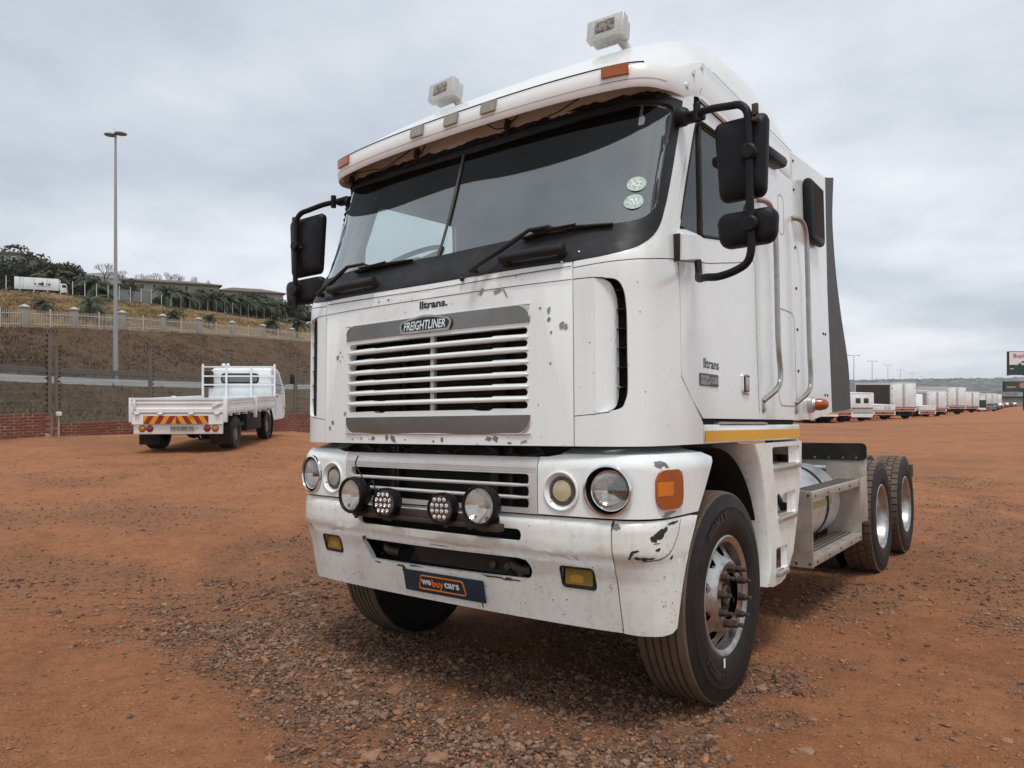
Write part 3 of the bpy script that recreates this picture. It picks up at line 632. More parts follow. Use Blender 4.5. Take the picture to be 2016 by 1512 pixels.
for g in (1, -1):
    hole1 = circ(1.004, 1.099, .109, 40); hole2 = circ(.780, 1.088, .0885, 36)
    rear = [(1.596, .980), (1.70, 1.10), (1.80, 1.225)]
    P = [(.660, .980)]+[(s, .980) for s in np.linspace(.75, 1.50, 10)]+rear+[(1.72, 1.25), (1.4, 1.252)]+[(s, 1.252) for s in np.linspace(1.3, .78, 8)]+[(.70, 1.238), (.660, 1.238)]
    hp = patch('headlamp_panel', flip(P, g), hdl, BUMPER if False else WHITE, TR, [flip(hole1, g), flip(hole2, g)], da=.035, db=.03, thick=.03)
    # ledge that runs back under the cab
    q = [s for s in np.linspace(.76, 1.70, 18)]; mb = MB(); rows = []
    for s in q: rows.append([hdl(g*s, 1.2525, -.001), (lambda p: (p[0], p[1], 1.262))(hdl(g*s, 1.25, -.06)), (lambda p: (p[0], p[1], 1.286))(hdl(g*s, 1.25, -.13))])
    f = [(a*3+b, (a+1)*3+b, (a+1)*3+b+1, a*3+b+1) if g > 0 else (a*3+b+1, (a+1)*3+b+1, (a+1)*3+b, a*3+b) for a in range(17) for b in range(2)]
    mb.add([p for r_ in rows for p in r_], f).build('panel_ledge', WHITE, hp, angle=60)
    # headlamp: chrome bezel tube, reflector bowl, fluted lens
    c = np.array(hdl(g*1.004, 1.099, 0)); ax = (g*.16, -1, 0)
    hl = ringlathe('headlamp', [(.111, .004), (.104, .006), (.100, -.004), (.096, -.05), (.090, -.055), (.090, -.06)], c, ax, TRIM, TR)
    ringlathe('headlamp_bezel', [(.1125, .0), (.111, .010), (.103, .012), (.100, .004)], c, ax, BRIGHT, hl)
    c2 = c+np.array((g*.010, 0, 0))
    ringlathe('reflector', [(.091, -.010), (.088, -.004), (.084, -.006)], c2, ax, BRIGHT, hl)
    MB().lathe([(.086, -.008), (.075, -.026), (.055, -.042), (.03, -.052), (.014, -.054)], c2, ax, 40).build('reflector_bowl', BRIGHT, hl, angle=80)
    MB().lathe([(.085, -.006), (.07, .006), (.045, .013), (.02, .0165), (0, .017)], c2, ax, 40).build('headlamp_lens', HGLASS, hl, angle=60)
    mb = MB()
    A = Vector(ax).normalized(); U = Vector((0, 0, 1)); Rr = U.cross(A).normalized()
    for k in range(-11, 12):
        x = k*.0066; hh = math.sqrt(max(0, .080**2-x*x))
        if hh < .015: continue
        def lp(x, y): r_ = math.hypot(x, y); return Vector(c2)+A*(.0175-.0235*(r_/.085)**2)+Rr*x+U*y
        y1 = hh; y0 = .012 if abs(k) % 3 else -hh*.3
        mb.tube([lp(x, y) for y in np.linspace(y0, y1, 6)], .0016, 4)
    for y in (-.012, .010): mb.tube([lp(x, y) for x in np.linspace(-.07, .07, 9)], .002, 4)
    mb.build('lens_flutes', HGLASS, hl)
    MB().lathe([(0, -.02), (.018, -.022), (.020, -.05)], c2, ax, 16).build('bulb_shield', BTXT, hl)
    # inner round lamp
    c = np.array(hdl(g*.780, 1.088, 0)); ax = (g*.05, -1, 0)
    il = ringlathe('inner_lamp', [(.0905, .0), (.089, .008), (.083, .010), (.075, -.006), (.066, -.012)], c, ax, WHITE, TR)
    ringlathe('lamp_ring', [(.066, -.012), (.064, -.006), (.052, -.004), (.050, -.010)], c, ax, mat('brown_lamp_ring', (.09, .07, .06), .5), il)
    ringlathe('lamp_lens', [(.0505, -.010), (.044, -.002), (.02, .002), (0, .003)], c, ax, CREAM if g > 0 else GREYL, il)
    for t in (90, 210, 330): MB().sphere(c+np.array((.057*math.cos(rad(t)), -.006, .057*math.sin(rad(t)))), .005, 8, 6).build('lamp_screw', BTXT, il)
    # corner indicator
    ind = rr(1.214, 1.016, 1.41, 1.186, .055, 6)
    io = patch('indicator_lamp', flip(ind, g), lambda a, b, h=0: hdl(a, b, h+.014), AMBER, TR, da=.02, db=0, thick=.016)
    for k in range(1, 11): seam(flip([(1.22, 1.016+k*.0155), (1.404, 1.016+k*.0155)], g), lambda a, b, h=0: hdl(a, b, h+.0146), .0028, io, 'lens_rib', mat('amber_rib', (.25, .05, .005), .4))
    patch('reflex_block', flip([(1.218, 1.075), (1.315, 1.075), (1.315, 1.135), (1.218, 1.135)], g), lambda a, b, h=0: hdl(a, b, h+.0155), mat('bright_amber', (.62, .18, .015), .2, coat=.6), io, da=.03, db=0, thick=.002)
    # bumper corner
    rearb = [(1.32, .49), (1.40, .66), (1.50, .84), (1.588, .962)]
    cpb = patch('bumper_corner', flip([(1.022, .476), (1.1, .470), (1.2, .468), (1.27, .474)]+rearb+[(s, .970) for s in np.linspace(1.5, 1.022, 12)], g), bum, BUMPER, TR, da=.03, db=.04, thick=.02)
    seam(flip(smooth([(1.40, .963), (1.375, .90), (1.311, .835), (1.24, .808), (1.183, .802), (1.102, .796), (1.022, .792)], 4), g), bum, .004, cpb)
    lip = MB(); q = np.linspace(1.03, 1.30, 10); rows = [[bum(g*s, .474, -.002), (lambda p: (p[0], p[1], .462))(bum(g*s, .47, -.05))] for s in q]
    f = [(a*2, a*2+1, a*2+3, a*2+2) if g > 0 else (a*2+2, a*2+3, a*2+1, a*2) for a in range(9)]
    lip.add([p for r_ in rows for p in r_], f).build('corner_lip', BUMPER, cpb)
    # fog lamp
    fo = rr(.752, .660, .915, .752, .014, 4)
    fl_ = patch('fog_lamp', flip(fo, g), lambda a, b, h=0: bum(a, .706, h-.012)[:2]+(b,), BTXT, TR, da=.05, db=0, thick=.03)
    patch('fog_lens', flip(rr(.765, .672, .902, .741, .008, 4), g), lambda a, b, h=0: bum(a, .706, h-.006)[:2]+(b,), YELL, fl_, da=.05, db=0, thick=.005)
    patch('fog_reflector', flip(rr(.79, .683, .86, .716, .012, 4), g), lambda a, b, h=0: bum(a, .706, h-.004)[:2]+(b,), mat('fog_gleam', (.55, .42, .08), .12, metal=.6, coat=.6), fl_, da=.05, db=0, thick=.001)
    for a, b in ((.752, .660), (.915, .752)): pass
    MB().tube([bum(g*s, z, -.001) for s, z in fo], .006, 6, closed=True).build('fog_frame', TRIM, fl_)
up_s = rr(-.548, .848, .566, .904, .026, 6)
lo_s = smooth([(-.535, .766), (0, .764), (.53, .768)], 3)+smooth([(.575, .76), (.595, .725), (.585, .685), (.56, .668)], 4)+[(.3, .660), (-.2, .652), (-.495, .652), (-.51, .68), (-.55, .755)]
fogh = rr(.750, .658, .917, .754, .014, 4)
bp_ = [(x, .478) for x in np.linspace(-1.016, 1.016, 14)]+[(x, .970) for x in np.linspace(1.016, -1.016, 14)]
bump_o = patch('front_bumper', bp_, bum, BUMPER, TR, [up_s, lo_s, fogh, [(-a, b) for a, b in fogh[::-1]]], da=.06, db=.03, thick=.03)
mb = MB(); q = np.linspace(-1.01, 1.01, 30); rows = [[bum(s, .478, -.002), (lambda p: (p[0], p[1], .462))(bum(s, .47, -.05)), (lambda p: (p[0], p[1], .47))(bum(s, .47, -.12))] for s in q]
mb.add([p for r_ in rows for p in r_], [(a*3+b, a*3+b+1, (a+1)*3+b+1, (a+1)*3+b) for a in range(29) for b in range(2)]).build('bumper_lip', BUMPER, bump_o)
MB().box((-1.0, .30, .55), (1.0, .34, .98)).build('bumper_backing', DARK, TR)
mb = MB()
for k in range(44):
    x = -.26+.0155*k
    mb.tube([(x, .215, .66), (x+.09, .205, .775)], .003, 4, cap=False); mb.tube([(x+.09, .214, .66), (x, .204, .775)], .003, 4, cap=False)
mb.build('mesh_screen', mat('mesh_steel', (.085, .068, .055), .6, metal=.4), TR)
for x in (-.40, .47):
    MB().tube(smooth([(x-.03, .24, .71), (x-.02, .19, .72), (x+.03, .175, .705), (x+.08, .19, .70)], 4), .022, 8).build('tow_hook', STEEL, TR)
for x in (.33, .42, .50): MB().lathe([(0, 0), (.02, 0), (.02, .03), (0, .035)], (x, .21, .70-.02*(x > .45)), (0, -1, .2), 8).build('bracket_bolt', STEEL, TR)
# number plate with dealer lettering
pm = lambda a, b, h=0: bum(a, b, h+.010)
pl = patch('number_plate', rr(-.245, .516, .300, .628, .006, 3), pm, NAVY, TR, da=.1, db=0, thick=.004)
tz = [(-.128, .537), (.172, .537), (.179, .541), (.181, .549), (.169, .598), (.165, .604), (.157, .607), (-.108, .607), (-.116, .603), (-.119, .597), (-.136, .548), (-.134, .541)]
MB().tube([pm(a, b, .001) for a, b in tz], .0036, 5, closed=True).build('plate_frame_print', OTXT, pl)
for s_, a_, w_, m_ in (('we', -.084, .068, WTXT), ('buy', -.004, .080, OTXT), ('cars', .092, .100, WTXT)):
    lettering('plate_print', s_, pm, m_, pl, a_, .574 if s_ != 'buy' else .569, .052, w_, bold=.0016, h=.002)
# auxiliary lamp bar
MB().box((-.48, -.005, .905), (.52, .02, .925), .003).box((-.42, .015, .90), (.50, .022, .965), .002).box((.40, -.03, .90), (.53, .02, .935), .004).build('lamp_bar', STEEL, TR)
for x in (-.25, .32): MB().box((x, .0, .895), (x+.03, .12, .91), .002).build('bar_bracket', STEEL, TR)
def spot(x, y, z, R_, led, yaw=0):
    ax = Vector((math.sin(rad(yaw)), -1, .02)).normalized(); c = Vector((x, y, z))
    b = MB().lathe([(R_*.93, -.02), (R_, -.02), (R_*1.0, .012), (R_*.97, .018), (R_*.87, .018), (R_*.85, .010)], c, ax, 36)
    b.lathe([(R_*.98, -.02), (R_*.9, -.05), (R_*.55, -.095 if not led else -.06), (0, -.10 if not led else -.062)], c, ax, 28)
    o = b.build('auxiliary_lamp', MIRP, TR, angle=40)
    if led:
        MB().lathe([(R_*.83, .012), (0, .012)], c, ax, 28).build('lamp_face', mat('led_board', (.10, .085, .075), .4), o)
        U = Vector((0, 0, 1)); Q = U.cross(ax).normalized(); mb = MB()
        for r_, cnt in ((-1.5, 3), (-.5, 4), (.5, 4), (1.5, 3)):
            for k in range(cnt):
                p = c+ax*.016+Q*((k-(cnt-1)/2)*R_*.36)+U*(r_*R_*.36); mb.lathe([(R_*.165, -.002), (R_*.15, .006), (R_*.06, .008), (0, .002)], p, ax, 10)
        mb.build('led_cells', BRIGHT, o)
    else:
        MB().lathe([(R_*.83, .006), (R_*.6, -.018), (R_*.3, -.036), (0, -.042)], c, ax, 32).build('lamp_bowl', BRIGHT, o, angle=80)
        MB().lathe([(R_*.86, .009), (R_*.5, .0145), (0, .016)], c, ax, 32).build('lamp_glass', glass('lamp_glass', (.9, .9, .88), 1.6, .16, (.75, .72, .64)), o)
        MB().lathe([(.012, -.03), (.012, -.005), (0, -.002)], c, ax, 10).build('bulb', ALU, o)
    for t in range(0, 360, 60): 
        U = Vector((0, 0, 1)); Q = U.cross(ax).normalized(); p = c+ax*.018+(Q*math.cos(rad(t))+U*math.sin(rad(t)))*R_*.91
        MB().lathe([(.004, 0), (.004, .002), (0, .003)], p, ax, 6).build('rim_screw', STEEL, o)
    zb = .925
    MB().box((x-.035, y+.0, zb), (x-.028, y+.06, z-R_*.5), .001).box((x+.028, y+.0, zb), (x+.035, y+.06, z-R_*.5), .001).box((x-.035, y, zb-.004), (x+.035, y+.06, zb+.002), .001).lathe([(0, 0), (.011, 0), (.011, .03), (0, .03)], (x, y+.03, zb-.03), (0, 0, 1), 6).build('lamp_foot', STEEL, o)
spot(-.438, -.045, 1.018, .094, False, -2); spot(-.193, -.035, .992, .075, True, 8); spot(.193, -.035, .988, .075, True, 9); spot(.438, -.045, 1.016, .094, False, 6)
for A in ([(-.42, .04, 1.03), (-.36, .03, 1.09), (-.32, .03, .98), (-.25, .02, .96)], [(.40, .04, 1.04), (.33, .03, 1.06), (.30, .04, 1.0), (.32, .05, .95)], [(-.50, .05, 1.22), (-.52, .05, 1.17), (-.45, .04, 1.10), (-.38, .03, 1.0)]):
    MB().tube(smooth(A, 6), .004, 5).build('lamp_cable', TRIM, TR)

# ------------------------------------------------------------------ wheels
def tyre(name, X, W, Rr_, g, parent, grooves=5, blocks=0):
    """tyre lying about axis x; X outer face, W width"""
    r0 = .292; h = W/2
    # half section from bead (outside) round the shoulder to the middle of the tread
    sec = [(r0, h*.74), (r0+.012, h*.86), (r0+.03, h*.93), (r0+.075, h*1.0), (r0+.12, h*.99), (r0+.150, h*.955), (r0+.156, h*.965), (r0+.162, h*.94), (Rr_-.030, h*.885), (Rr_-.014, h*.85), (Rr_-.006, h*.80)]
    tread = []
    if grooves:
        w = h*.78; n = grooves
        edges = np.linspace(-w, w, n+2)
        for i, e in enumerate(edges[1:-1]):
            tread += [(Rr_, e+.008), (Rr_-.012, e+.005), (Rr_-.012, e-.005), (Rr_, e-.008)] if False else []
        for e in edges[1:-1][::-1]: tread += [(Rr_, e+.0075), (Rr_-.013, e+.0045), (Rr_-.013, e-.0045), (Rr_, e-.0075)]
        body = sec+tread+[(r, -a) for r, a in sec[::-1]]
    else:
        body = sec[:-2]+[(Rr_-.022, h*.84), (Rr_-.022, -h*.84)]+[(r, -a) for r, a in sec[:-2][::-1]]
    split = len(sec)-3
    mb = MB().lathe([(r, a) for r, a in body], (0, 0, 0), (1, 0, 0), 96)
    return mb, body
def lugs(W, Rr_, n=46):
    mb = MB(); h = W/2; cols = [(-h*.86, -h*.46), (-h*.42, -.004), (.004, h*.42), (h*.46, h*.86)]
    for j, (a, b) in enumerate(cols):
        for k in range(n):
            t0 = 2*math.pi*(k+.5*(j % 2)+.06)/n; t1 = t0+2*math.pi*.84/n; q = []
            for r in (Rr_-.024, Rr_-(.004 if j in (0, 3) else 0)):
                for t in (t0, t1):
                    for x in (a, b): q.append((x, r*math.cos(t), r*math.sin(t)))
            mb.add(q, [(0, 1, 3, 2), (4, 6, 7, 5), (0, 4, 5, 1), (2, 3, 7, 6), (0, 2, 6, 4), (1, 5, 7, 3)])
    return mb
def wheel_empty(x, y, g, label=None):
    return (x, y, .512)
def place(o, p, g):
    o.location = p
    if g < 0: o.rotation_euler = (0, 0, math.pi)
RT = .527
# front wheel (mesh data shared by both sides)
mbt, _ = tyre('tyre', 0, .30, RT, 1, None)
ME_FT = mbt.mesh('front_tyre', angle=28)
# paint tread faces with the dusty material
def split_tread(me, rlim):
    me.materials.append(TYRE); me.materials.append(TREADM)
    for p in me.polygons:
        c = p.center; r = math.hypot(c.y, c.z)
        p.material_index = 1 if r > rlim and abs(c.x) < .132 else 0
split_tread(ME_FT, RT-.016)
rimprof = [(.262, -.135), (.268, .118), (.280, .128), (.296, .132), (.303, .128), (.303, .118), (.292, .11)]
ME_FR = MB().lathe(rimprof, (0, 0, 0), (1, 0, 0), 72).mesh('front_rim', angle=35); ME_FR.materials.append(RIM)
# outset disc: from the rim well forward to the bolt face; hand holes are real
def discmap(t, r, h=0):
    x = float(np.interp(r, [.115, .135, .170, .182, .20, .262], [.142, .142, .142, .130, .112, .066]))+h
    return (x, r*math.cos(t), r*math.sin(t))
hh = [[(tc_+.135*math.cos(q), .224+.030*math.sin(q)) for q in np.linspace(0, 2*math.pi, 17)[:-1]] for tc_ in [2*math.pi*(k+.5)/10 for k in range(10)]]
dp = patch('wheel_disc', [(0, .118), (2*math.pi, .118), (2*math.pi, .264), (0, .264)], lambda t, r, h=0: discmap(t, r, h), RIM, None, hh, da=2*math.pi/60, db=.012, thick=.018)
ME_FD = dp.data; bpy.data.objects.remove(dp)
nut = MB()
for k in range(10):
    t = 2*math.pi*(k+.5)/10+.1; c = (.118, .1435*math.cos(t), .1435*math.sin(t))
    nut.lathe([(.023, 0), (.023, .005), (.0185, .006), (.0185, .034), (.014, .037), (.011, .037), (.011, .062), (.008, .064), (0, .064)], c, (1, 0, 0), 6)
nuts_one = MB().lathe([(.023, 0), (.023, .005), (.0185, .006), (.0185, .034), (.014, .037), (.011, .037), (.011, .062), (.008, .064), (0, .064)], (0, 0, 0), (1, 0, 0), 8).mesh('wheel_nut', angle=25)
nuts_one.materials.append(NUTM)
hub = MB().lathe([(.119, .06), (.119, .105), (.085, .095), (.08, .10), (.055, .104), (.052, .125), (.045, .132), (.036, .132), (.034, .126), (0, .126)], (0, 0, 0), (1, 0, 0), 28)
for k in range(5):
    t = 2*math.pi*k/5; hub.box((.085, .068*math.cos(t)-.02, .068*math.sin(t)-.02), (.108, .068*math.cos(t)+.02, .068*math.sin(t)+.02), .004)
ME_HUB = hub.mesh('hub', angle=30); ME_HUB.materials.append(NUTM)
def ring_text(s, r, h, size, t0, x):
    v, f = text_mesh(s, size, 0, .002); mb = MB()
    mb.add([(x-.004*abs(p[1])/size, (r+p[1])*math.cos(t0-p[0]/r), (r+p[1])*math.sin(t0-p[0]/r)) for p in v], f); return mb
for g in (1, -1):
    X = 1.045*g; w = link('front_tyre', ME_FT, None, TR); place(w, (X, 1.04, .512), g)
    rm = link('wheel_rim', ME_FR, None, TR); place(rm, (X, 1.04, .512), g)
    dk = link('wheel_disc', ME_FD, None, rm); link('hub', ME_HUB, None, rm)
    MB().lathe([(.25, -.05), (.25, .0), (0, .0)], (0, 0, 0), (1, 0, 0), 32).build('brake_drum', DARK, rm)
    for k in range(10):
        t = 2*math.pi*(k+.5)/10+.1; nn_ = link('wheel_nut', nuts_one, None, rm); nn_.location = (.142, .1435*math.cos(t), .1435*math.sin(t))
        MB
    # sidewall print follows the wheel: angle measured in the y-z plane
    ring_text('FIRMAX', .408, 0, .075, rad(112 if g > 0 else 60), .152).build('sidewall_print', LETT, w, smooth=False)
    ring_text('315/80R22.5', .392, 0, .058, rad(238 if g > 0 else 200), .1545).build('sidewall_print', LETT, w, smooth=False)
    MB().box((.1505, -.12, -.33), (.152, -.10, -.285)).build('tyre_sticker', WTXT, w)
ME_RT = tyre('t', 0, .29, RT, 1, None, grooves=0)[0].mesh('drive_tyre', angle=28); ME_RT.materials.append(TYRE)
ME_LUG = lugs(.29, RT).mesh('tread_blocks', smooth=False); ME_LUG.materials.append(TREADM)
ME_RR = MB().lathe([(.292, .11), (.303, .118), (.303, .130), (.296, .134), (.282, .128), (.268, .11), (.262, .03), (.252, -.02), (.235, -.035), (.17, -.045), (.15, -.06), (.11, -.06), (.105, .06), (.09, .075), (0, .08)], (0, 0, 0), (1, 0, 0), 64).mesh('drive_rim', angle=35); ME_RR.materials.append(RIM)
RY = (5.033, 6.353)
for y in RY:
    for g in (1, -1):
        for X in (1.05, .71):
            w = link('drive_tyre', ME_RT, None, TR); place(w, (X*g, y, .512), g)
            link('tread_blocks', ME_LUG, None, w)
            if X > 1:
                rm = link('wheel_rim', ME_RR, None, TR); place(rm, (X*g, y, .512), g)
                for k in range(10):
                    t = 2*math.pi*k/10; q = link('wheel_nut', nuts_one, None, rm); q.location = (-.045, .155*math.cos(t), .155*math.sin(t))
    MB().tube([(-1.0, y, .512), (1.0, y, .512)], .07, 12).sphere((0, y, .52), .2, 16, 10).build('axle', DARK, TR)
MB().tube([(-.9, 1.04, .48), (.9, 1.04, .48)], .06, 10).build('axle', DARK, TR)

# ------------------------------------------------------------------ wheel arch, step fairing, tank, frame
for g in (1, -1):
    S = sf(g); fl = lambda P: flip(P, g)
    # dark inner arch
    mb = MB(); ring = []
    for t in np.linspace(22, 158, 24): ring.append((1.04+.66*math.cos(rad(t)), .56+.70*math.sin(rad(t))))
    v = []; 
    for y, z in ring: v += [(g*.62, y, min(z, 1.27)), (g*1.12, y, min(z, 1.27))]
    mb.add(v, [(2*i, 2*i+1, 2*i+3, 2*i+2) for i in range(23)]); mb.build('wheel_arch', DARK, TR)
    MB().box((g*.60, .5, .66), (g*.62, 2.3, 1.28)).build('arch_wall', DARK, TR)
    # step fairing: three footholes, rolled front edge
    archl = [(1.50, 1.272), (1.565, 1.18), (1.61, 1.105), (1.66, .98), (1.684, .895), (1.718, .735), (1.733, .565), (1.714, .436)]
    outl = smooth(archl[::-1], 3)[::-1]
    rearl = [(1.80, .418), (1.95, .418), (2.03, .435), (2.07, .48), (2.17, .579), (2.26, .76), (2.343, .956), (2.40, 1.12), (2.418, 1.272)]
    holes = [rr(1.80, 1.135, 2.36, 1.245, .018, 3), rr(1.87, .825, 2.25, .962, .018, 3), rr(1.825, .505, 2.05, .642, .016, 3)]
    sfm = lambda a, b, h=0: S(a, b, h+.012-.03*max(0, (.62-b)/.2)**2*.5)
    st = patch('step_fairing', fl(outl+rearl), sfm, BUMPER, TR, [fl(h_) for h_ in holes], da=.05, db=.05, thick=.03)
    v = []
    for y, z in outl:
        k = (z-.43)/.85; wdt = .10+.14*max(0, k)
        v += [sfm(g*y, z, 0), (g*1.172, y-.018, z), (g*(1.17-wdt*.5), y-.03, z), (g*(1.17-wdt), y-.02, z)]
    n = len(outl); f = []
    for i in range(n-1):
        for k in range(3):
            q = (i*4+k, i*4+k+1, (i+1)*4+k+1, (i+1)*4+k); f.append(q if g < 0 else q[::-1])
    MB().add(v, f).build('arch_return', BUMPER, st, angle=60)
    for h_ in holes:
        a0 = min(p[0] for p in h_); a1 = max(p[0] for p in h_); b0 = min(p[1] for p in h_); b1 = max(p[1] for p in h_)
        mid = a0+(a1-a0)*(.70)
        MB().box((g*.98, a0-.05, b0-.03), (g*.99, a1+.25, b1+.01)).build('foothole_back', DARK, st)
        # white scooped rear of the foothole
        MB().add([(g*1.172, a1+.004, b0-.004), (g*1.172, a1+.004, b1+.004), (g*1.160, mid, b1+.004), (g*1.160, mid, b0-.004)], [(0, 1, 2, 3) if g < 0 else (3, 2, 1, 0)]).build('foothole_scoop', WHITE, st)
        tr_ = MB().box((g*1.02, a0+.01, b0-.030), (g*1.205, a1-.04, b0-.002), .004).build('step_tread', ALU, st)
        mb = MB()
        for i in range(int((a1-a0-.08)/.022)):
            for j in range(6): mb.box((g*(1.035+.027*j), a0+.02+.022*i, b0-.003), (g*(1.05+.027*j), a0+.032+.022*i, b0+.004))
        mb.build('tread_teeth', ALUD, tr_)
    # fuel tank
    tk = MB().lathe([(0, 0), (.20, .004), (.285, .03), (.305, .06), (.31, .09), (.31, 1.58), (.305, 1.61), (.285, 1.64), (.2, 1.665), (0, 1.67)], (g*.725, 2.46, .735), (0, 1, 0), 56).build('fuel_tank', TANKM, TR, angle=40)
    for y in (2.475, 3.62):
        MB().lathe([(.3125, 0), (.318, .004), (.318, .046), (.3125, .05)], (g*.725, y, .735), (0, 1, 0), 48).build('tank_strap', RUBBER, tk)
        MB().box((g*1.02, y+.015, .80), (g*1.05, y+.035, .85), .004).tube([(g*1.03, y+.025, .83), (g*1.13, y+.025, .89)], .004, 6).build('strap_buckle', STEEL, tk)
    mb = MB(); q = []
    for yy in (2.70, 3.78):
        for t in np.linspace(0, 10, 4): q.append((g*(.725+.3122*math.cos(rad(t))), yy, .735+.3122*math.sin(rad(t))))
    mb.add(q, [(i, i+1, 4+i+1, 4+i) if g < 0 else (4+i, 4+i+1, i+1, i) for i in range(3)]).build('tank_tape', YTAPE, tk)
    # side step frame in front of the tank
    fr_ = MB().add([(g*1.04, 2.66, .930), (g*1.172, 2.66, .912), (g*1.168, 2.66, .393), (g*.99, 2.66, .393), (g*1.04, 2.68, .930), (g*1.172, 2.68, .912), (g*1.168, 2.68, .393), (g*.99, 2.68, .393)],
        [(0, 1, 2, 3), (7, 6, 5, 4), (0, 4, 5, 1), (1, 5, 6, 2), (2, 6, 7, 3), (3, 7, 4, 0)]).build('step_end_plate', ALUD, TR, smooth=False)
    for z in (.89, .42): 
        for x in (1.15, 1.06): MB().lathe([(.009, 0), (.009, .006), (0, .008)], (g*x, 2.66, z), (0, -1, 0), 8).build('bolt', STEEL, fr_)
    MB().box((g*.90, 4.16, .40), (g*1.172, 4.18, 1.05)).build('step_end_plate', ALUD, TR, smooth=False)
    for z0, xin in ((.855, 1.00), (.40, .96)):
        bd_ = MB().box((g*xin, 2.682, z0+.045), (g*1.150, 4.158, z0+.055)).box((g*1.150, 2.682, z0), (g*1.174, 4.158, z0+.058), .003).build('step_board', ALUD, TR)
        mb = MB()
        for i in range(4):
            for j in range(60): mb.box((g*(xin+.010+i*.036), 2.70+.0243*j, z0+.0552), (g*(xin+.030+i*.036), 2.711+.0243*j, z0+.060))
        mb.build('board_grip', mat('grip_dark', (.16, .14, .12), .5, metal=.5), bd_)
        for j in range(5): MB().lathe([(.009, 0), (.009, .005), (0, .007)], (g*1.174, 2.75+.34*j, z0+.028), (g, 0, 0), 8).build('bolt', STEEL, bd_)
    MB().tube([(g*1.08, 3.0, .46), (g*1.08, 3.9, .46)], .0001, 4).build('tie_rod', STEEL, TR)
    # mudguard bulkhead ahead of the drive wheels
    mg = MB().box((g*.62, 4.42, .52), (g*1.175, 4.44, 1.075), .003).box((g*1.155, 4.20, .54), (g*1.172, 4.44, .92), .003).build('mudguard', ALUD, TR)
    mud = rr(.55, 1.065, 1.185, 1.215, .04, 5)
    MB().prism(mud, lambda a, b, h: (g*a, 4.40+h, b), 0, .012).build('mudguard_rubber', RUBBER, mg)
    for x in (.75, .87, .99, 1.1): MB().lathe([(.008, 0), (.008, .005), (0, .006)], (g*x, 4.40, 1.085), (0, -1, 0), 8).build('bolt', ALU, mg)
    MB().tube([(g*.70, 4.36, .99), (g*1.13, 4.36, .985)], .028, 12).build('air_pipe', ALU, TR)
    MB().box((g*.36, .5, .78), (g*.44, 7.0, 1.04), .005).build('chassis_rail', DARK, TR)
    MB().box((g*.80, 6.80, .80), (g*1.17, 6.86, .92), .01).build('tail_lamp_box', TRIM, TR)
    MB().box((g*1.17, 6.78, .78), (g*1.178, 6.92, .92), .003).build('tail_reflector', STEEL, TR)
mb = MB().box((-.5, 4.9, 1.10), (.5, 5.7, 1.14), .01); mb.box((-.4, 5.0, 1.04), (-.3, 5.6, 1.10)); mb.box((.3, 5.0, 1.04), (.4, 5.6, 1.10)); mb.build('fifth_wheel', STEEL, TR)
MB().box((-.40, 2.3, 1.0), (.40, 4.4, 1.06)).build('frame_deck', DARK, TR)
MB().box((.42, 3.2, 1.0), (.70, 3.9, 1.12), .02).tube([(.55, 2.55, 1.30), (.55, 2.9, 1.20)], .05, 10).tube([(.95, 2.50, 1.33), (.95, 2.50, 1.20)], .035, 10).build('air_tank_group', STEEL, TR)
MB().box((.98, 2.44, 1.18), (1.15, 2.47, 1.38), .01).build('rear_sill_end', WHITE, TR)
MB().tube([(1.03, 2.50, 1.38), (1.03, 2.52, 1.22), (1.0, 2.60, 1.1)], .045, 12).build('rubber_mount', RUBBER, TR)
MB().box((-.6, .35, .55), (.6, 2.2, 1.30)).build('engine_block', DARK, TR)

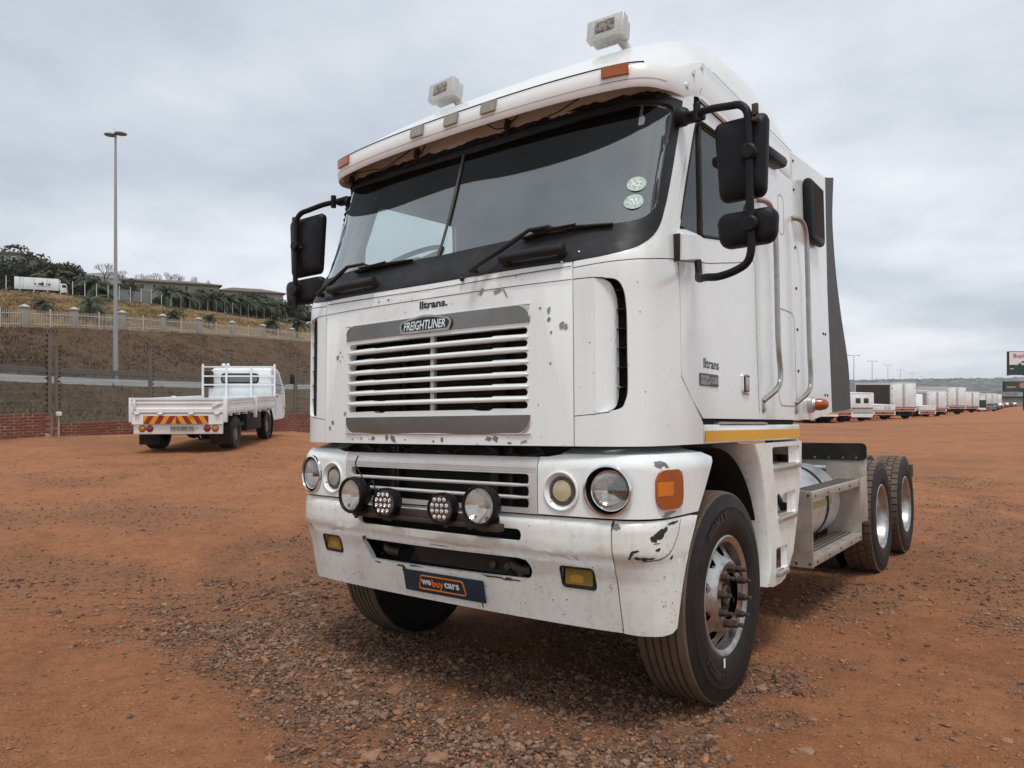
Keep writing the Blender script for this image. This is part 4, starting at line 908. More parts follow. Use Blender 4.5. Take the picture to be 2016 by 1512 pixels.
# ------------------------------------------------------------------ mirrors
for g, du in ((1, 0), (-1, .075)):
    def P(x, y, z): return (g*x, y, z+du)
    br = MB().lathe([(0, 0), (.045, 0), (.045, .03), (.035, .045), (0, .05)], (g*1.168, .565, 2.842+du*.5), (g, 0, 0), 16)
    br.box((g*1.19, .53, 2.80+du), (g*1.30, .58, 2.85+du), .012); br.tube([P(1.285, .50, 2.775), P(1.285, .50, 2.855)], .018, 8)
    mr = br.build('mirror_bracket', MIRP, TR)
    pts = [(1.20, .56, 2.835), (1.28, .51, 2.815), (1.36, .47, 2.800), (1.46, .43, 2.772), (1.515, .41, 2.755), (1.548, .402, 2.715), (1.553, .40, 2.65), (1.553, .40, 2.45), (1.553, .40, 2.25), (1.555, .40, 2.13), (1.535, .40, 2.065), (1.48, .40, 2.035), (1.41, .40, 2.02), (1.345, .42, 2.028), (1.275, .51, 2.045), (1.225, .63, 2.10), (1.21, .66, 2.16)]
    arm = MB().tube([P(*p) for p in smooth(pts, 4)], .0172, 12).build('mirror_arm', MIRP, mr)
    if g > 0:
        wb = MB().prism([(.492, 2.140), (.72, 2.185), (.73, 2.20), (.735, 2.28), (.72, 2.297), (.50, 2.262)], lambda a, b, h: (1.168+h, a, b), 0, .036).prism([(.73, 2.175), (.815, 2.20), (.815, 2.29), (.73, 2.28)], lambda a, b, h: (1.168+h, a, b), 0, .028).build('arm_housing', WHITE, mr, smooth=False)
        MB().prism([(.476, 2.132), (.491, 2.136), (.498, 2.266), (.478, 2.262)], lambda a, b, h: (1.168+h, a, b), 0, .026).build('housing_cap', RUBBER, mr, smooth=False)
    else:
        MB().box((g*1.17, .475, 2.135+du), (g*1.262, .70, 2.262+du), .02).build('arm_housing', WHITE, mr)
    def head(cx, cz, w, h, r, taper, nm, dep):
        w = w*(1 if g > 0 else 1.5); h = h*(1 if g > 0 else 1.12)
        # back shell of the mirror with rounded outline, facing forward (-y)
        out = rr(-w/2, -h/2, w/2, h/2, r, 6); mb = MB(); rows = []
        for k, (sc_, dd) in enumerate(((.0, -.022), (.45, -.021), (.80, -.016), (.95, -.006), (1.0, .012), (.985, .03))):
            row = []
            for a, b in out:
                tp = 1-taper*max(0, -b/(h/2)); row.append((g*(cx+a*sc_*tp), .445+dd*1.2+dep, cz+b*sc_+du))
            rows.append(row)
        n = len(out); v = [p for q in rows for p in q]; f = []
        for i in range(5):
            for k in range(n):
                l = (k+1) % n; q = (i*n+k, i*n+l, (i+1)*n+l, (i+1)*n+k); f.append(q if g < 0 else q[::-1])
        mb.add(v, f); hd = mb.build(nm, MIRP, mr, angle=50)
        MB().add(rows[-1], [tuple(range(n))]).build('mirror_glass', BRIGHT, hd, smooth=False)
        MB().lathe([(.036, 0), (.036, .03), (.028, .036), (0, .036)], (g*1.553, .412, cz+du), (0, -1, 0), 14).tube([(g*1.553, .41, cz+du), (g*(cx+.02), .43, cz+du-.02)], [.028, .022], 10).build('mirror_clamp', MIRP, hd)
        return hd
    head(1.503, 2.535, .235, .365, .035, .16, 'mirror_head', 0); h2 = head(1.52, 2.225, .262, .155, .045, .1, 'wide_mirror_head', 0)
    MB().box(P(1.57, .395, 2.69), P(1.595, .415, 2.74), .003).tube([P(1.59, .405, 2.66), P(1.59, .405, 2.70)], .008, 6).box(P(1.55, .395, 2.665), P(1.60, .415, 2.68), .003).build('arm_bracket', STEEL, mr)
MB().lathe([(.05, 0), (.062, .02), (.05, .04), (.064, .06), (.05, .08), (.066, .10), (.05, .12), (.066, .14), (.05, .16), (.064, .18), (.05, .20), (.06, .22), (.04, .25)], (-1.245, .62, 2.64), (0, .1, 1), 14).build('intake_bellows', RUBBER, TR)
MB().add([(-1.19, .66, 2.35), (-1.30, .60, 2.35), (-1.34, .58, 2.60), (-1.30, .62, 2.84), (-1.20, .70, 2.86), (-1.19, .69, 2.35), (-1.30, .63, 2.35), (-1.34, .61, 2.60), (-1.30, .65, 2.84), (-1.20, .73, 2.86)], [(0, 1, 2, 3, 4), (9, 8, 7, 6, 5), (0, 5, 6, 1), (1, 6, 7, 2), (2, 7, 8, 3), (3, 8, 9, 4), (4, 9, 5, 0)]).build('side_deflector', WHITE, TR, angle=50)
# kerb mirror above the near door
MB().box((1.225, 1.42, 2.90), (1.325, 1.78, 2.965), .025, Matrix.Rotation(rad(4), 3, 'X')).tube([(1.17, 1.6, 2.99), (1.26, 1.6, 2.99)], .02, 8).build('kerb_mirror', MIRP, TR)

# ------------------------------------------------------------------ cab interior
MB().box((-1.10, .55, 1.55), (1.10, 2.36, 1.60)).build('cab_floor', INTER, TR)
MB().box((-1.12, 2.30, 1.6), (1.12, 2.36, 3.2)).build('rear_trim', INTER, TR)
MB().box((-1.12, .60, 3.02), (1.12, 2.36, 3.06)).build('headliner', INTER, TR)
for g in (1, -1): MB().box((g*1.09, .70, 2.955), (g*1.135, 2.34, 3.10)).build('side_trim', INTER, TR); MB().box((g*1.09, 1.66, 1.6), (g*1.135, 2.34, 2.955)).build('side_trim', INTER, TR)
dsh = MB(); rows = []
for s in np.linspace(-1.15, 1.15, 24): rows.append([cab(s, 2.262, -.03), cab(s, 2.245, -.12), cab(s, 2.20, -.25), cab(s, 1.7, -.34)])
dsh.add([p for r_ in rows for p in r_], [(a*4+b, (a+1)*4+b, (a+1)*4+b+1, a*4+b+1) for a in range(23) for b in range(3)]).build('dashboard', INTER, TR)
sw = MB(); ax = Vector((0, -.55, .83)).normalized(); c = Vector((-.62, .56, 2.40)); u = Vector((1, 0, 0)); w_ = ax.cross(u)
sw.tube([c+(u*math.cos(t)+w_*math.sin(t))*.215 for t in np.linspace(0, 2*math.pi, 41)[:-1]], .016, 8, closed=True)
for t in (0, 120, 240): sw.tube([c-ax*.02, c+(u*math.cos(rad(t+30))+w_*math.sin(rad(t+30)))*.22], .014, 6)
sw.lathe([(.07, -.03), (.07, .0), (0, .01)], c, ax, 16).tube([c, c-ax*.4], .03, 8); sw.build('steering_wheel', mat('steering_grey', (.10, .11, .11), .6), TR)
for x in (-.52, .52):
    s_ = MB().box((x-.26, 1.15, 1.85), (x+.26, 1.65, 2.02), .06).box((x-.25, 1.60, 1.95), (x+.25, 1.74, 2.62), .06, Matrix.Rotation(rad(-8), 3, 'X')).box((x-.14, 1.70, 2.62), (x+.14, 1.79, 2.80), .04).build('seat', INTER, TR)

# ------------------------------------------------------------------ paint chips and scuffs (each its own shape)
def chip(fm, a, b, ra, rb, m=CHIP, rot=0, n=13, jag=.35, h=.0011):
    pts = []
    for k in range(n):
        t = 2*math.pi*k/n; r = 1+random.uniform(-jag, jag); x, y = ra*r*math.cos(t), rb*r*math.sin(t)
        pts.append((a+x*math.cos(rot)-y*math.sin(rot), b+x*math.sin(rot)+y*math.cos(rot)))
    mb = MB(); mb.add([fm(a, b, h)]+[fm(*p, h) for p in pts], [(0, 1+k, 1+(k+1) % n) for k in range(n)]); return mb.build('paint_chip', m, TR, smooth=False)
LGREY = mat('primer_grey', (.30, .29, .28), .6, n=(50, (.2, .19, .18), .6, .4, .7))
for a, b, ra, rb, m_, rt in [(.46, 2.02, .030, .008, LGREY, .3), (.50, 2.005, .006, .022, LGREY, .5), (.36, 2.022, .008, .022, LGREY, -.5), (.735, 1.905, .010, .014, LGREY, 0), (.80, 1.83, .013, .016, LGREY, 0), (.818, 1.822, .010, .013, LGREY, 0), (.735, 1.86, .009, .009, CHIP, 0), (.745, 1.80, .005, .006, CHIP, 0), (.69, 1.915, .007, .006, CHIP, 0), (.74, 1.66, .006, .007, LGREY, 0),
    (-.725, 1.772, .013, .016, LGREY, 0), (-.70, 1.80, .006, .006, CHIP, 0), (-.70, 1.75, .006, .006, CHIP, 0), (-.68, 1.775, .005, .005, CHIP, 0), (-.36, 2.052, .010, .004, CHIP, .4), (-.28, 2.055, .010, .005, CHIP, 0), (-.77, 1.40, .013, .016, CHIP, .7), (-.80, 1.37, .012, .014, LGREY, 0), (-.65, 1.45, .010, .012, LGREY, 0),
    (-.40, 1.315, .016, .012, CHIP, 0), (-.24, 1.312, .028, .013, CHIP, -.5), (-.29, 1.320, .012, .014, CHIP, 0), (.11, 1.312, .010, .013, CHIP, .5), (.40, 1.316, .022, .011, CHIP, 0), (.44, 1.318, .016, .015, CHIP, -.4), (.52, 1.30, .012, .005, CHIP, 0), (.60, 1.306, .02, .008, LGREY, .2), (-.50, 1.313, .006, .009, CHIP, 0), (-.58, 1.31, .005, .006, CHIP, 0), (.05, 1.303, .008, .006, CHIP, 0), (-.15, 1.31, .006, .004, CHIP, 0)]:
    chip(cab, a, b, ra, rb, m_, rt)
for k in range(55): chip(cab, random.uniform(-.83, .83), random.choice((random.uniform(1.29, 1.35), random.uniform(1.95, 2.10), random.uniform(1.3, 2.1))), random.uniform(.0015, .004), random.uniform(.0015, .004), random.choice((CHIP, LGREY)), n=7)
for k in range(20): chip(cab, random.uniform(.86, 1.7), random.uniform(1.3, 2.05), random.uniform(.0015, .005), random.uniform(.0015, .004), LGREY, n=7)
for fm, a, b, ra, rb, m_, rt in [(hdl, 1.245, 1.212, .040, .014, CHIP, -.15), (hdl, 1.285, 1.205, .025, .010, CHIP, -.5), (hdl, 1.305, .998, .045, .009, LGREY, .1), (hdl, 1.28, .987, .028, .008, LGREY, 0), (hdl, 1.395, 1.03, .018, .012, LGREY, .8),
    (bum, 1.235, .91, .034, .019, BCHIP, .45), (bum, 1.27, .928, .022, .010, BCHIP, .5), (bum, 1.325, .953, .045, .006, BCHIP, .1), (bum, 1.205, .893, .018, .014, BCHIP, 0), (bum, 1.10, .828, .006, .020, BCHIP, -.5), (bum, 1.115, .843, .020, .005, BCHIP, .2), (bum, 1.125, .815, .012, .007, BCHIP, 0), (bum, 1.16, .812, .020, .007, BCHIP, 0), (bum, 1.225, .848, .014, .006, BCHIP, .3), (bum, 1.19, .812, .014, .004, BCHIP, .1), (bum, 1.31, .805, .016, .007, BCHIP, .6), (bum, 1.022, .955, .006, .014, BCHIP, 0), (bum, 1.04, .945, .018, .012, CHIP, 0), (bum, 1.22, .875, .022, .002, BCHIP, .05), (bum, .99, .785, .010, .003, BCHIP, 0)]:
    chip(fm, a, b, ra, rb, m_, rt)
RUSTY = mat('rusty_scuff', (.12, .065, .035), .8, n=(60, (.04, .025, .018), .8, .42, .65))
for k in range(60): chip(bum, random.uniform(-1.3, 1.35), random.uniform(.48, .96), random.uniform(.0015, .005), random.uniform(.0015, .005), random.choice((BCHIP, RUSTY, CHIP)), n=7)
for a, b, ra, rb in [(-.27, .640, .035, .006), (-.245, .628, .018, .016), (-.16, .648, .05, .004), (.36, .655, .08, .005), (.46, .655, .05, .007), (-.60, .79, .02, .004), (.05, .78, .06, .003), (-.30, .788, .04, .003), (.27, .505, .006, .012), (-.52, .77, .015, .01), (-.45, .64, .03, .005)]: chip(bum, a, b, ra, rb, RUSTY, 0, jag=.5)
# ------------------------------------------------------------------ terrain
# ground coordinates: Lg metres to the camera's right, Dg metres ahead, heights relative to the camera
NP_ = TILT @ np.array([0, 0, 1.0])
def to_world(Lg, Dg, zr): return CAM+CR*Lg+CF*Dg+np.array([0, 0, 1])*zr
def pix(px, py, D): return to_world((px-1008)/FPX*D, D, (756-py)/FPX*D)
def plane_z(Lg, Dg):
    P = CAM[None, :2]+np.outer(np.ravel(Lg), CR[:2])+np.outer(np.ravel(Dg), CF[:2])
    return (-(P @ NP_[:2])/NP_[2]-CAM[2]).reshape(np.shape(Lg))
def smst(a, b, x): t = np.clip((x-a)/(b-a), 0, 1); return t*t*(3-2*t)
def ground_z(Lg, Dg):
    Lg = np.asarray(Lg, float); Dg = np.asarray(Dg, float)
    r = np.hypot(Lg, Dg); De = np.where(Dg > 9, 9+(Dg-9)*.474, Dg); De = np.maximum(De, -8-(-De-8)*.1 if False else -12)
    right = plane_z(np.clip(Lg, -40, 400), De)
    left = np.interp(Dg, [6, 10, 14, 21, 25, 28, 34, 60, 700], [-1.72, -1.62, -1.53, -1.52, -1.66, -1.82, -2.4, -5, -30])
    w = smst(.10, .32, -Lg/np.maximum(Dg, 3))*smst(5, 9, Dg)
    return right*(1-w)+left*w
def vnoise(x, y, seed):
    xi = np.floor(x).astype(np.int64); yi = np.floor(y).astype(np.int64); fx = x-xi; fy = y-yi
    def h(a, b):
        n = (a*374761393+b*668265263+seed*1442695041) & 0x7fffffff; n = ((n ^ (n >> 13))*1274126177) & 0x7fffffff; n = n ^ (n >> 16); return (n & 0xffff)/65535.
    u = fx*fx*(3-2*fx); v = fy*fy*(3-2*fy)
    return (h(xi, yi)*(1-u)+h(xi+1, yi)*u)*(1-v)+(h(xi, yi+1)*(1-u)+h(xi+1, yi+1)*u)*v-.5
def fbm(x, y, s, seed, o=4, g=.5):
    t = 0; a = 1
    for k in range(o): t = t+a*vnoise(x*s, y*s, seed+k); s *= 2.03; a *= g
    return t
def gpt(px, py):
    # pixel of the photograph -> ground coordinates on the near plane
    d = np.array([(px-1008)/FPX, 1, -(py-756)/FPX]); n = np.array([CR @ NP_, CF @ NP_, NP_[2]]); o = CAM @ NP_
    t = -o/(d @ n); return d[0]*t, d[1]*t
GPOLY = np.array([gpt(*p) for p in [(640, 1070), (520, 1085), (420, 1115), (300, 1165), (225, 1245), (290, 1300), (360, 1375), (450, 1400), (505, 1450), (545, 1512), (600, 1640), (1400, 1640), (1330, 1470), (1290, 1400), (1150, 1330), (960, 1262), (760, 1190), (690, 1130)]])
def poly_sd(x, y, P):
    d = np.full(x.shape, 1e9); inside = np.zeros(x.shape, bool); n = len(P)
    for i in range(n):
        a, b = P[i], P[(i+1) % n]; e = b-a; wx, wy = x-a[0], y-a[1]
        t = np.clip((wx*e[0]+wy*e[1])/(e @ e), 0, 1); d = np.minimum(d, np.hypot(wx-e[0]*t, wy-e[1]*t))
        c = (a[1] > y) != (b[1] > y); xx = (b[0]-a[0])*(y-a[1])/np.where(abs(b[1]-a[1]) < 1e-9, 1e-9, b[1]-a[1])+a[0]; inside ^= c & (x < xx)
    return np.where(inside, -d, d)
def gravel_mask(Lg, Dg):
    m = np.zeros(Lg.shape); near = (Dg < 60) & (Dg > .3) & (abs(Lg) < 45)
    x, y = Lg[near], Dg[near]
    sd_ = poly_sd(x, y, GPOLY)+.45*fbm(x, y, 1.6, 3)
    a = (1-smst(-.28, .30, sd_))*np.clip(.80+.9*fbm(x, y, 3.1, 61), .15, 1)
    b = smst(-.22, .42, fbm(x*1.0, y*.8, .55, 11)+.10*smst(-.5, 1.5, x)+.5*fbm(x, y, 2.6, 17, 3))*smst(-.6, 1.0, x)*.62*(1-smst(12, 30, y))
    c = smst(.10, .42, fbm(x, y*1.6, .9, 23))*.4; c = np.maximum(c, smst(-.02, .40, fbm(x*.6, y, .32, 27, 4)+.35*fbm(x, y*1.5, 1.9, 29, 3))*.6*smst(4.5, 7, y))
    m[near] = np.clip(np.maximum(np.maximum(a, b), c), 0, 1)*np.where(x < -.55-.05*y, .9, 1)
    return m
def relief(Lg, Dg):
    fade = np.clip(14/np.maximum(np.hypot(Lg, Dg), 14), 0, 1)
    z = .05*fbm(Lg, Dg, .28, 5, 3)*(1-.8*(1-smst(3, 9, np.hypot(Lg+.6, Dg-4.5))))
    z = z+.018*fbm(Lg, Dg, 1.7, 9, 3)+.010*fbm(Lg, Dg, 8, 13, 3)*fade
    # faint wheel ruts running along the yard
    u = Lg*.8-Dg*.25; z = z-.012*np.exp(-((u-4.2)/.22)**2)-.012*np.exp(-((u-6.1)/.22)**2)-.014*np.exp(-((Dg-11+.2*Lg)/.3)**2)*(Lg < -2)-.012*np.exp(-((Dg-13+.15*Lg)/.25)**2)*(Lg < -2)
    return z
def gz(Lg, Dg): return ground_z(Lg, Dg)+relief(np.asarray(Lg, float), np.asarray(Dg, float))
def gworld(Lg, Dg): return Vector(to_world(Lg, Dg, float(gz(np.array([Lg]), np.array([Dg]))[0])))
az = np.concatenate([np.radians(np.linspace(-46, 46, 560)), np.radians(np.linspace(46, 314, 90)[1:-1])])
rr_ = np.concatenate([[.3], np.geomspace(.6, 40, 430), np.geomspace(41, 650, 60)])
AA, RR = np.meshgrid(az, rr_, indexing='ij'); LG = RR*np.sin(AA); DG = RR*np.cos(AA)
Z = gz(LG, DG); gm = gravel_mask(LG, DG)
Z = Z+gm*(.012*fbm(LG, DG, 14, 31, 3)+.006*fbm(LG, DG, 40, 37, 2))
V = CAM+LG[..., None]*CR+DG[..., None]*CF; V[..., 2] = CAM[2]+Z
na, nr = AA.shape; idx = np.arange(na*nr).reshape(na, nr); a2 = np.roll(idx, -1, 0)
F = np.stack([idx[:, :-1], idx[:, 1:], a2[:, 1:], a2[:, :-1]], -1).reshape(-1, 4)
def np_mesh(name, V, F, smooth_=True):
    me = bpy.data.meshes.new(name); k = F.shape[1]; me.vertices.add(len(V)); me.vertices.foreach_set('co', np.asarray(V, np.float32).ravel())
    me.loops.add(F.size); me.loops.foreach_set('vertex_index', F.astype(np.int32).ravel()); me.polygons.add(len(F))
    me.polygons.foreach_set('loop_start', np.arange(0, F.size, k, dtype=np.int32)); me.polygons.foreach_set('loop_total', np.full(len(F), k, np.int32))
    me.polygons.foreach_set('use_smooth', np.full(len(F), smooth_)); me.update(); me.validate(); return me
gme = np_mesh('ground', V.reshape(-1, 3), F[:, ::-1])
def tracks(Lg, Dg):
    t = np.zeros(Lg.shape); wob = .25*fbm(Lg, Dg, .22, 83, 2)
    for cx, cy, rr0 in ((13, 24, 8.5), (13, 24, 10.4), (16, 14, 9.2), (16, 14, 11.0), (20, 40, 15), (20, 40, 17), (-3, 30, 19.5), (-3, 30, 17.6), (-14, 9, 6.6), (-14, 9, 8.5), (-6, 24, 14.5), (-6, 24, 16.3), (30, 60, 32), (30, 60, 34)):
        q = np.hypot(Lg-cx, Dg-cy)-rr0+wob; t = np.maximum(t, np.exp(-(q/.17)**2))
    u = Lg*.62-Dg*.78  # straight marks behind the big truck's wheels
    for c_ in (-3.05, -3.3, -2.8): t = np.maximum(t, .8*np.exp(-((Lg*.80+Dg*.60-4.25+.35*(c_+3.05)*2)/.05)**2)*((Dg > 3.6) & (Dg < 6.5) & (Lg > .9)))
    return t*np.clip(.55+1.3*fbm(Lg, Dg, .8, 91, 3), 0, 1)*(Dg > 1.5)
tk_ = tracks(LG, DG); at = gme.attributes.new('track', 'FLOAT', 'POINT'); at.data.foreach_set('value', tk_.ravel().astype(np.float32))
at = gme.attributes.new('gravel', 'FLOAT', 'POINT'); at.data.foreach_set('value', gm.ravel().astype(np.float32))
def dirt_material():
    m = bpy.data.materials.new('red_dirt'); m.use_nodes = True; t = m.node_tree; p = t.nodes['Principled BSDF']; l = t.links.new
    p.inputs['Roughness'].default_value = .95; p.inputs['Specular IOR Level'].default_value = .15
    tc = N(t, 'ShaderNodeTexCoord'); co = tc.outputs['Object']
    def noise(s, d=8, r=.6, dist=0):
        n = N(t, 'ShaderNodeTexNoise', ins={'Scale': s, 'Detail': d, 'Roughness': r, 'Distortion': dist}); l(co, n.inputs['Vector']); return n.outputs[0]
    r1 = ramp(t, [(.30, (.20, .070, .027)), (.44, (.355, .134, .053)), (.55, (.46, .190, .081)), (.70, (.27, .112, .054))]); l(noise(.55, 9, .62, .4), r1.inputs[0])
    r3 = ramp(t, [(.32, (.11, .048, .024)), (.47, (.32, .134, .063)), (.60, (.48, .22, .11)), (.72, (.27, .125, .068))]); l(noise(55, 6, .8), r3.inputs[0])
    r2 = ramp(t, [(.30, (.075, .034, .019)), (.46, (.26, .115, .060)), (.60, (.41, .195, .105)), (.76, (.15, .072, .043))]); l(noise(7, 8, .7), r2.inputs[0])
    x = N(t, 'ShaderNodeMix', data_type='RGBA', ins={0: .5}); l(r1.outputs[0], x.inputs[6]); l(r2.outputs[0], x.inputs[7])
    x3 = N(t, 'ShaderNodeMix', data_type='RGBA', ins={0: .36}); l(x.outputs[2], x3.inputs[6]); l(r3.outputs[0], x3.inputs[7]); x = x3
    gr = ramp(t, [(.28, (.05, .029, .019)), (.45, (.15, .082, .052)), (.6, (.24, .135, .085)), (.75, (.18, .11, .075))]); l(noise(38, 6, .75), gr.inputs[0])
    at = N(t, 'ShaderNodeAttribute', attribute_name='gravel')
    y = N(t, 'ShaderNodeMix', data_type='RGBA'); gm_ = N(t, 'ShaderNodeMath', operation='MULTIPLY', ins={1: .85}); l(at.outputs['Fac'], gm_.inputs[0]); l(gm_.outputs[0], y.inputs[0]); l(x.outputs[2], y.inputs[6]); l(gr.outputs[0], y.inputs[7])
    tk = N(t, 'ShaderNodeAttribute', attribute_name='track'); tm = N(t, 'ShaderNodeMath', operation='MULTIPLY', ins={1: .55}); l(tk.outputs['Fac'], tm.inputs[0])
    yy = N(t, 'ShaderNodeMix', data_type='RGBA'); l(tm.outputs[0], yy.inputs[0]); l(y.outputs[2], yy.inputs[6]); yy.inputs[7].default_value = (.38, .185, .10, 1); y = yy
    # fine dark grit everywhere
    vo = N(t, 'ShaderNodeTexVoronoi', ins={'Scale': 70}); l(co, vo.inputs['Vector'])
    mk = N(t, 'ShaderNodeMapRange', ins={1: .40, 2: .62, 3: .05, 4: .36}); l(noise(2.3, 6), mk.inputs[0])
    le = N(t, 'ShaderNodeMath', operation='LESS_THAN'); l(vo.outputs['Distance'], le.inputs[0]); l(mk.outputs[0], le.inputs[1])
    lm = N(t, 'ShaderNodeMath', operation='MULTIPLY', ins={1: .6}); l(le.outputs[0], lm.inputs[0])
    w = N(t, 'ShaderNodeMix', data_type='RGBA'); l(lm.outputs[0], w.inputs[0]); l(y.outputs[2], w.inputs[6]); l(vo.outputs['Color'], w.inputs[7])
    hs = N(t, 'ShaderNodeMix', data_type='RGBA', blend_type='MULTIPLY', ins={0: 1}); l(vo.outputs['Color'], hs.inputs[6]); hs.inputs[7].default_value = (.20, .12, .08, 1); l(hs.outputs[2], w.inputs[7])
    l(w.outputs[2], p.inputs['Base Color'])
    hsum = N(t, 'ShaderNodeMath', operation='ADD'); l(noise(22, 9, .7), hsum.inputs[0]); n3 = noise(120, 4, .6)
    mm = N(t, 'ShaderNodeMath', operation='MULTIPLY', ins={1: .4}); l(n3, mm.inputs[0]); l(mm.outputs[0], hsum.inputs[1])
    b = N(t, 'ShaderNodeBump', ins={'Strength': 1.0, 'Distance': .03}); l(hsum.outputs[0], b.inputs['Height']); l(b.outputs[0], p.inputs['Normal'])
    return m
DIRT = dirt_material()
tag(link('ground', gme, DIRT), kind='structure')
# ------------------------------------------------------------------ loose gravel: real stones
def stone_mat(name, cols):
    m = bpy.data.materials.new(name); m.use_nodes = True; t = m.node_tree; p = t.nodes['Principled BSDF']; l = t.links.new
    p.inputs['Roughness'].default_value = .9; p.inputs['Specular IOR Level'].default_value = .2
    at = N(t, 'ShaderNodeAttribute', attribute_name='tone'); r = ramp(t, cols); l(at.outputs['Fac'], r.inputs[0])
    tc = N(t, 'ShaderNodeTexCoord'); n = N(t, 'ShaderNodeTexNoise', ins={'Scale': 60, 'Detail': 4}); l(tc.outputs['Object'], n.inputs['Vector'])
    mr = N(t, 'ShaderNodeMapRange', ins={1: .3, 2: .7, 3: .72, 4: 1.15}); l(n.outputs[0], mr.inputs[0])
    v = N(t, 'ShaderNodeVectorMath', operation='SCALE'); l(r.outputs[0], v.inputs[0]); l(mr.outputs[0], v.inputs[3]); l(v.outputs[0], p.inputs['Base Color']); return m
SCOL = [(0, (.075, .045, .031)), (.3, (.15, .088, .060)), (.6, (.22, .132, .09)), (.85, (.30, .19, .13)), (.92, (.26, .115, .055)), (1, (.36, .17, .088))]
STONE = stone_mat('gravel_stone', SCOL)
ico = bmesh.new(); bmesh.ops.create_icosphere(ico, subdivisions=1, radius=1); ico.verts.index_update()
IV = np.array([v.co[:] for v in ico.verts]); IF = np.array([[v.index for v in f.verts] for f in ico.faces]); ico.free()
def stones_mesh(name, Lg, Dg, size, flat=.6):
    n = len(Lg); base = IV[None]*(1+rng.uniform(-.28, .28, (n, len(IV), 1)))
    sc3 = np.stack([rng.uniform(.75, 1.35, n), rng.uniform(.6, 1.0, n), rng.uniform(.35, .75, n)*flat/.6], 1)*size[:, None]
    P = base*sc3[:, None]
    a = rng.uniform(0, 2*np.pi, n); tx = rng.normal(0, .25, n)
    ca, sa, ct, st_ = np.cos(a)[:, None], np.sin(a)[:, None], np.cos(tx)[:, None], np.sin(tx)[:, None]
    x, y, z = P[..., 0], P[..., 1], P[..., 2]; y, z = y*ct-z*st_, y*st_+z*ct; x, y = x*ca-y*sa, x*sa+y*ca
    zg = gz(Lg, Dg)+gravel_mask(Lg, Dg)*.004
    W = CAM[None, None]+(Lg[:, None]+x)[..., None]*CR+(Dg[:, None]+y)[..., None]*CF; W[..., 2] = CAM[2]+zg[:, None]+z+(.22*sc3[:, 2])[:, None]
    me = np_mesh(name, W.reshape(-1, 3), (IF[None]+(np.arange(n)*len(IV))[:, None, None]).reshape(-1, 3), False)
    tn = np.repeat(np.where(gravel_mask(Lg, Dg) < .3, rng.choice([.3, .6, .92, .95, .98, 1.0], n), rng.uniform(0, 1, n)), len(IV)); at = me.attributes.new('tone', 'FLOAT', 'POINT'); at.data.foreach_set('value', tn.astype(np.float32)); return me
def scatter(n, Dmax, dens, lo, hi, pw=2.2):
    D = np.sqrt(rng.uniform(.9**2, Dmax**2, n*3)); Lq = rng.uniform(-.78, .78, n*3)*D
    m = gravel_mask(Lq, D); keep = rng.uniform(0, 1, n*3) < dens(m, D); D, Lq = D[keep][:n], Lq[keep][:n]
    return Lq, D, lo+(hi-lo)*rng.uniform(0, 1, len(D))**pw
A = scatter(46000, 5.2, lambda m, D: m**1.5*.95+.015, .003, .014)
B = scatter(4600, 6.5, lambda m, D: m**1.5*.9+.012, .011, .030, 2.8)
C_ = scatter(24000, 16, lambda m, D: np.clip(m*.85+.16, 0, 1)*np.clip(D/5, .35, 1), .004, .020, 2.6)
E_ = scatter(30000, 8, lambda m, D: .5+0*m, .002, .0075, 1.6)
Lq, Dq, Sq = (np.concatenate([q[i] for q in (A, B, C_, E_)]) for i in range(3))
tag(link('gravel', stones_mesh('gravel', Lq, Dq, Sq), STONE), 'loose angular gravel scattered over the red dirt', 'gravel', kind='stuff')
RSTONE = stone_mat('red_stone', [(0, (.17, .085, .05)), (.5, (.25, .125, .075)), (1, (.30, .17, .11))])
big = [(780, 1358, .065), (1588, 1478, .05), (730, 1495, .06), (700, 1340, .03), (680, 1255, .028), (655, 1235, .026), (620, 1195, .04), (1000, 1030+400, .03), (1545, 1370, .045), (1500, 1355, .05), (1815, 1320, .030), (1850, 1325, .028), (1865, 1430, .036), (1880, 1455, .03), (1985, 1462, .034), (1600, 1415, .026), (1665, 1405, .030), (1640, 1430, .022), (1560, 1480, .024), (1690, 1465, .026), (1925, 1220, .04), (1990, 1045, .05), (1620, 1165, .034), (1835, 1410, .026), (860, 1500, .05), (905, 1440, .035), (1020, 1480, .034), (1120, 1500, .03), (330, 1340, .03), (575, 1330, .04), (1530, 1325, .05), (1385, 1420, .04), (1445, 1395, .022), (760, 1150, .02), (505, 1120, .03), (440, 1160, .035)]
for k, (px_, py_, s_) in enumerate(big):
    l_, d_ = gpt(px_, min(py_, 1505)); me = stones_mesh('loose_stone', np.array([l_]), np.array([d_]), np.array([s_*.8]), .5)
    c = np.array([v.co[:] for v in me.vertices]); o_ = c.mean(0); me.vertices.foreach_set('co', (c-o_).astype(np.float32).ravel()); me.update()
    o = link('loose_stone', me, RSTONE); o.location = o_
    tag(o, 'fist-sized reddish brown stone lying loose on the dirt yard', 'stone', 'larger stones loose on the yard')
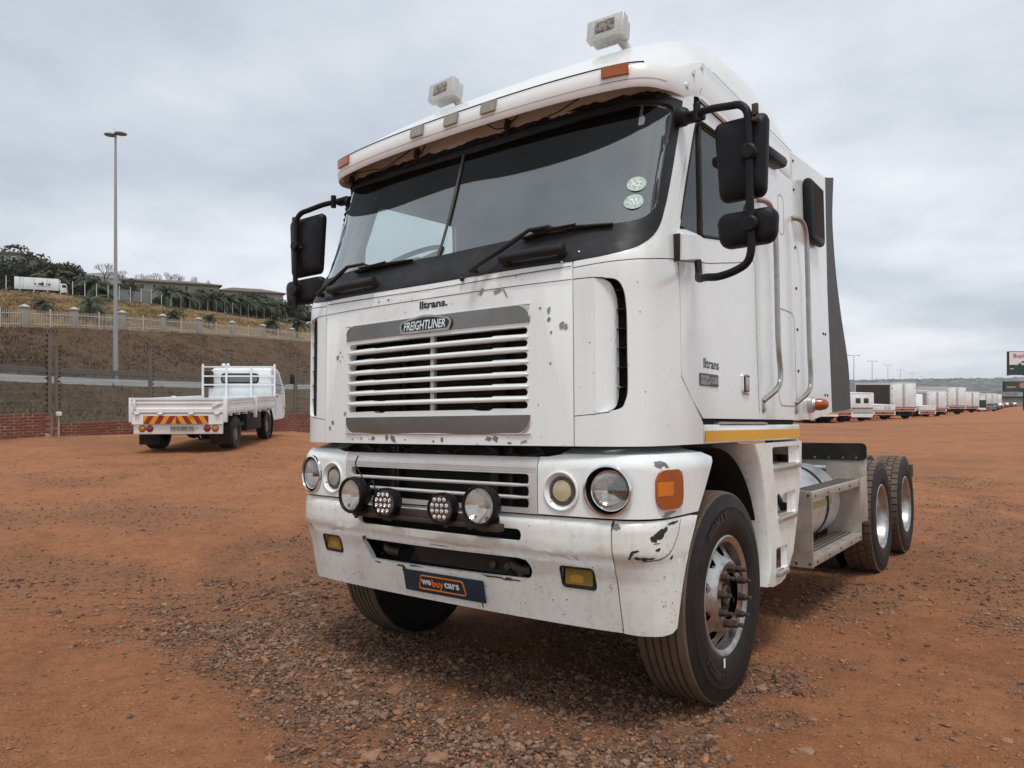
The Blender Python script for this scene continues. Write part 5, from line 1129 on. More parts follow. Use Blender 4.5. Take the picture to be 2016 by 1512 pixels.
# ------------------------------------------------------------------ the slope on the left: verge, drain, road, bank, grass hill
def lerp_a(a, v0, v1): return v0+(v1-v0)*np.clip((np.asarray(a, float)+.70)/.41, -.6, 1.4)
def Dw(a): return 28.3/(.714-a)
def Drd(a): return 30.4/np.maximum(.119-a, .13)
def Dpl(a): return 47.8/np.maximum(.153-a, .15)
def left_nodes(a):
    zw = lerp_a(a, -1.47, -1.85); zt = lerp_a(a, .48, -.10); zb = lerp_a(a, .14, -.47); zp = lerp_a(a, 4.3, 6.25); zh = lerp_a(a, 10.35, 12.8)
    R_, Pp = Drd(a), Dpl(a); W_ = Dw(a)
    return [(W_+.12, zw), (W_+2.0, zw+.12), (.72*R_+.28*W_, zw*.6+zb*.4), (.90*R_, zb), (.955*R_, zt), (.985*R_, zt+.04), (1.10*R_, zt+.08), (1.16*R_, zt+.25), (Pp-.3, zp), (Pp+1, zp+.15), (1.22*Pp, zp+.52*(zh-zp)), (1.45*Pp, zh), (1.52*Pp, zh+.55), (2.3*Pp, zh+1.5), (3.2*Pp, zh+2.5)]
def left_z(a, D):
    n = left_nodes(a); return float(np.interp(D, [p[0] for p in n], [p[1] for p in n]))
AL = np.linspace(-1.5, .04, 160)
def strip(name, i0, i1, sub, m, amp, seed):
    rows = []
    for a in AL:
        n = left_nodes(a); ds = [p[0] for p in n][i0:i1+1]; zs_ = [p[1] for p in n][i0:i1+1]
        dd = np.concatenate([np.linspace(ds[k], ds[k+1], sub, endpoint=False) for k in range(len(ds)-1)]+[[ds[-1]]])
        zz = np.interp(dd, ds, zs_); rows.append(np.stack([a*dd, dd, zz], 1))
    R_ = np.array(rows); wq = smst(-.17, .0, AL)[:, None]; R_[..., 2] = R_[..., 2]*(1-wq)+wq*(ground_z(R_[..., 0], R_[..., 1])-.6); R_[..., 2] += amp*fbm(R_[..., 0], R_[..., 1], .35, seed, 4, .6)*np.minimum(1, np.minimum(np.arange(R_.shape[1]), np.arange(R_.shape[1])[::-1])/2.)[None]
    Vw = CAM+R_[..., :1]*CR+R_[..., 1:2]*CF; Vw[..., 2] = CAM[2]+R_[..., 2]
    n0, n1 = R_.shape[:2]; ix = np.arange(n0*n1).reshape(n0, n1)
    F_ = np.stack([ix[:-1, :-1], ix[1:, :-1], ix[1:, 1:], ix[:-1, 1:]], -1).reshape(-1, 4)
    return tag(link(name, np_mesh(name, Vw.reshape(-1, 3), F_), m), kind='structure')
def grass_mat(name, c0, c1, c2, s=1.0):
    m = bpy.data.materials.new(name); m.use_nodes = True; t = m.node_tree; p = t.nodes['Principled BSDF']; l = t.links.new
    p.inputs['Roughness'].default_value = 1; p.inputs['Specular IOR Level'].default_value = .1
    tc = N(t, 'ShaderNodeTexCoord'); mp = N(t, 'ShaderNodeMapping'); mp.inputs['Rotation'].default_value = (0, 0, .646); l(tc.outputs['Object'], mp.inputs[0])
    n1 = N(t, 'ShaderNodeTexNoise', ins={'Scale': .35*s, 'Detail': 8, 'Roughness': .65, 'Distortion': .6}); l(mp.outputs[0], n1.inputs['Vector'])
    n2 = N(t, 'ShaderNodeTexNoise', ins={'Scale': 3.2*s, 'Detail': 8, 'Roughness': .75}); l(mp.outputs[0], n2.inputs['Vector'])
    r1 = ramp(t, [(.32, c0), (.5, c1), (.68, c2)]); ad_ = N(t, 'ShaderNodeMath', operation='MULTIPLY_ADD', ins={1: .55}); l(n2.outputs[0], ad_.inputs[0])
    ml = N(t, 'ShaderNodeMath', operation='MULTIPLY', ins={1: .45}); l(n1.outputs[0], ml.inputs[0]); l(ml.outputs[0], ad_.inputs[2]); l(ad_.outputs[0], r1.inputs[0]); l(r1.outputs[0], p.inputs['Base Color'])
    b = N(t, 'ShaderNodeBump', ins={'Strength': 1, 'Distance': .35}); l(n2.outputs[0], b.inputs['Height']); l(b.outputs[0], p.inputs['Normal']); return m
VERGE = grass_mat('dry_verge', (.10, .074, .048), (.175, .13, .084), (.235, .178, .115), 2.4)
BANK = grass_mat('brown_bank', (.085, .056, .036), (.16, .106, .067), (.225, .155, .10), 1.9)
HILL = grass_mat('golden_grass', (.13, .085, .036), (.255, .172, .080), (.33, .235, .12), .9)
TOPM = grass_mat('hilltop_soil', (.05, .04, .025), (.09, .075, .04), (.13, .11, .06), 1)
CONC = mat('weathered_concrete', (.20, .20, .195), .85, n=(.8, (.145, .14, .13), .6, .4, .7), n2=(6, (.25, .245, .235), .4, .45, .7))
TAR = mat('asphalt', (.055, .055, .056), .9, n=(3, (.08, .078, .075), .5, .4, .7))
strip('verge', 0, 3, 8, VERGE, .10, 41); strip('drain', 3, 4, 3, CONC, 0, 0); strip('kerb', 4, 5, 2, CONC, 0, 0); strip('road', 5, 6, 3, TAR, 0, 0)
strip('bank', 6, 9, 8, BANK, .25, 43); strip('grass_hill', 9, 12, 8, HILL, .5, 47); strip('hilltop', 12, 14, 5, TOPM, .4, 53)
tag(MB().box((0, 0, 0), (.001, .001, .001)).build('kerb', CONC), kind='structure') if False else None
UPZ = Vector((0, 0, 1))
def LP(a, D, dz_=0.): return Vector(to_world(a*D, D, left_z(a, D)+dz_))
def apx(px): return (px-1008)/FPX
# guard rail along the road
STEELG = mat('galvanised_rail', (.15, .13, .11), .7, n=(2, (.10, .085, .07), .6, .4, .7))
gr = empty('guard_rail', 'long grey steel guard rail along the road above the yard wall', 'guard rail', LP(-.5, Drd(-.5)))
o0 = gr.location
aa = np.linspace(-1.0, -.12, 60); prof_ = [(-.155, 0), (-.12, .05), (-.06, .05), (0, -.02), (.06, .05), (.12, .05), (.155, 0)]
v = []
for a in aa:
    base = Vector(to_world(a*Drd(a), Drd(a), float(lerp_a(a, .83, .46)))); 
    for z_, d_ in prof_: v.append(base+UPZ*z_+Vector(-CF)*d_-o0)
MB().add(v, [(i*7+k, (i+1)*7+k, (i+1)*7+k+1, i*7+k+1) for i in range(59) for k in range(6)]).build('rail_beam', STEELG, gr)
for a in np.linspace(-.99, -.13, 34):
    b_ = Vector(to_world(a*Drd(a)*1.003, Drd(a)*1.003, float(lerp_a(a, .83, .46))))-o0
    MB().box(b_+Vector((-.06, -.06, -.85)), b_+Vector((.06, .06, .12))).build('rail_post', STEELG, gr)
# dry tufts that roughen the slopes
def tufts(name, lab, n, a0, a1, i0, i1, hgt, m_cols, seed):
    r_ = np.random.default_rng(seed); a = r_.uniform(a0, a1, n); u = r_.uniform(0, 1, n); nodes = left_nodes(a); D0, D1 = np.asarray(nodes[i0][0])*np.ones(n), np.asarray(nodes[i1][0])*np.ones(n); D = D0+(D1-D0)*u
    keep = fbm(a*D, D, .25, seed, 3)+r_.normal(0, .2, n) > -.15; a, D = a[keep], D[keep]; n = len(a)
    nd = left_nodes(a); Ds = np.array([np.ones(n)*q[0] for q in nd]); Zs = np.array([np.ones(n)*q[1] for q in nd]); z = np.array([np.interp(D[k], Ds[:, k], Zs[:, k]) for k in range(n)])
    h = hgt*r_.uniform(.35, 1.2, n); tri = []
    for b in range(4):
        t = r_.uniform(0, 6.28, n); w = h*.20; lx, ly = r_.normal(0, .5, n)*h, r_.normal(0, .5, n)*h; ox, oy = r_.normal(0, .25, n)*h, r_.normal(0, .25, n)*h
        def pt(dx, dy, dz_): W = CAM+(a*D+ox+dx)[:, None]*CR+(D+oy+dy)[:, None]*CF; W[:, 2] = CAM[2]+z+dz_; return W
        tri.append(np.stack([pt(-w*np.cos(t), -w*np.sin(t), -.06), pt(w*np.cos(t), w*np.sin(t), -.06), pt(lx, ly, h)], 1))
    T = np.concatenate(tri); me = np_mesh(name, T.reshape(-1, 3), np.arange(len(T)*3).reshape(-1, 3), False)
    at = me.attributes.new('tone', 'FLOAT', 'POINT'); at.data.foreach_set('value', np.repeat(np.tile(r_.uniform(0, 1, n), 4), 3).astype(np.float32))
    tag(link(name, me, stone_mat(name, m_cols)), lab, 'grass', kind='stuff')
tufts('dry_grass', 'rough brown dry grass covering the steep bank', 14000, -.78, -.22, 7, 8, .20, [(0, (.075, .05, .03)), (.5, (.15, .10, .062)), (1, (.24, .165, .104))], 301)
tufts('dry_grass', 'rough dry grass on the verge below the road', 9000, -.78, -.22, 0, 3, .13, [(0, (.09, .067, .042)), (.5, (.17, .126, .08)), (1, (.26, .20, .13))], 302)
tufts('dry_grass', 'golden dry grass on the hill behind the palisade', 14000, -.78, -.22, 9, 11, .24, [(0, (.12, .08, .035)), (.5, (.26, .175, .08)), (1, (.36, .26, .14))], 303)
# ------------------------------------------------------------------ brick wall of the yard
BRICK = mat('red_brick', (.20, .062, .036), .9, n=(3, (.13, .045, .03), .7, .4, .7), n2=(25, (.28, .11, .07), .5, .45, .7))
MORT = mat('mortar', (.25, .14, .10), .95, n=(2.5, (.50, .42, .35), .9, .48, .62))
WU = np.array([.581, .814]); WO = np.array([-13.3, 21.0])      # wall runs along WU in ground coordinates
ub = Vector((CR*WU[0]+CF*WU[1]).tolist()); nb = Vector((CR*WU[1]-CF*WU[0]).tolist())
def wallp(s, zr): q = WO+WU*s; return Vector(to_world(q[0], q[1], zr))
w_o = wallp(0, -1.5)
bw = empty('brick_wall', 'low red brick boundary wall carrying the electric fence', 'wall', w_o)
def s_of(px): a = apx(px); return (a*WO[1]-WO[0])/(WU[0]-a*WU[1])
segs = [(s_of(-90), s_of(104), -.84), (s_of(106), s_of(880), -1.145)]
me_b = MB().box((-.106, -.052, -.0345), (.106, .052, .0345), .004).mesh('brick', angle=30); me_b.materials.append(BRICK)
rotw = math.atan2(ub.y, ub.x)
mid_b = MB()
for s0, s1, top in segs:
    mb = MB(); c0, c1 = wallp(s0, 0)-w_o, wallp(s1, 0)-w_o
    q = [c0+nb*.045, c1+nb*.045, c1-nb*.045, c0-nb*.045]; v = [Vector((p.x, p.y, CAM[2]-2.3-w_o.z)) for p in q]+[Vector((p.x, p.y, CAM[2]+top-.008-w_o.z)) for p in q]
    mb.add(v, [(0, 1, 2, 3)[::-1], (4, 5, 6, 7), (0, 1, 5, 4), (1, 2, 6, 5), (2, 3, 7, 6), (3, 0, 4, 7)]).build('mortar_core', MORT, bw, smooth=False)
    nc = 11 if top > -1 else 10
    for c in range(nc):
        zr = top-.036-.083*c; k = 0; s = s0+(.114 if c % 2 else 0)+.11
        while s < s1-.1:
            ps = s; pxl = 1008+FPX*(WO[0]+WU[0]*ps)/(WO[1]+WU[1]*ps)
            qg = WO+WU*ps; vis_ = zr > float(gz(np.array([qg[0]]), np.array([qg[1]]))[0])-.05
            if vis_ and (pxl < 268 or 545 < pxl < 625) and pxl > -25:
                o = link('brick', me_b, None, bw); o.location = wallp(ps, zr)-w_o+nb*random.uniform(-.004, .004); o.rotation_euler = (0, 0, rotw+random.uniform(-.01, .01))
            elif vis_:
                p = wallp(ps, zr)-w_o; mid_b.add([p+ub*a+nb*b+UPZ*z for z in (-.036, .036) for b in (-.055, .055) for a in (-.108, .108)], [(0, 2, 3, 1), (4, 5, 7, 6), (0, 1, 5, 4), (2, 6, 7, 3), (0, 4, 6, 2), (1, 3, 7, 5)])
            s += .228
tag(mid_b.build('bricks', BRICK, bw, smooth=False), kind='stuff')
# electric fence posts
FP = mat('fence_post_steel', (.14, .12, .10), .7, n=(8, (.17, .12, .085), .6, .4, .7)); INS = mat('black_insulator', (.012, .012, .012), .5)
posts = [(97, 1.48, 'tallest electric fence post with a T-shaped top beside the meter box', .042), (111, 1.05, 'shorter electric fence post next to the tallest one', .038), (296, 1.14, 'electric fence post rising behind the back end of the flatbed truck', .045), (450, 1.13, 'electric fence post behind the flatbed truck cab', .045), (581, 1.13, 'electric fence post between the flatbed truck and the big truck', .045)]
tops = []
for px_, zt, lab, w in posts:
    s = s_of(px_); b_ = wallp(s, -1.2); p = empty('fence_post', lab, 'fence post', b_, group='electric fence posts')
    h_ = zt+1.2; q = [ub*x*w+nb*y*w for x, y in ((-1, -1), (1, -1), (1, 1), (-1, 1))]
    MB().add([c+UPZ*0 for c in q]+[c+UPZ*h_ for c in q], [(0, 1, 5, 4), (1, 2, 6, 5), (2, 3, 7, 6), (3, 0, 4, 7), (4, 5, 6, 7)]).build('post', FP, p, smooth=False)
    mb = MB()
    for k in range(17):
        z = .12+k*(h_-.2)/16
        for sg in ((-1,) if px_ < 100 else (1,)): mb.lathe([(.0, 0), (.032, .0), (.032, .045), (.014, .05), (.014, .085), (0, .085)], UPZ*z+ub*sg*w*.9, ub*sg+UPZ*.15, 8)
    tag(mb.build('insulators', INS, p), kind='stuff')
    if px_ != 111:
        mb = MB().tube([UPZ*(h_+.02)-ub*.22, UPZ*(h_+.02)+ub*.22], .015, 6)
        mb.build('top_arm', FP, p); mb = MB()
        for k in range(5): mb.lathe([(0, 0), (.025, 0), (.025, .05), (0, .06)], UPZ*(h_+.02)+ub*(-.2+.1*k), UPZ, 6)
        tag(mb.build('top_insulators', INS, p), kind='stuff')
WIRE = mat('fence_wire', (.16, .15, .14), .6, metal=.5); mb = MB()
sA, sZ = s_of(-90), s_of(880)
for k in range(16): mb.tube([wallp(sA, -.98+.128*k)-w_o, wallp(sZ, -1.02+.128*k)-w_o], .0035, 4)
for k in range(26): mb.tube([wallp(sA, -.95+.055*k)-w_o-nb*.06, wallp(sZ, -1.0+.055*k)-w_o-nb*.06], .0022, 3)
n_ = int((sZ-sA)/.055)
for k in range(n_): s = sA+.055*k; mb.tube([wallp(s, -1.1)-w_o-nb*.06, wallp(s, .42)-w_o-nb*.06], .0022, 3)
wf = mb.build('wire_fence', WIRE, None, smooth=False); wf.location = w_o; tag(wf, 'thin wire mesh strung between the fence posts above the brick wall', 'fence', kind='stuff')
s = s_of(109); b_ = wallp(s, -1.5)+nb*.22; mt = empty('meter_box', 'small white meter box on two stakes at the end of the taller brick wall', 'box', b_)
MB().box((-.09, -.05, .58), (.09, .05, .70), .01).build('box', mat('meter_white', (.7, .69, .66), .5), mt); 
for x in (-.05, .03): MB().tube([(x, 0, -.1), (x*.6, 0, .6)], .014, 6).build('stake', mat('stake_wood', (.45, .36, .26), .8), mt)

# ------------------------------------------------------------------ tall street lamp on the left
GALV = mat('galvanised_pole', (.36, .36, .36), .5, metal=.3, n=(3, (.28, .275, .27), .5, .4, .7))
def lamp_post(px, ybase, ytop, D, lab, name='street_lamp', r=.13, arms=None, grp=None):
    b_ = Vector(pix(px, ybase, D)); h_ = (ybase-ytop)/FPX*D; o = empty(name, lab, 'street lamp', b_, group=grp)
    MB().tube([(0, 0, -1), (0, 0, h_*.22), (0, 0, h_*.221), (0, 0, h_)], [r, r*.96, r*.80, r*.42], 12).build('pole', GALV, o)
    cr_ = Vector(CR); 
    for sg, ln, up in arms:
        MB().tube([UPZ*(h_-.1), UPZ*(h_+up*.6)+cr_*sg*ln*.4, UPZ*(h_+up)+cr_*sg*ln], .05*r/.13, 6).build('arm', GALV, o)
        c = UPZ*(h_+up)+cr_*sg*(ln+.15); MB().sphere(c, .30*r/.13, 12, 7, (1.1, 1.1, .28)).build('lamp_head', GALV, o)
    return o, h_
o, h_ = lamp_post(227.5, 738, 266, 50, 'tall grey double-headed street lamp rising beside the road', r=.165, arms=((-1, .2, .02), (1, .2, .1)))
MB().tube([UPZ*h_, UPZ*(h_+.55)-Vector(CR)*.12], .012, 5).build('spike', GALV, o)
sr = [(1681, 700, 190), (1717, 711, 236), (1748, 719, 290), (1773, 728, 350), (1795.5, 735, 430), (1814, 741, 530)]
ords = ['nearest and tallest', 'second', 'third', 'fourth', 'fifth', 'farthest and smallest']
for (px_, yt, D), od in zip(sr, ords):
    lamp_post(px_, 800, yt, D, od+' twin-armed street lamp in the receding line beyond the parked trucks', r=.16, arms=((-1, 1.2, .05), (1, 1.2, .05)), grp='street lamps beyond the parked trucks')
# ------------------------------------------------------------------ palisade fence with pillars
PAL = mat('cream_palisade', (.52, .47, .39), .6, n=(2, (.42, .37, .3), .5, .4, .7)); PIL = mat('cream_pillar', (.30, .275, .24), .85, n=(2, (.29, .26, .22), .6, .4, .7))
fo_ = LP(-.5, Dpl(-.5)); pf = empty('palisade_fence', 'long cream palisade fence with capped pillars above the brown bank', 'fence', fo_)
pxs = [-52, 48, 146, 240, 320, 391, 457, 518, 575, 628]
pa = [apx(p) for p in pxs]
for i, a in enumerate(pa):
    D = Dpl(a); b_ = Vector(to_world(a*D, D, left_z(a, D-.3)))-fo_
    pp = MB().box(b_+Vector((-.25, -.25, -.6)), b_+Vector((.25, .25, 1.68)), .03).build('pillar', PIL, pf)
    MB().add([b_+Vector((x*.31, y*.31, 1.68)) for x, y in ((-1, -1), (1, -1), (1, 1), (-1, 1))]+[b_+Vector((x*.31, y*.31, 1.76)) for x, y in ((-1, -1), (1, -1), (1, 1), (-1, 1))]+[b_+Vector((0, 0, 1.95))], [(0, 1, 5, 4), (1, 2, 6, 5), (2, 3, 7, 6), (3, 0, 4, 7), (4, 5, 8), (5, 6, 8), (6, 7, 8), (7, 4, 8), (3, 2, 1, 0)]).build('pillar_cap', PAL, pp, smooth=False)
for i in range(len(pa)-1):
    a0, a1 = pa[i], pa[i+1]; P0 = Vector(to_world(a0*Dpl(a0), Dpl(a0), left_z(a0, Dpl(a0)-.3)))-fo_; P1 = Vector(to_world(a1*Dpl(a1), Dpl(a1), left_z(a1, Dpl(a1)-.3)))-fo_
    d = (P1-P0); ln = math.hypot(d.x, d.y); n = int(ln/.17); mb = MB()
    for k in range(1, n):
        p = P0+d*(k/n); h_ = 1.5; w = .032
        if k == n//2: continue
        e = Vector((d.x, d.y, 0)).normalized()*w
        mb.add([p-e+UPZ*.12, p+e+UPZ*.12, p+e+UPZ*(h_-.06), p+UPZ*h_, p-e+UPZ*(h_-.06)], [(0, 1, 2, 3, 4)])
    tag(mb.build('pickets', PAL, pf, smooth=False), kind='stuff')
    for z in (.35, 1.2): MB().tube([P0+UPZ*z, P1+UPZ*z], .03, 4).build('rail', PAL, pf)
    m_ = P0+d*.5; MB().box(m_+Vector((-.05, -.05, -.1)), m_+Vector((.05, .05, 1.62))).build('post', PAL, pf)
    e = Vector((-d.y, d.x, 0)).normalized()*.1
    MB().add([P0-e-UPZ*.6, P1-e-UPZ*.6, P1-e+UPZ*.12, P0-e+UPZ*.12, P0+e-UPZ*.6, P1+e-UPZ*.6, P1+e+UPZ*.12, P0+e+UPZ*.12], [(0, 1, 2, 3), (4, 7, 6, 5), (3, 2, 6, 7)]).build('plinth', PIL, pf, smooth=False)

# ------------------------------------------------------------------ trees and palms
LEAF = [mat('palm_leaf', (.052, .066, .030), .7, n=(2, (.09, .10, .046), .6, .4, .7)), mat('dark_leaf', (.036, .046, .024), .8, n=(1.2, (.07, .075, .036), .6, .4, .7)), mat('olive_leaf', (.065, .06, .03), .8, n=(1.2, (.10, .085, .045), .6, .4, .7))]
BARK = mat('bark', (.075, .058, .045), .9, n=(6, (.12, .095, .075), .6, .4, .7)); DEAD = mat('dead_frond', (.15, .105, .06), .9)
def palm_meshes(seed, nf=34, fl=1.0):
    r_ = random.Random(seed); mb = MB(); h = 1.0
    for k in range(nf):
        az_ = 2*math.pi*k/nf*3.9+r_.uniform(-.3, .3); el = r_.uniform(-.35, 1.35); ln = fl*r_.uniform(.75, 1.1); d = Vector((math.cos(az_), math.sin(az_), 0))
        P = [Vector((0, 0, 0))]; e = el
        for i in range(7): P.append(P[-1]+(d*math.cos(e)+UPZ*math.sin(e))*ln/7); e -= .26
        for i in range(7):
            t = (P[i+1]-P[i]).normalized(); s = t.cross(UPZ).normalized()
            for j in range(3):
                o_ = P[i].lerp(P[i+1], j/3.); w = ln*.30*(1-.75*abs(i/6-.4))
                for sg in (-1, 1):
                    tip = o_+s*sg*w*.75+t*w*.55-UPZ*w*r_.uniform(.25, .6); mb.add([o_, o_+t*.045*ln, tip], [(0, 1, 2)])
        mb.tube(P, [.014*ln, .012*ln, .011*ln, .009*ln, .008*ln, .006*ln, .005*ln, .003*ln], 3)
    return mb.mesh('fronds', smooth=False)
PM = [palm_meshes(s) for s in (1, 2, 3)]
for m_ in PM: m_.materials.append(LEAF[0])
TK = MB().tube([(0, 0, -.3), (0, 0, .15), (.02, 0, .6), (0, 0, 1.0)], [.16, .13, .10, .12], 8).mesh('trunk'); TK.materials.append(BARK)
def palm(px, ybase, ytop, D, lab, spread=1.0, k=0, trunk=.5):
    b_ = Vector(pix(px, ybase, D)); H_ = (ybase-ytop)/FPX*D; o = empty('palm_tree', lab, 'palm', b_, group='palms on the hillside')
    t_ = link('trunk', TK, None, o); th = H_*trunk; t_.scale = (max(1.0, H_*.32),)*2+(th,)
    f_ = link('crown', PM[k % 3], None, o); f_.location = (0, 0, th); q = H_*(1-trunk)*1.25*spread; f_.scale = (q, q, q*1.0); f_.rotation_euler = (0, 0, k*1.3)
    return o
def leafy(seed, n=2600, dens=1.0, rz=.8, m=1, lobes=9):
    r_ = np.random.default_rng(seed); lob = r_.normal(0, .42, (lobes, 3))*np.array([1, 1, .7])+np.array([0, 0, .05]); rad_l = r_.uniform(.28, .5, lobes)
    i = r_.integers(0, lobes, n); d = r_.normal(size=(n, 3)); d /= np.linalg.norm(d, axis=1)[:, None]; P = lob[i]+d*(rad_l[i]*r_.uniform(.55, 1.05, n)**.5)[:, None]
    P[:, 2] *= rz; u = r_.normal(size=(n, 3)); u /= np.linalg.norm(u, axis=1)[:, None]; v_ = np.cross(u, r_.normal(size=(n, 3))); v_ /= np.linalg.norm(v_, axis=1)[:, None]
    s = r_.uniform(.035, .075, n)[:, None]; Q = np.stack([P-u*s, P+v_*s*.6, P+u*s, P-v_*s*.6], 1); me = np_mesh('crown', Q.reshape(-1, 3), np.arange(4*n).reshape(-1, 4), False); me.materials.append(LEAF[m]); return me
LM = [leafy(1, m=1), leafy(2, m=1, lobes=12), leafy(3, m=2), leafy(4, m=1, lobes=7)]
TRK = MB().tube([(0, 0, -.4), (.0, 0, .3), (.03, .02, .8), (-.02, .03, 1.25)], [.09, .07, .05, .02], 8).tube([(.0, 0, .4), (.25, .1, .8), (.4, .15, 1.15)], [.045, .03, .012], 6).tube([(0, 0, .45), (-.22, -.1, .85), (-.38, -.1, 1.1)], [.045, .03, .012], 6).mesh('trunk'); TRK.materials.append(BARK)
def tree(px, ybase, ytop, D, lab, k=0, wid=1.0, trunk=.35, grp='trees along the top of the hill'):
    b_ = Vector(pix(px, ybase, D)); H_ = (ybase-ytop)/FPX*D; o = empty('broadleaf_tree', lab, 'tree', b_, group=grp)
    t_ = link('trunk', TRK, None, o); t_.scale = (H_*.55,)*2+(H_*.55,)
    c_ = link('crown', LM[k % 4], None, o); c_.location = (0, 0, H_*(trunk+(1-trunk)/2)); q = H_*(1-trunk)/1.45; c_.scale = (q*wid*1.3, q*wid*1.3, q*1.05); c_.rotation_euler = (0, 0, k*2.1); return o
def bare_mesh(seed, depth=6):
    r_ = random.Random(seed); mb = MB()
    def br(p, d, ln, rd, k):
        q = p+d*ln; m_ = p.lerp(q, .5)+Vector((r_.uniform(-.05, .05), r_.uniform(-.05, .05), 0))*ln; mb.tube([p, m_, q], [rd, rd*.85, rd*.68], 5 if k > 3 else 3, cap=False)
        if k == 0: return
        for i in range(3 if k > 3 else r_.choice((2, 3))):
            a = r_.uniform(0, 6.28); sp = r_.uniform(.3, .75); t = d.orthogonal().normalized(); t.rotate(Matrix.Rotation(a, 3, d)); nd = (d+t*sp+UPZ*.12).normalized(); br(q, nd, ln*r_.uniform(.66, .82), rd*.62, k-1)
    br(Vector((0, 0, -.03)), UPZ, .24, .024, depth); return mb
BT = [bare_mesh(s, 6).mesh('branches') for s in (5, 8)]
for m_ in BT: m_.materials.append(mat('bare_branch', (.085, .072, .06), .9))
def bare(px, ybase, ytop, D, lab, k=0, wid=1.0):
    b_ = Vector(pix(px, ybase, D)); H_ = (ybase-ytop)/FPX*D; o = empty('bare_tree', lab, 'tree', b_, group='leafless trees behind the hilltop buildings')
    c = link('branches', BT[k % 2], None, o); c.scale = (H_*wid,)*2+(H_,); c.rotation_euler = (0, 0, k*1.7); return o
def HD(px, f): return float(Dpl(apx(px))*f)
def hy(px, f): a = apx(px); D = Dpl(a)*f; return 756-left_z(a, D)/D*FPX
# small palms on the grass just behind the palisade, left to right
for i, (px_, yt, f, sp, lab) in enumerate([(8, 600, 1.10, 1, 'small palm at the left edge of the picture behind the palisade'), (85, 574, 1.12, 1.05, 'small round palm left of the tall street lamp behind the palisade'), (180, 562, 1.10, 1.2, 'wide young palm between two pillars just left of the street lamp'), (341, 598, 1.08, 1.1, 'small palm behind the palisade under the large brown-roofed building'), (411, 605, 1.08, 1.0, 'lower small palm behind the palisade right of the one under the building'), (537, 612, 1.08, 1.1, 'small palm behind the palisade near the big truck mirror'), (585, 607, 1.05, .9, 'small palm partly hidden by the big truck mirror')]):
    palm(px_, hy(px_, f)+6, yt, HD(px_, f), lab, sp*.85, i, .52)
# hilltop row
rowl = [(2, 512, 2, 1.2, 'olive tree at the far left above the parked white lorry'), (28, 492, 2, 1.0, 'tall bushy tree behind the grey house at far left'), (45, 520, 3, 1.0, 'dark round tree above the rear of the white lorry'), (66, 532, 1, 1.0, 'dark tree above the middle of the white lorry'), (88, 508, 0, 1.1, 'tall dark tree above the cab of the white lorry'), (112, 512, 1, 1.1, 'dark spreading tree right of the white lorry'), (138, 526, 3, 1.0, 'dark tree left of the white gabled roof'), (158, 535, 0, 1.0, 'low dark tree under the white gabled roof')]
for i, (px_, yt, k, wd, lab) in enumerate(rowl): tree(px_, hy(px_, 1.72)+2, yt, HD(px_, 1.72)+(30 if px_ < 40 else 0), lab, k, wd*.85, .15)
palm(97, hy(97, 1.6)+2, 520, HD(97, 1.6), 'palm standing among the dark trees above the white lorry', 1.2, 4, .5)
palm(185, hy(185, 1.55)+2, 536, HD(185, 1.55), 'large drooping palm left of the street lamp on the hilltop', 1.3, 1, .45); palm(207, hy(207, 1.55)+2, 548, HD(207, 1.55), 'brownish palm right behind the street lamp', 1.1, 2, .45)
pr = [(331, 552, 1.2), (352, 556, 1.1), (372, 560, 1.15), (392, 560, 1.0), (412, 562, 1.1), (430, 563, 1.1), (449, 566, 1.0), (467, 570, 1.05), (484, 570, 1.0), (503, 573, 1.0), (520, 575, 1.0), (537, 575, 1.0), (553, 580, 1.0), (570, 582, 1.0), (588, 584, 1.0)]
for i, (px_, yt, sp) in enumerate(pr):
    palm(px_, hy(px_, 1.5)+2, yt, HD(px_, 1.5), 'palm number %s from the left in the dark row before the brown-roofed buildings' % ['one', 'two', 'three', 'four', 'five', 'six', 'seven', 'eight', 'nine', 'ten', 'eleven', 'twelve', 'thirteen', 'fourteen', 'fifteen'][i], sp*.95, i, .5)
tree(318, hy(318, 1.5)+2, 586, HD(318, 1.5), 'small round dark bush at the foot of the grey retaining wall', 3, 1.2, .05); tree(258, hy(258, 1.5), 550, HD(258, 1.5), 'thin brownish tree in front of the grey retaining wall', 2, .6, .4)
for i, (px_, yt) in enumerate([(403, 575), (440, 578), (476, 582), (512, 586), (548, 590), (580, 592)]):
    tree(px_, hy(px_, 1.62)+2, yt, HD(px_, 1.62), 'dark bushy tree filling the %s gap of the palm row' % ['first', 'second', 'third', 'fourth', 'fifth', 'last'][i], i, 1.6, .1)
bare(206, 570, 503, 150, 'large leafless tree rising behind the street lamp', 0, .9); bare(240, 572, 516, 150, 'leafless tree just right of the street lamp', 1, .9)
for i, (px_, yt) in enumerate([(275, 525), (292, 522), (310, 523), (328, 518), (345, 524), (360, 527), (385, 533), (408, 540)]):
    bare(px_, 585, yt, 210+5*i, 'leafless tree number %s from the left over the brown roof' % ['one', 'two', 'three', 'four', 'five', 'six', 'seven', 'eight'][i], i, .55)
bare(22, 540, 478, 140, 'leafless tree over the grey house at far left', 1, .8)
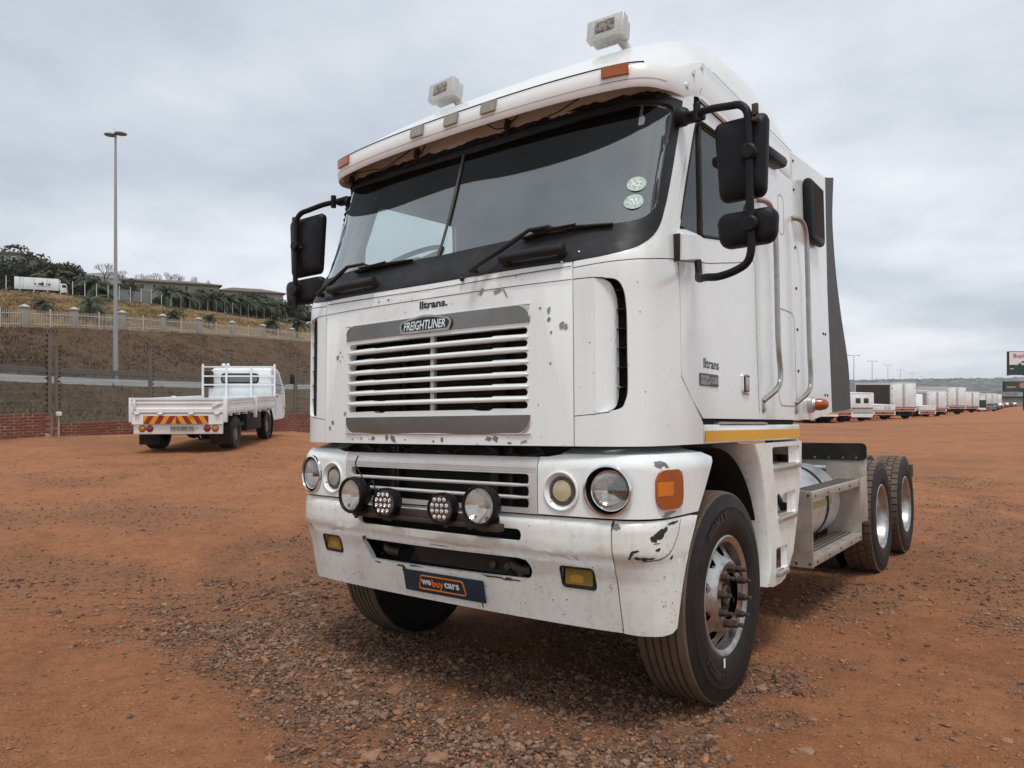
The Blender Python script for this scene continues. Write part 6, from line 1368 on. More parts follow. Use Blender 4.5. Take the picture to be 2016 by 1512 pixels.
# white lamp poles along the hilltop edge
PW = mat('white_pole', (.62, .60, .55), .6); me_p = MB().tube([(0, 0, -.3), (0, 0, 1)], .05, 6).mesh('fence_pole'); me_p.materials.append(PW)
names_ = 'first second third fourth fifth sixth seventh eighth ninth tenth eleventh twelfth thirteenth fourteenth fifteenth sixteenth seventeenth eighteenth nineteenth twentieth'.split()
plx = [12, 39, 67, 94, 119, 143, 167, 190, 213, 235, 257, 278, 298, 318, 337, 356, 374, 392, 409, 426, 442, 458, 474, 489, 505, 520, 535, 549]
for i, px_ in enumerate(plx):
    yb = hy(px_, 1.47); D = HD(px_, 1.47); o = link('fence_pole', me_p, None); h_ = (33 if px_ < 300 else 26)/FPX*D; o.location = pix(px_, yb+2, D); o.scale = (1, 1, h_)
    tag(o, ('%s thin white pole from the left along the hilltop edge' % names_[i]) if i < 20 else '%s thin white pole from the right along the hilltop edge' % names_[len(plx)-1-i], 'pole', 'thin white poles along the hilltop')
# ------------------------------------------------------------------ hilltop buildings
WALLB = mat('beige_plaster', (.36, .33, .285), .9, n=(.6, (.29, .265, .225), .5, .4, .7)); ROOFB = mat('brown_roof', (.15, .115, .085), .9, n=(1.5, (.11, .085, .062), .6, .4, .7))
GREYB = mat('grey_block', (.26, .25, .23), .9, n=(.7, (.2, .19, .175), .5, .4, .7)); PANE = mat('dark_window', (.03, .032, .035), .2, coat=.3); LROOF = mat('pale_roof', (.5, .49, .46), .8)
def building(name, lab, px0, px1, ybase, yeave, yridge, D, depth, wm, rm, hip=.25, wins=(), rot=0.0, ov=.6):
    c = Vector(pix((px0+px1)/2, ybase, D)); W_ = (px1-px0)/FPX*D; He = (ybase-yeave)/FPX*D; Hr = (ybase-yridge)/FPX*D
    o = empty(name, lab, 'building', c, .646+rot)
    MB().box((-W_/2, 0, -3), (W_/2, depth, He)).build('wall', wm, o, smooth=False)
    w, d0, d1 = W_/2+ov, -ov, depth+ov; hp = hip*W_
    MB().add([(-w, d0, He), (w, d0, He), (w, d1, He), (-w, d1, He), (-w+hp, depth/2, Hr), (w-hp, depth/2, Hr), (-w, d0, He-.25), (w, d0, He-.25), (w, d1, He-.25), (-w, d1, He-.25)], [(0, 1, 5, 4), (1, 2, 5), (2, 3, 4, 5), (3, 0, 4), (6, 7, 1, 0), (7, 8, 2, 1), (9, 6, 0, 3), (6, 9, 8, 7)]).build('roof', rm, o, smooth=False)
    for x0, x1, z0, z1 in wins:
        f_ = MB().box((W_*(x0-.5)-.08, -.06, He*z0-.08), (W_*(x1-.5)+.08, .02, He*z1+.08)).build('window', PW, o); MB().box((W_*(x0-.5), -.09, He*z0), (W_*(x1-.5), -.05, He*z1)).build('pane', PANE, f_)
    return o
building('office_building', 'large beige building with a low brown hipped roof above the grass hill', 258, 425, 612, 556, 538, 145, 22, WALLB, ROOFB, .3, [(.15, .19, .72, .90), (.28, .32, .72, .90), (.48, .52, .72, .90), (.62, .66, .72, .9), (.15, .19, .3, .5), (.28, .32, .3, .5)], .5)
building('office_building', 'smaller beige building with a brown roof at the right end of the palm row', 440, 556, 625, 574, 559, 175, 18, WALLB, ROOFB, .3, [(.2, .25, .7, .9), (.4, .45, .7, .9), (.6, .65, .7, .9)], .5)
building('house', 'grey flat-fronted house at the left edge on top of the hill', -60, 33, 560, 495, 489, 106, 14, GREYB, ROOFB, .05, [(.66, .72, .55, .85), (.86, .93, .55, .85)], .2, .2)
building('house', 'pale gabled roof showing above the dark trees left of the street lamp', 140, 176, 560, 540, 529, 160, 12, LROOF, LROOF, .0, (), -.4, .3)
building('house', 'brownish low house behind the street lamp', 204, 262, 590, 560, 549, 140, 12, GREYB, ROOFB, .2, (), .3, .4)
c = Vector(pix(238, 602, 118)); rw = empty('retaining_wall', 'plain grey retaining wall below the brown-roofed building', 'wall', c)
p1 = Vector(pix(350, 606, 128))-c; e = Vector((-p1.y, p1.x, 0)).normalized()*.4; h0, h1 = 2.6, 2.2
MB().add([Vector((0, 0, -1)), p1-UPZ, p1+UPZ*h1, UPZ*h0, e-UPZ, p1+e-UPZ, p1+e+UPZ*h1, e+UPZ*h0], [(0, 1, 2, 3), (4, 7, 6, 5), (3, 2, 6, 7), (0, 3, 7, 4), (1, 5, 6, 2)]).build('wall_face', GREYB, rw, smooth=False)
MB().add([Vector((0, -.05, h0)), p1+UPZ*h1, p1+UPZ*(h1+.15)+e, UPZ*(h0+.15)+e, UPZ*(h0+.15), p1+UPZ*(h1+.15)], [(0, 1, 5, 4), (4, 5, 2, 3)]).build('coping', CONC, rw, smooth=False)
tag(rw.children[0], None)
# dark rocky edge along the hilltop
mb = MB()
for k in range(260):
    px_ = random.uniform(-30, 600); f = random.uniform(1.44, 1.49); D = HD(px_, f); s_ = random.uniform(.15, .5); mb.sphere(pix(px_, hy(px_, f), D), s_, 5, 4, (1.3, 1, .7))
tag(mb.build('rock_edging', mat('dark_rock', (.06, .052, .042), .95), None, smooth=False), 'dark rocks edging the top of the grass hill', 'rocks', kind='stuff')

# ------------------------------------------------------------------ vehicles: local frame x right seen from behind, y forward, origin on the ground at the rear
VW = mat('vehicle_white', (.79, .83, .84), .4, n=(1.2, (.52, .5, .47), .5, .42, .72), streak=(9, (.4, .37, .33), .2), coat=.2)
VD = mat('vehicle_underside', (.015, .014, .013), .8); VT = mat('vehicle_tyre', (.022, .02, .019), .75, n=(6, (.06, .045, .035), .5, .45, .7)); VR = mat('vehicle_rim', (.22, .2, .185), .6, metal=.3)
CHO = mat('chevron_orange', (.55, .13, .01), .5); CHR = mat('chevron_red', (.28, .012, .012), .45); CHY = mat('chevron_yellow', (.62, .30, .012), .45); REDL = mat('red_lamp', (.32, .008, .012), .25, coat=.5); ORL = mat('orange_lamp', (.55, .16, .008), .25, coat=.5); CHD = mat('chevron_dark_red', (.16, .02, .012), .5)
def vehicle(name, lab, cat, Lg, Dg, head, grp=None):
    o = empty(name, lab, cat, gworld(Lg, Dg), grp and None or 0); o.rotation_euler = (0, 0, .646-head)
    if grp: o['group'] = grp
    return o
def wheel(par, x, y, r, w):
    t_ = MB().lathe([(r*.55, -w/2), (r*.9, -w/2), (r, -w*.36), (r, w*.36), (r*.9, w/2), (r*.55, w/2)], (x, y, r), (1, 0, 0), 24, True).build('wheel', VT, par)
    sg = 1 if x > 0 else -1
    MB().lathe([(r*.56, w*.42*sg), (r*.5, w*.30*sg), (r*.25, w*.22*sg), (r*.22, w*.36*sg), (0, w*.38*sg)], (x, y, r), (1, 0, 0), 18).build('rim', VR, t_)
def chevrons(par, x0, x1, z0, z1, y, n, ca, cb, slope=.6, vee=True, name='chevron_board'):
    b_ = MB().box((x0, y, z0), (x1, y+.01, z1)).build(name, cb, par); h = z1-z0; w = (x1-x0)/n; mid = (x0+x1)/2; sl = h*slope
    for k in range(-1, n+1):
        a = x0+k*w; c_ = a+w/2; s = (1 if (not vee or c_ > mid) else -1)*sl
        P = [(a, z0), (a+w*.5, z0), (a+w*.5+s, z1), (a+s, z1)]
        if vee and (min(p[0] for p in P) < mid < max(p[0] for p in P)) and False: continue
        lo_, hi_ = (x0, mid) if (vee and c_ < mid) else ((mid if vee else x0), x1)
        Q = [(min(max(p[0], lo_), hi_), p[1]) for p in P]
        if abs(Q[0][0]-Q[1][0])+abs(Q[2][0]-Q[3][0]) < .01: continue
        MB().add([(p[0], y-.003, p[1]) for p in Q], [(0, 1, 2, 3)]).build('stripe', ca, b_, smooth=False)
    return b_
# --- flatbed truck on the left
FB = vehicle('flatbed_truck', 'small white dropside flatbed truck with a red and yellow chevron tail by the brick wall', 'truck', -7.32, 15.93, -.075)
FB.location.z = CAM[2]-1.50
W2 = 1.0; LB = 4.5
MB().box((-W2, .02, .84), (W2, LB, .90)).build('deck', VW, FB)
def board(name, fm, ln, z0, z1, nrib=3):
    mb = MB(); n = 9; prof = [(z0, 0), (z0+.02, .02), (z0+.10, .02), (z0+.12, 0), (z0+.19, 0), (z0+.21, .018), (z1-.10, .018), (z1-.08, 0), (z1-.05, 0), (z1-.045, .03), (z1, .03), (z1, -.03)]
    v = [fm(s, z, h) for s in (0, ln) for z, h in prof]; m_ = len(prof); mb.add(v, [(i, m_+i, m_+i+1, i+1) for i in range(m_-1)]+[tuple(range(m_)), tuple(reversed(range(m_, 2*m_)))])
    v = [fm(0, z0, -.03), fm(ln, z0, -.03), fm(ln, z1, -.03), fm(0, z1, -.03)]; mb.add(v, [(3, 2, 1, 0)]); return mb.build(name, VW, FB, smooth=False)
tb_ = board('tailboard', lambda s, z, h: (-W2+.03+s, -h, z), 2*W2-.06, .86, 1.20)
for x in (-.93, .80): MB().box((x, -.045, .95), (x+.06, -.02, 1.15), .006, Matrix.Rotation(rad(0 if x < 0 else 60), 3, 'Y')).build('latch', VW, tb_)
for x in (-.85, -.35, .30, .85): MB().box((x-.05, -.05, .83), (x+.05, .0, .87), .008).tube([(x-.05, -.04, .85), (x+.05, -.04, .85)], .018, 6).build('hinge', VW, tb_)
for g in (1, -1):
    for y0, y1 in ((.08, 2.35), (2.48, LB-.05)):
        sb = board('side_board', (lambda s, z, h, y0=y0: (g*(W2+h), y0+s, z)) if g > 0 else (lambda s, z, h, y1=y1: (g*(W2+h), y1-s, z)), y1-y0, .86, 1.18)
        for y in (y0+.12, y1-.12): MB().tube([(g*(W2+.04), y, 1.14), (g*(W2+.05), y+.06, .95)], .012, 6).build('latch', VW, sb)
    for y in (.04, 2.41): MB().box((g*W2-.03, y-.05, .66), (g*W2+.05, y+.05, 1.2), .01).build('bed_pillar', VW, FB)
    for k in range(7): MB().box((g*(W2-.12), .5+.6*k, .78), (g*(W2+.0), .56+.6*k, .85)).build('deck_bearer', VW, FB)
MB().box((-.97, .0, .62), (.97, .04, .845)).box((-.95, .05, .40), (.95, .09, .625), .01).build('rear_apron', VW, FB)
chevrons(FB, -.72, .66, .628, .805, -.012, 6, CHR, CHY, -.62)
for x, m_ in ((-.76, ORL), (-.60, REDL), (.62, REDL), (.79, ORL)):
    la = MB().lathe([(.075, 0), (.075, .02), (.066, .022)], (x, .05, .525), (0, -1, 0), 20).build('tail_lamp', BTXT, FB); MB().lathe([(.066, .018), (.05, .03), (0, .034)], (x, .05, .525), (0, -1, 0), 18).build('lens', m_, la)
for x in (-.68, .70): MB().box((x-.17, .044, .43), (x+.17, .05, .62)).build('lamp_panel', VW, FB)
np_ = MB().box((-.17, .03, .47), (.35, .048, .575), .004).build('number_plate', mat('plate_pale', (.42, .44, .36), .5), FB)
lettering('plate_print', 'HHL080 FS', lambda a, b, h=0: (a, .0285, b), BTXT, np_, .09, .523, .105, .47, bold=.001)
MB().sphere((.40, .045, .53), .014, 8, 6).build('plate_bolt', BTXT, FB)
for g in (1, -1):
    wheel(FB, g*.80, .98, .38, .36); wheel(FB, g*.76, 4.15, .38, .22)
    MB().box((g*.55, .45, .14), (g*1.0, .47, .62), .004).build('mud_flap', RUBBER, FB); MB().box((g*.36, .1, .55), (g*.44, 5.6, .74)).build('chassis_rail', VD, FB)
    MB().box((g*.60, .46, .52), (g*1.0, 1.45, .60)).build('wheel_guard', VD, FB)
    MB().box((g*.50, 1.9, .35), (g*.95, 3.2, .78), .03).build('side_tank', VD, FB)
MB().tube([(-.8, .98, .40), (.8, .98, .40)], .07, 8).sphere((0, .98, .42), .18, 12, 8).build('rear_axle', VD, FB)
hb = empty('headboard'); hb.parent = FB
mb = MB()
fr = MB()
for x in (-.98, -.34, .34, .98): fr.box((x-.025, LB-.03, .9), (x+.025, LB+.02, 2.06 if abs(x) > .9 else 1.98))
for z in (1.98, 1.72, 1.48): fr.box((-.98, LB-.025, z-.02), (.98, LB+.015, z+.02))
bpy.data.objects.remove(hb); fr.build('headboard', VW, FB, smooth=False)
# cab: side profile extruded with a slight tuck at the top
prof_c = [(4.60, .55), (4.60, 1.70), (4.66, 1.90), (4.80, 1.96), (5.55, 1.95), (5.72, 1.88), (6.05, 1.30), (6.12, 1.10), (6.12, .60), (5.95, .45), (4.75, .45)]
v = []; n = len(prof_c)
for x in (-1, -.93, .93, 1):
    for y, z in prof_c: t_ = max(0, (z-1.2)/.76); v.append((x*(.90-.09*t_**1.5)*(1 if abs(x) < 1 else 1/1.0), y+(0 if abs(x) < 1 else (.03 if y < 5 else -.04)), z-(0 if abs(x) < 1 else .03*(1 if z > 1.5 else -1))))
f_ = [(k*n+i, (k+1)*n+i, (k+1)*n+(i+1) % n, k*n+(i+1) % n) for k in range(3) for i in range(n)]+[tuple(range(n)), tuple(reversed(range(3*n, 4*n)))]
cb = MB().add(v, [q[::-1] for q in f_]).build('cab', VW, FB, angle=28)
MB().prism(rr(-.52, 1.52, .52, 1.80, .09), lambda a, b, h: (a, 4.598-h+.02*max(0, b-1.7), b), 0, .012).build('rear_window_seal', RUBBER, cb); MB().prism(rr(-.48, 1.555, .48, 1.765, .075), lambda a, b, h: (a, 4.585-h, b), 0, .006).build('rear_window', mat('cab_glass', (.16, .175, .17), .12, coat=.5), cb)
for z in (1.44, 1.20, 1.08): MB().tube([(-.70, 4.60, z), (.70, 4.60, z)], .014, 6).build('pressing', VW, cb)
for g in (1, -1):
    MB().prism([(4.85, 1.32), (5.75, 1.28), (5.52, 1.82), (4.92, 1.86)], lambda a, b, h: (g*(.905-.09*max(0, (b-1.2)/.76)**1.5+h), a, b), 0, .006).build('side_window', PANE, cb)
    ma = MB().tube([(g*.90, 5.75, 1.45), (g*1.12, 5.85, 1.55), (g*1.16, 5.85, 1.75)], .012, 6).build('mirror_arm', BTXT, cb); MB().box((g*1.10, 5.83, 1.50), (g*1.24, 5.87, 1.80), .02).build('mirror', BTXT, ma)
    MB().lathe([(.44, 0), (.44, .06)], (g*.86, 4.15+1.15-1.15, .42), (g, 0, 0), 24).build('arch_lip', VD, FB)
for g in (-1,): MB().box((-1.0, 4.52, 1.40), (-.72, 4.60, 1.86), .02).build('air_intake', BTXT, FB)

for g in (1, -1):
    seam([(g*4.95, .62), (g*4.95, 1.25), (g*5.85, 1.22), (g*5.80, .62)], lambda a, b, h=0: (g*(.903+h), g*a, b), .02, cb, 'door_seam')
    MB().box((g*.90, 5.02, 1.12), (g*.925, 5.16, 1.15), .005).build('door_handle', BTXT, cb); MB().box((g*.86, 5.98, .72), (g*.93, 6.10, .85), .02).build('indicator', ORL, cb)
    MB().lathe([(.42, 0), (.46, .01), (.46, .05), (.42, .06)], (g*.86, 4.15, .42), (g, 0, 0), 28).build('arch_trim', BTXT, FB)
MB().tube([(.30, .95, .55), (.34, 2.2, .50), (.30, 4.2, .5)], .05, 8).build('exhaust_pipe', VD, FB); MB().box((-.3, 1.3, .45), (.3, 4.4, .72), .05).build('gearbox', VD, FB)
MB().sphere((-.42, LB, 2.02), .06, 8, 6).sphere((-.30, LB, 2.03), .05, 8, 6).build('cloth_knot', VW, FB)
# --- white lorry parked on the hill
D_ = HD(80, 1.5); c = Vector(pix(28, hy(80, 1.5)+1, D_)); HLR = empty('parked_lorry', 'white box lorry with black lettering on its side parked at the top of the hill', 'truck', c)
k_ = D_/FPX; e1 = (Vector(pix(132, hy(80, 1.5)+8, D_*1.03))-c); ln_ = e1.length; HLR.rotation_euler = (0, 0, math.atan2(e1.y, e1.x)); z0_ = .75
MB().box((0, 0, z0_), (ln_*.84, 2.4, z0_+24*k_), .03).build('body', VW, HLR)
MB().box((ln_*.16, -.012, z0_+.02), (ln_*.165, -.002, z0_+24*k_)).build('body_seam', GREYB, HLR)
MB().box((ln_*.85, .05, .5), (ln_*.99, 2.3, z0_+15*k_), .10).build('cab', VW, HLR); MB().box((ln_*.90, .03, z0_+7*k_), (ln_*.985, .06, z0_+13*k_), .01).build('side_window', PANE, HLR)
for x, w_ in ((.36, .055), (.45, .13), (.60, .10)): MB().box((ln_*x, -.014, z0_+10*k_), (ln_*(x+w_*.8), -.003, z0_+13.5*k_)).build('side_print', BTXT, HLR)
MB().box((ln_*.51, -.014, z0_+8.5*k_), (ln_*.54, -.003, z0_+16*k_)).build('side_emblem', BTXT, HLR); MB().box((ln_*.40, -.014, z0_+7*k_), (ln_*.68, -.003, z0_+8*k_)).build('side_print', GREYB, HLR)
for x in (.12, .22, .90): MB().lathe([(.2, -.14), (.45, -.14), (.48, 0), (.45, .14), (.2, .14)], (ln_*x, .2, .48), (0, 1, 0), 20, True).build('wheel', VT, HLR)
MB().box((0, .1, .55), (ln_*.84, 2.3, z0_)).build('chassis', VD, HLR)
# --- generic parked lorries seen from behind
def lorry(lab, Lg, Dg, w, h, ln, floor=1.05, side_m=VW, rear='doors', grp='vehicles parked in the far row', top_m=VW, head=.0, cab_=True, chev=True, low=.55, name='box_truck', cat='truck'):
    o = vehicle(name, lab, cat, Lg, Dg, head, grp); x = w/2
    if h > 0:
        MB().box((-x, 0, floor), (x, ln, floor+h), .02).build('body', VW, o)
        MB().box((-x-.012, .25, floor+.25), (-x-.002, ln-.2, floor+h-.18)).build('side_panel', side_m, o); MB().box((x+.002, .25, floor+.25), (x+.012, ln-.2, floor+h-.18)).build('side_panel', side_m, o)
        MB().box((-x-.02, -.02, floor+h-.06), (x+.02, ln+.02, floor+h+.03), .01).build('roof_rim', top_m, o)
        if rear == 'doors':
            for g in (1, -1):
                d_ = MB().box((g*.03, -.04, floor+.08), (g*(x-.06), -.005, floor+h-.10), .006).build('rear_door', VW, o)
                MB().box((g*.004, -.008, floor+.08), (g*.03, -.004, floor+h-.1)).build('door_gap', VD, d_)
                MB().tube([(g*.10, -.06, floor+.1), (g*.10, -.06, floor+h-.12)], .012, 5).build('lock_bar', VR, d_)
                for z in (.2, .5, .8): MB().box((g*(x-.12), -.055, floor+h*z-.04), (g*(x-.02), -.035, floor+h*z+.04)).build('hinge', VR, d_)
    else: MB().box((-x, 0, floor-.06), (x, ln, floor), .01).build('deck', VW, o)
    MB().box((-x, .0, floor-.35), (x, .10, floor-.002)).build('rear_beam', VW, o)
    MB().box((-x-.004, -.006, floor-.03), (x+.004, .02, floor+.06)).build('sill', VR, o)
    MB().box((-x*.8, .3, .35), (x*.8, ln, floor-.12)).build('underbody', VD, o)
    if chev: chevrons(o, -x+.12, x-.12, floor-.30, floor-.08, -.012, 9, CHO, CHD, .8)
    for g in (1, -1):
        MB().box((g*(x-.10), -.02, floor-.5), (g*(x-.35), .06, floor-.37)).build('tail_lamp', REDL, o)
        wheel(o, g*(x-.28), 1.5, .48, .5); wheel(o, g*(x-.22), ln+.9, .48, .28); MB().box((g*.36, .1, .5), (g*.46, ln+1.5, .75)).build('chassis_rail', VD, o)
        MB().box((g*(x-.5), .85, .25), (g*x, .87, floor-.3)).build('mud_flap', VD, o)
    if cab_: MB().box((-x*.92, ln+.15, .6), (x*.92, ln+1.75, 2.5), .12).build('cab', VW, o)
    return o
def at(px, D): return apx(px)*D
DGREY = mat('dark_curtain', (.045, .038, .033), .7, n=(.8, (.06, .05, .045), .5, .4, .7)); PGREY = mat('pale_grey_panel', (.42, .43, .42), .6, n=(.8, (.34, .345, .34), .5, .4, .7))
lorry('white flatbed lorry with an orange chevron tail just behind the truck extender', at(1650, 60), 60, 2.4, 0, 6.5, .95, name='flatbed_lorry')
o = lorry('dropside lorry with a yellow stripe below the truck side marker lamp', at(1612, 60), 59, 2.3, 0, 6, .90, name='flatbed_lorry', chev=False); MB().box((-1.2, -.03, .78), (1.2, -.02, .84)).build('yellow_stripe', CHY, o)
o = lorry('white canopy van with two dark rear windows left of the curtain-side lorry', at(1697, 63), 63, 1.9, 1.75, 4.5, .75, rear='', name='panel_van', cat='van', chev=False)
for x in (-.55, .15): MB().box((x, -.03, 1.62), (x+.42, .0, 2.05), .03).build('window', PANE, o)
MB().box((-.9, -.12, 1.15), (.9, -.05, 1.22)).build('rear_rail', BTXT, o)
lorry('white box lorry with a long dark curtain side and double rear doors', at(1779, 72), 72, 2.45, 2.45, 7.6, 1.15, DGREY)
o = lorry('small white dropside truck with two round badges on its tailboard', at(1741, 67), 67, 2.05, .55, 3.6, .85, rear='', cab_=True, name='dropside_truck')
for x in (.1, .45): MB().lathe([(.13, 0), (.13, .012), (.09, .014)], (x, -.005, 1.15), (0, -1, 0), 20).build('round_badge', GREYB, o)
lorry('white box lorry whose tall rear doors stand right of the pale grey canopy', at(1884, 96), 96, 2.4, 2.45, 8.5, 1.15)
lorry('lower pale grey box truck parked before the taller white lorry', at(1845, 84), 84, 2.2, 2.0, 5.4, .95, PGREY)
lorry('white pickup tailgate with orange chevrons before the pale grey box truck', at(1826, 79), 79, 1.85, .5, 2.2, .72, rear='', name='pickup_truck', cat='pickup')
o = lorry('white box truck with ladder rungs on its side farther down the row', at(1914, 112), 112, 2.2, 2.2, 5.0, 1.0)
for k in range(5): MB().box((-1.16, .4, 1.5+.35*k), (-1.12, 2.2, 1.58+.35*k)).build('rung', VR, o)
lorry('dark green van parked after the ladder-sided box truck', at(1930, 124), 124, 2.0, 1.4, 4, .7, mat('dark_green_paint', (.03, .045, .03), .4), rear='', name='panel_van', cat='van', chev=False).children[0].data.materials[0] = mat('green_van', (.03, .04, .028), .4)
lorry('white lorry with a dark tilt side in the middle of the far row', at(1941, 138), 138, 2.3, 2.0, 5, 1.0, DGREY); lorry('pale grey panelled lorry behind the middle of the far row', at(1953, 156), 156, 2.3, 2.5, 5, 1.0, PGREY); lorry('farthest white box lorry in the row before the cars begin', at(1963, 176), 176, 2.3, 2.4, 5, 1.1)
def car(lab, Lg, Dg, col, k):
    o = vehicle('parked_car', lab, 'car', Lg, Dg, 0.1*k % .5, 'cars at the far end of the row'); m_ = mat('car_paint', col, .35, coat=.4)
    P = [(0, .35), (0, .85), (.25, .95), (.6, 1.42), (1.9, 1.45), (2.7, .98), (3.9, .85), (4.1, .6), (4.05, .3)]
    b_ = MB().prism(P, lambda a, b, h: (h*(1-.12*max(0, b-.95)), a, b), -.85, .85).build('body', m_, o, angle=25)
    MB().prism([(-.62, 1.0), (.62, 1.0), (.55, 1.34), (-.55, 1.34)], lambda a, b, h: (a, .30+(b-1.0)*.72-.02-h, b), 0, .01).build('rear_window', PANE, b_)
    for g in (1, -1):
        wheel(o, g*.78, .75, .32, .2); wheel(o, g*.78, 3.2, .32, .2); MB().box((g*.55, -.015, .66), (g*.82, .01, .82)).build('tail_lamp', REDL, o)
        MB().prism([(.72, 1.0), (2.5, 1.0), (1.9, 1.36), (.85, 1.36)], lambda a, b, h: (g*(.856-.1*max(0, b-.95)+h), a, b), 0, .008).build('side_window', PANE, b_)
cols = [(.16, .16, .16), (.03, .03, .035), (.18, .025, .02), (.28, .28, .29), (.04, .05, .08), (.26, .03, .02), (.42, .41, .39), (.04, .04, .04), (.28, .05, .03), (.12, .12, .125)]
cn = ['dull grey', 'black', 'dark red', 'silver', 'dark blue', 'bright red', 'white', 'charcoal', 'orange red', 'mid grey']
for k in range(20):
    D = 128+k*9.5; car('%s car in the far row, %s from the near end' % (cn[k % 10], names_[k]), at(1938+3.6*k, D), D-2, cols[k % 10], k)
# ------------------------------------------------------------------ billboards
BF = mat('billboard_frame', (.02, .02, .022), .6); BWHT = mat('billboard_white', (.72, .73, .75), .5); BGRN = mat('billboard_green', (.015, .05, .042), .5); BRED = mat('billboard_red', (.42, .03, .03), .5)
def billboard(lab, px0, px1, y0, y1, D, pxpole, ground_y=806):
    c = Vector(pix(pxpole, ground_y, D)); o = empty('billboard', lab, 'billboard', c, .646); k = D/FPX
    x0, x1, z0, z1 = (px0-pxpole)*k, (px1-pxpole)*k, (ground_y-y1)*k, (ground_y-y0)*k
    MB().tube([(0, .4, -2), (0, .4, z0+.3)], .3, 12).build('post', BF, o); MB().box((x0-.12, 0, z0-.12), (x1+.12, .5, z1+.12)).build('frame', BF, o)
    return o, x0, x1, z0, z1
o, x0, x1, z0, z1 = billboard('white and dark green billboard reading Buyin with a pickup picture, at the right edge', 1987, 2085, 693, 737, 130, 2040)
fc = MB().box((x0, -.03, z0), (x1, -.005, z1)).build('poster', BWHT, o); zm = z0+(z1-z0)*.43
MB().box((x0, -.04, z0), (x1, -.031, zm)).build('poster_band', BGRN, fc)
lettering('poster_print', 'Buying', lambda a, b, h=0: (a, -.045, b), BRED, fc, x0+2.15, z1-.78, 1.0, 2.9, bold=.02)
P = [(0, .25), (0, .75), (.9, .85), (1.4, 1.35), (2.6, 1.4), (3.1, .9), (4.3, .85), (4.4, .3)]
MB().prism([(x0+1.3+a*.7, zm-.25+b*.7) for a, b in P], lambda a, b, h: (a, -.042-h, b), 0, .004).build('poster_pickup', mat('poster_car', (.6, .6, .6), .5), fc)
MB().prism([(x0+1.3+a*.7, zm-.25+b*.7) for a, b in ((1.0, .86), (1.45, 1.28), (2.5, 1.32), (2.95, .9))], lambda a, b, h: (a, -.048-h, b), 0, .003).build('poster_glass', BTXT, fc)
for a in (.8, 3.5): MB().lathe([(.3, 0), (.3, .004), (0, .005)], (x0+1.3+a*.7, -.047, zm-.02), (0, -1, 0), 16).build('poster_wheel', BTXT, fc)
MB().box((x0+.1, -.045, z0+.95), (x0+.75, -.041, z0+1.05)).build('poster_line', WTXT, fc)
for k in range(3): MB().tube([(x0-.6+1.2*k*2.4, -.1, z0-.15), (x0-.6+1.2*k*2.4, -1.0, z0-.25)], .04, 5).build('lamp_arm', BF, o)
o, x0, x1, z0, z1 = billboard('small dark billboard below the larger one at the right edge', 1978, 2060, 752, 770, 150, 2020)
fc = MB().box((x0, -.03, z0), (x1, -.005, z1)).build('poster', mat('poster_dark', (.055, .05, .05), .5), o)
MB().prism(circ(x0+3.6, z0+1.15, .55, 16, .65), lambda a, b, h: (a, -.035-h, b), 0, .004).build('poster_shape', mat('poster_skin', (.42, .22, .15), .6), fc); MB().prism([(x0+2.7, z0+.05), (x0+4.6, z0+.05), (x0+4.2, z0+.65), (x0+3.1, z0+.65)], lambda a, b, h: (a, -.04-h, b), 0, .004).build('poster_shape', BGRN, fc)
MB().box((x0+.4, -.04, z0+.75), (x0+2.2, -.034, z0+.92)).build('poster_line', GTXT, fc)
o = empty('site_office', 'low flat-roofed site building beneath the billboards', 'building', Vector(pix(1985, 802, 260)), .646)
MB().box((-7, 0, -1), (14, 8, 3.4)).build('wall', GREYB, o); MB().box((-7.5, -.6, 3.4), (14.5, 8.5, 3.9)).build('roof', BF, o)
# ------------------------------------------------------------------ distant hills
FAR = grass_mat('far_hillside', (.05, .055, .045), (.10, .098, .08), (.20, .185, .16), .010)
ha = np.concatenate([np.linspace(-2.2, .25, 30), np.linspace(.27, 1.3, 140)]); hd = np.array([330, 420, 520, 650, 800, 1000, 1200, 1450, 1700, 1950, 2200, 2400, 2600, 2800, 3100]); hz = np.array([-15, -16, -17, -18.5, -20, -21, -20, -17, -12, -5, 2, 8, 12, 10, -30.])
A2, D2 = np.meshgrid(ha, hd, indexing='ij'); Zh = np.broadcast_to(hz, A2.shape).copy(); L2 = A2*D2
amp = np.interp(hd, [330, 1000, 2600, 3100], [.5, 5, 9, 0]); Zh += fbm(L2/400+7, D2/400, 1.0, 71, 5)*amp[None]*2.0+np.interp(A2, [.25, .5, .62, .72, .9], [0, 0, 5, 14, 18])*np.interp(D2, [700, 2600], [0, 1])
Vh = CAM+L2[..., None]*CR+D2[..., None]*CF; Vh[..., 2] = CAM[2]+Zh; n0, n1 = A2.shape; ix = np.arange(n0*n1).reshape(n0, n1)
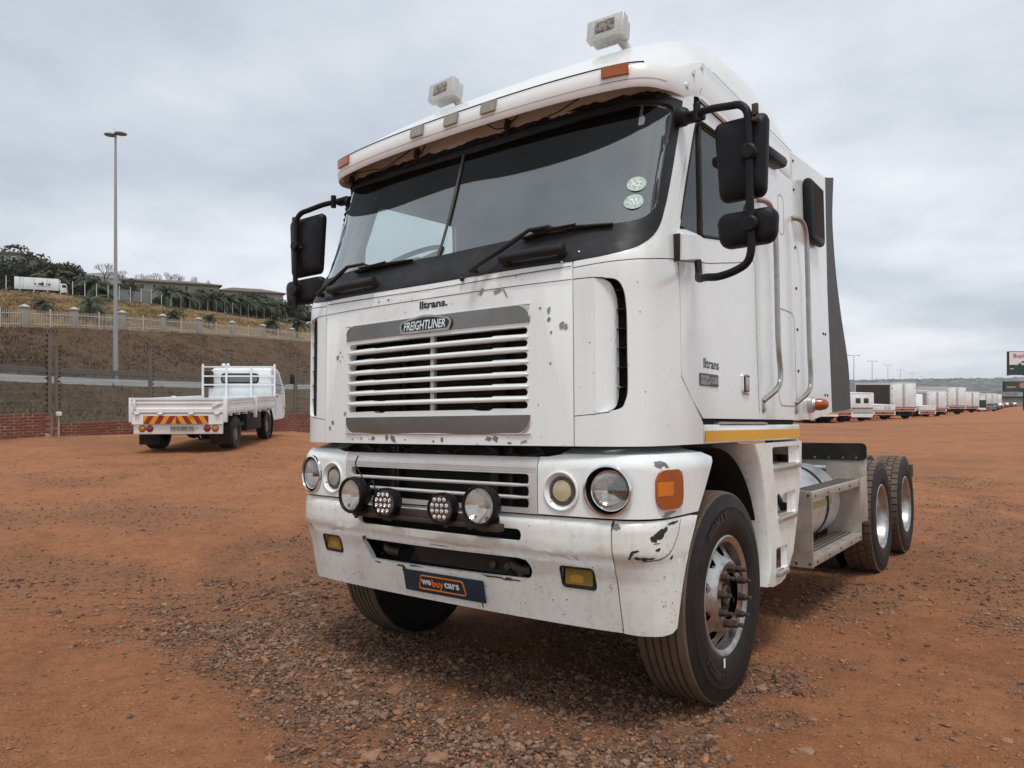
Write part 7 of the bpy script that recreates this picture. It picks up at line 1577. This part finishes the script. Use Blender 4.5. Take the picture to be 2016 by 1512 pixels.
tag(link('hills', np_mesh('hills', Vh.reshape(-1, 3), np.stack([ix[:-1, :-1], ix[1:, :-1], ix[1:, 1:], ix[:-1, 1:]], -1).reshape(-1, 4)), FAR), kind='structure')
mb = MB(); hm = mat('far_houses', (.36, .34, .32), .8)
for k in range(420):
    i = random.randrange(40, n0-1); j = random.choice([4, 5, 6, 7, 7, 8, 8, 9, 9, 10, 10, 11]); t, u = random.random(), random.random()
    p = Vector(Vh[i, j])*(1-t)+Vector(Vh[i+1, j])*t; p = p*(1-u)+(Vector(Vh[i, j+1])*(1-t)+Vector(Vh[i+1, j+1])*t)*u; s_ = random.uniform(4, 11); mb.box(p+Vector((-s_, -s_*.6, -2)), p+Vector((s_, s_*.6, random.uniform(2.5, 5))))
tag(mb.build('distant_town', hm, None, smooth=False), 'scattered pale buildings on the distant hillside', 'town', kind='stuff')
mb = MB(); tm = LEAF[1]
for k in range(900):
    i = random.randrange(34, n0-1); j = random.choice([3, 4, 5, 6, 8, 10, 11, 11, 12, 12]); t, u = random.random(), random.random()
    p = Vector(Vh[i, j])*(1-t)+Vector(Vh[i+1, j])*t; p = p*(1-u)+(Vector(Vh[i, j+1])*(1-t)+Vector(Vh[i+1, j+1])*t)*u; mb.sphere(p, random.uniform(2, 5.5), 6, 4, (1.5, 1.5, .7))
tag(mb.build('distant_woods', tm, None, smooth=False), 'dark tree patches on the distant hillside', 'woods', kind='stuff')
# ------------------------------------------------------------------ haze over the whole place
hz_ = MB().box((-3600, -3600, -75), (3600, 3600, 52)).build('haze', None, None, smooth=False); hz_.location = (CAM[0], CAM[1], 0)
hm_ = bpy.data.materials.new('haze'); hm_.use_nodes = True; t = hm_.node_tree; t.nodes.clear()
pv = N(t, 'ShaderNodeVolumePrincipled', ins={'Density': .00013}); pv.inputs['Color'].default_value = (.80, .87, .95, 1); om_ = N(t, 'ShaderNodeOutputMaterial'); t.links.new(pv.outputs[0], om_.inputs['Volume'])
hz_.data.materials.append(hm_); tag(hz_, 'thin grey air between the yard and the distant hills', 'haze', kind='stuff')
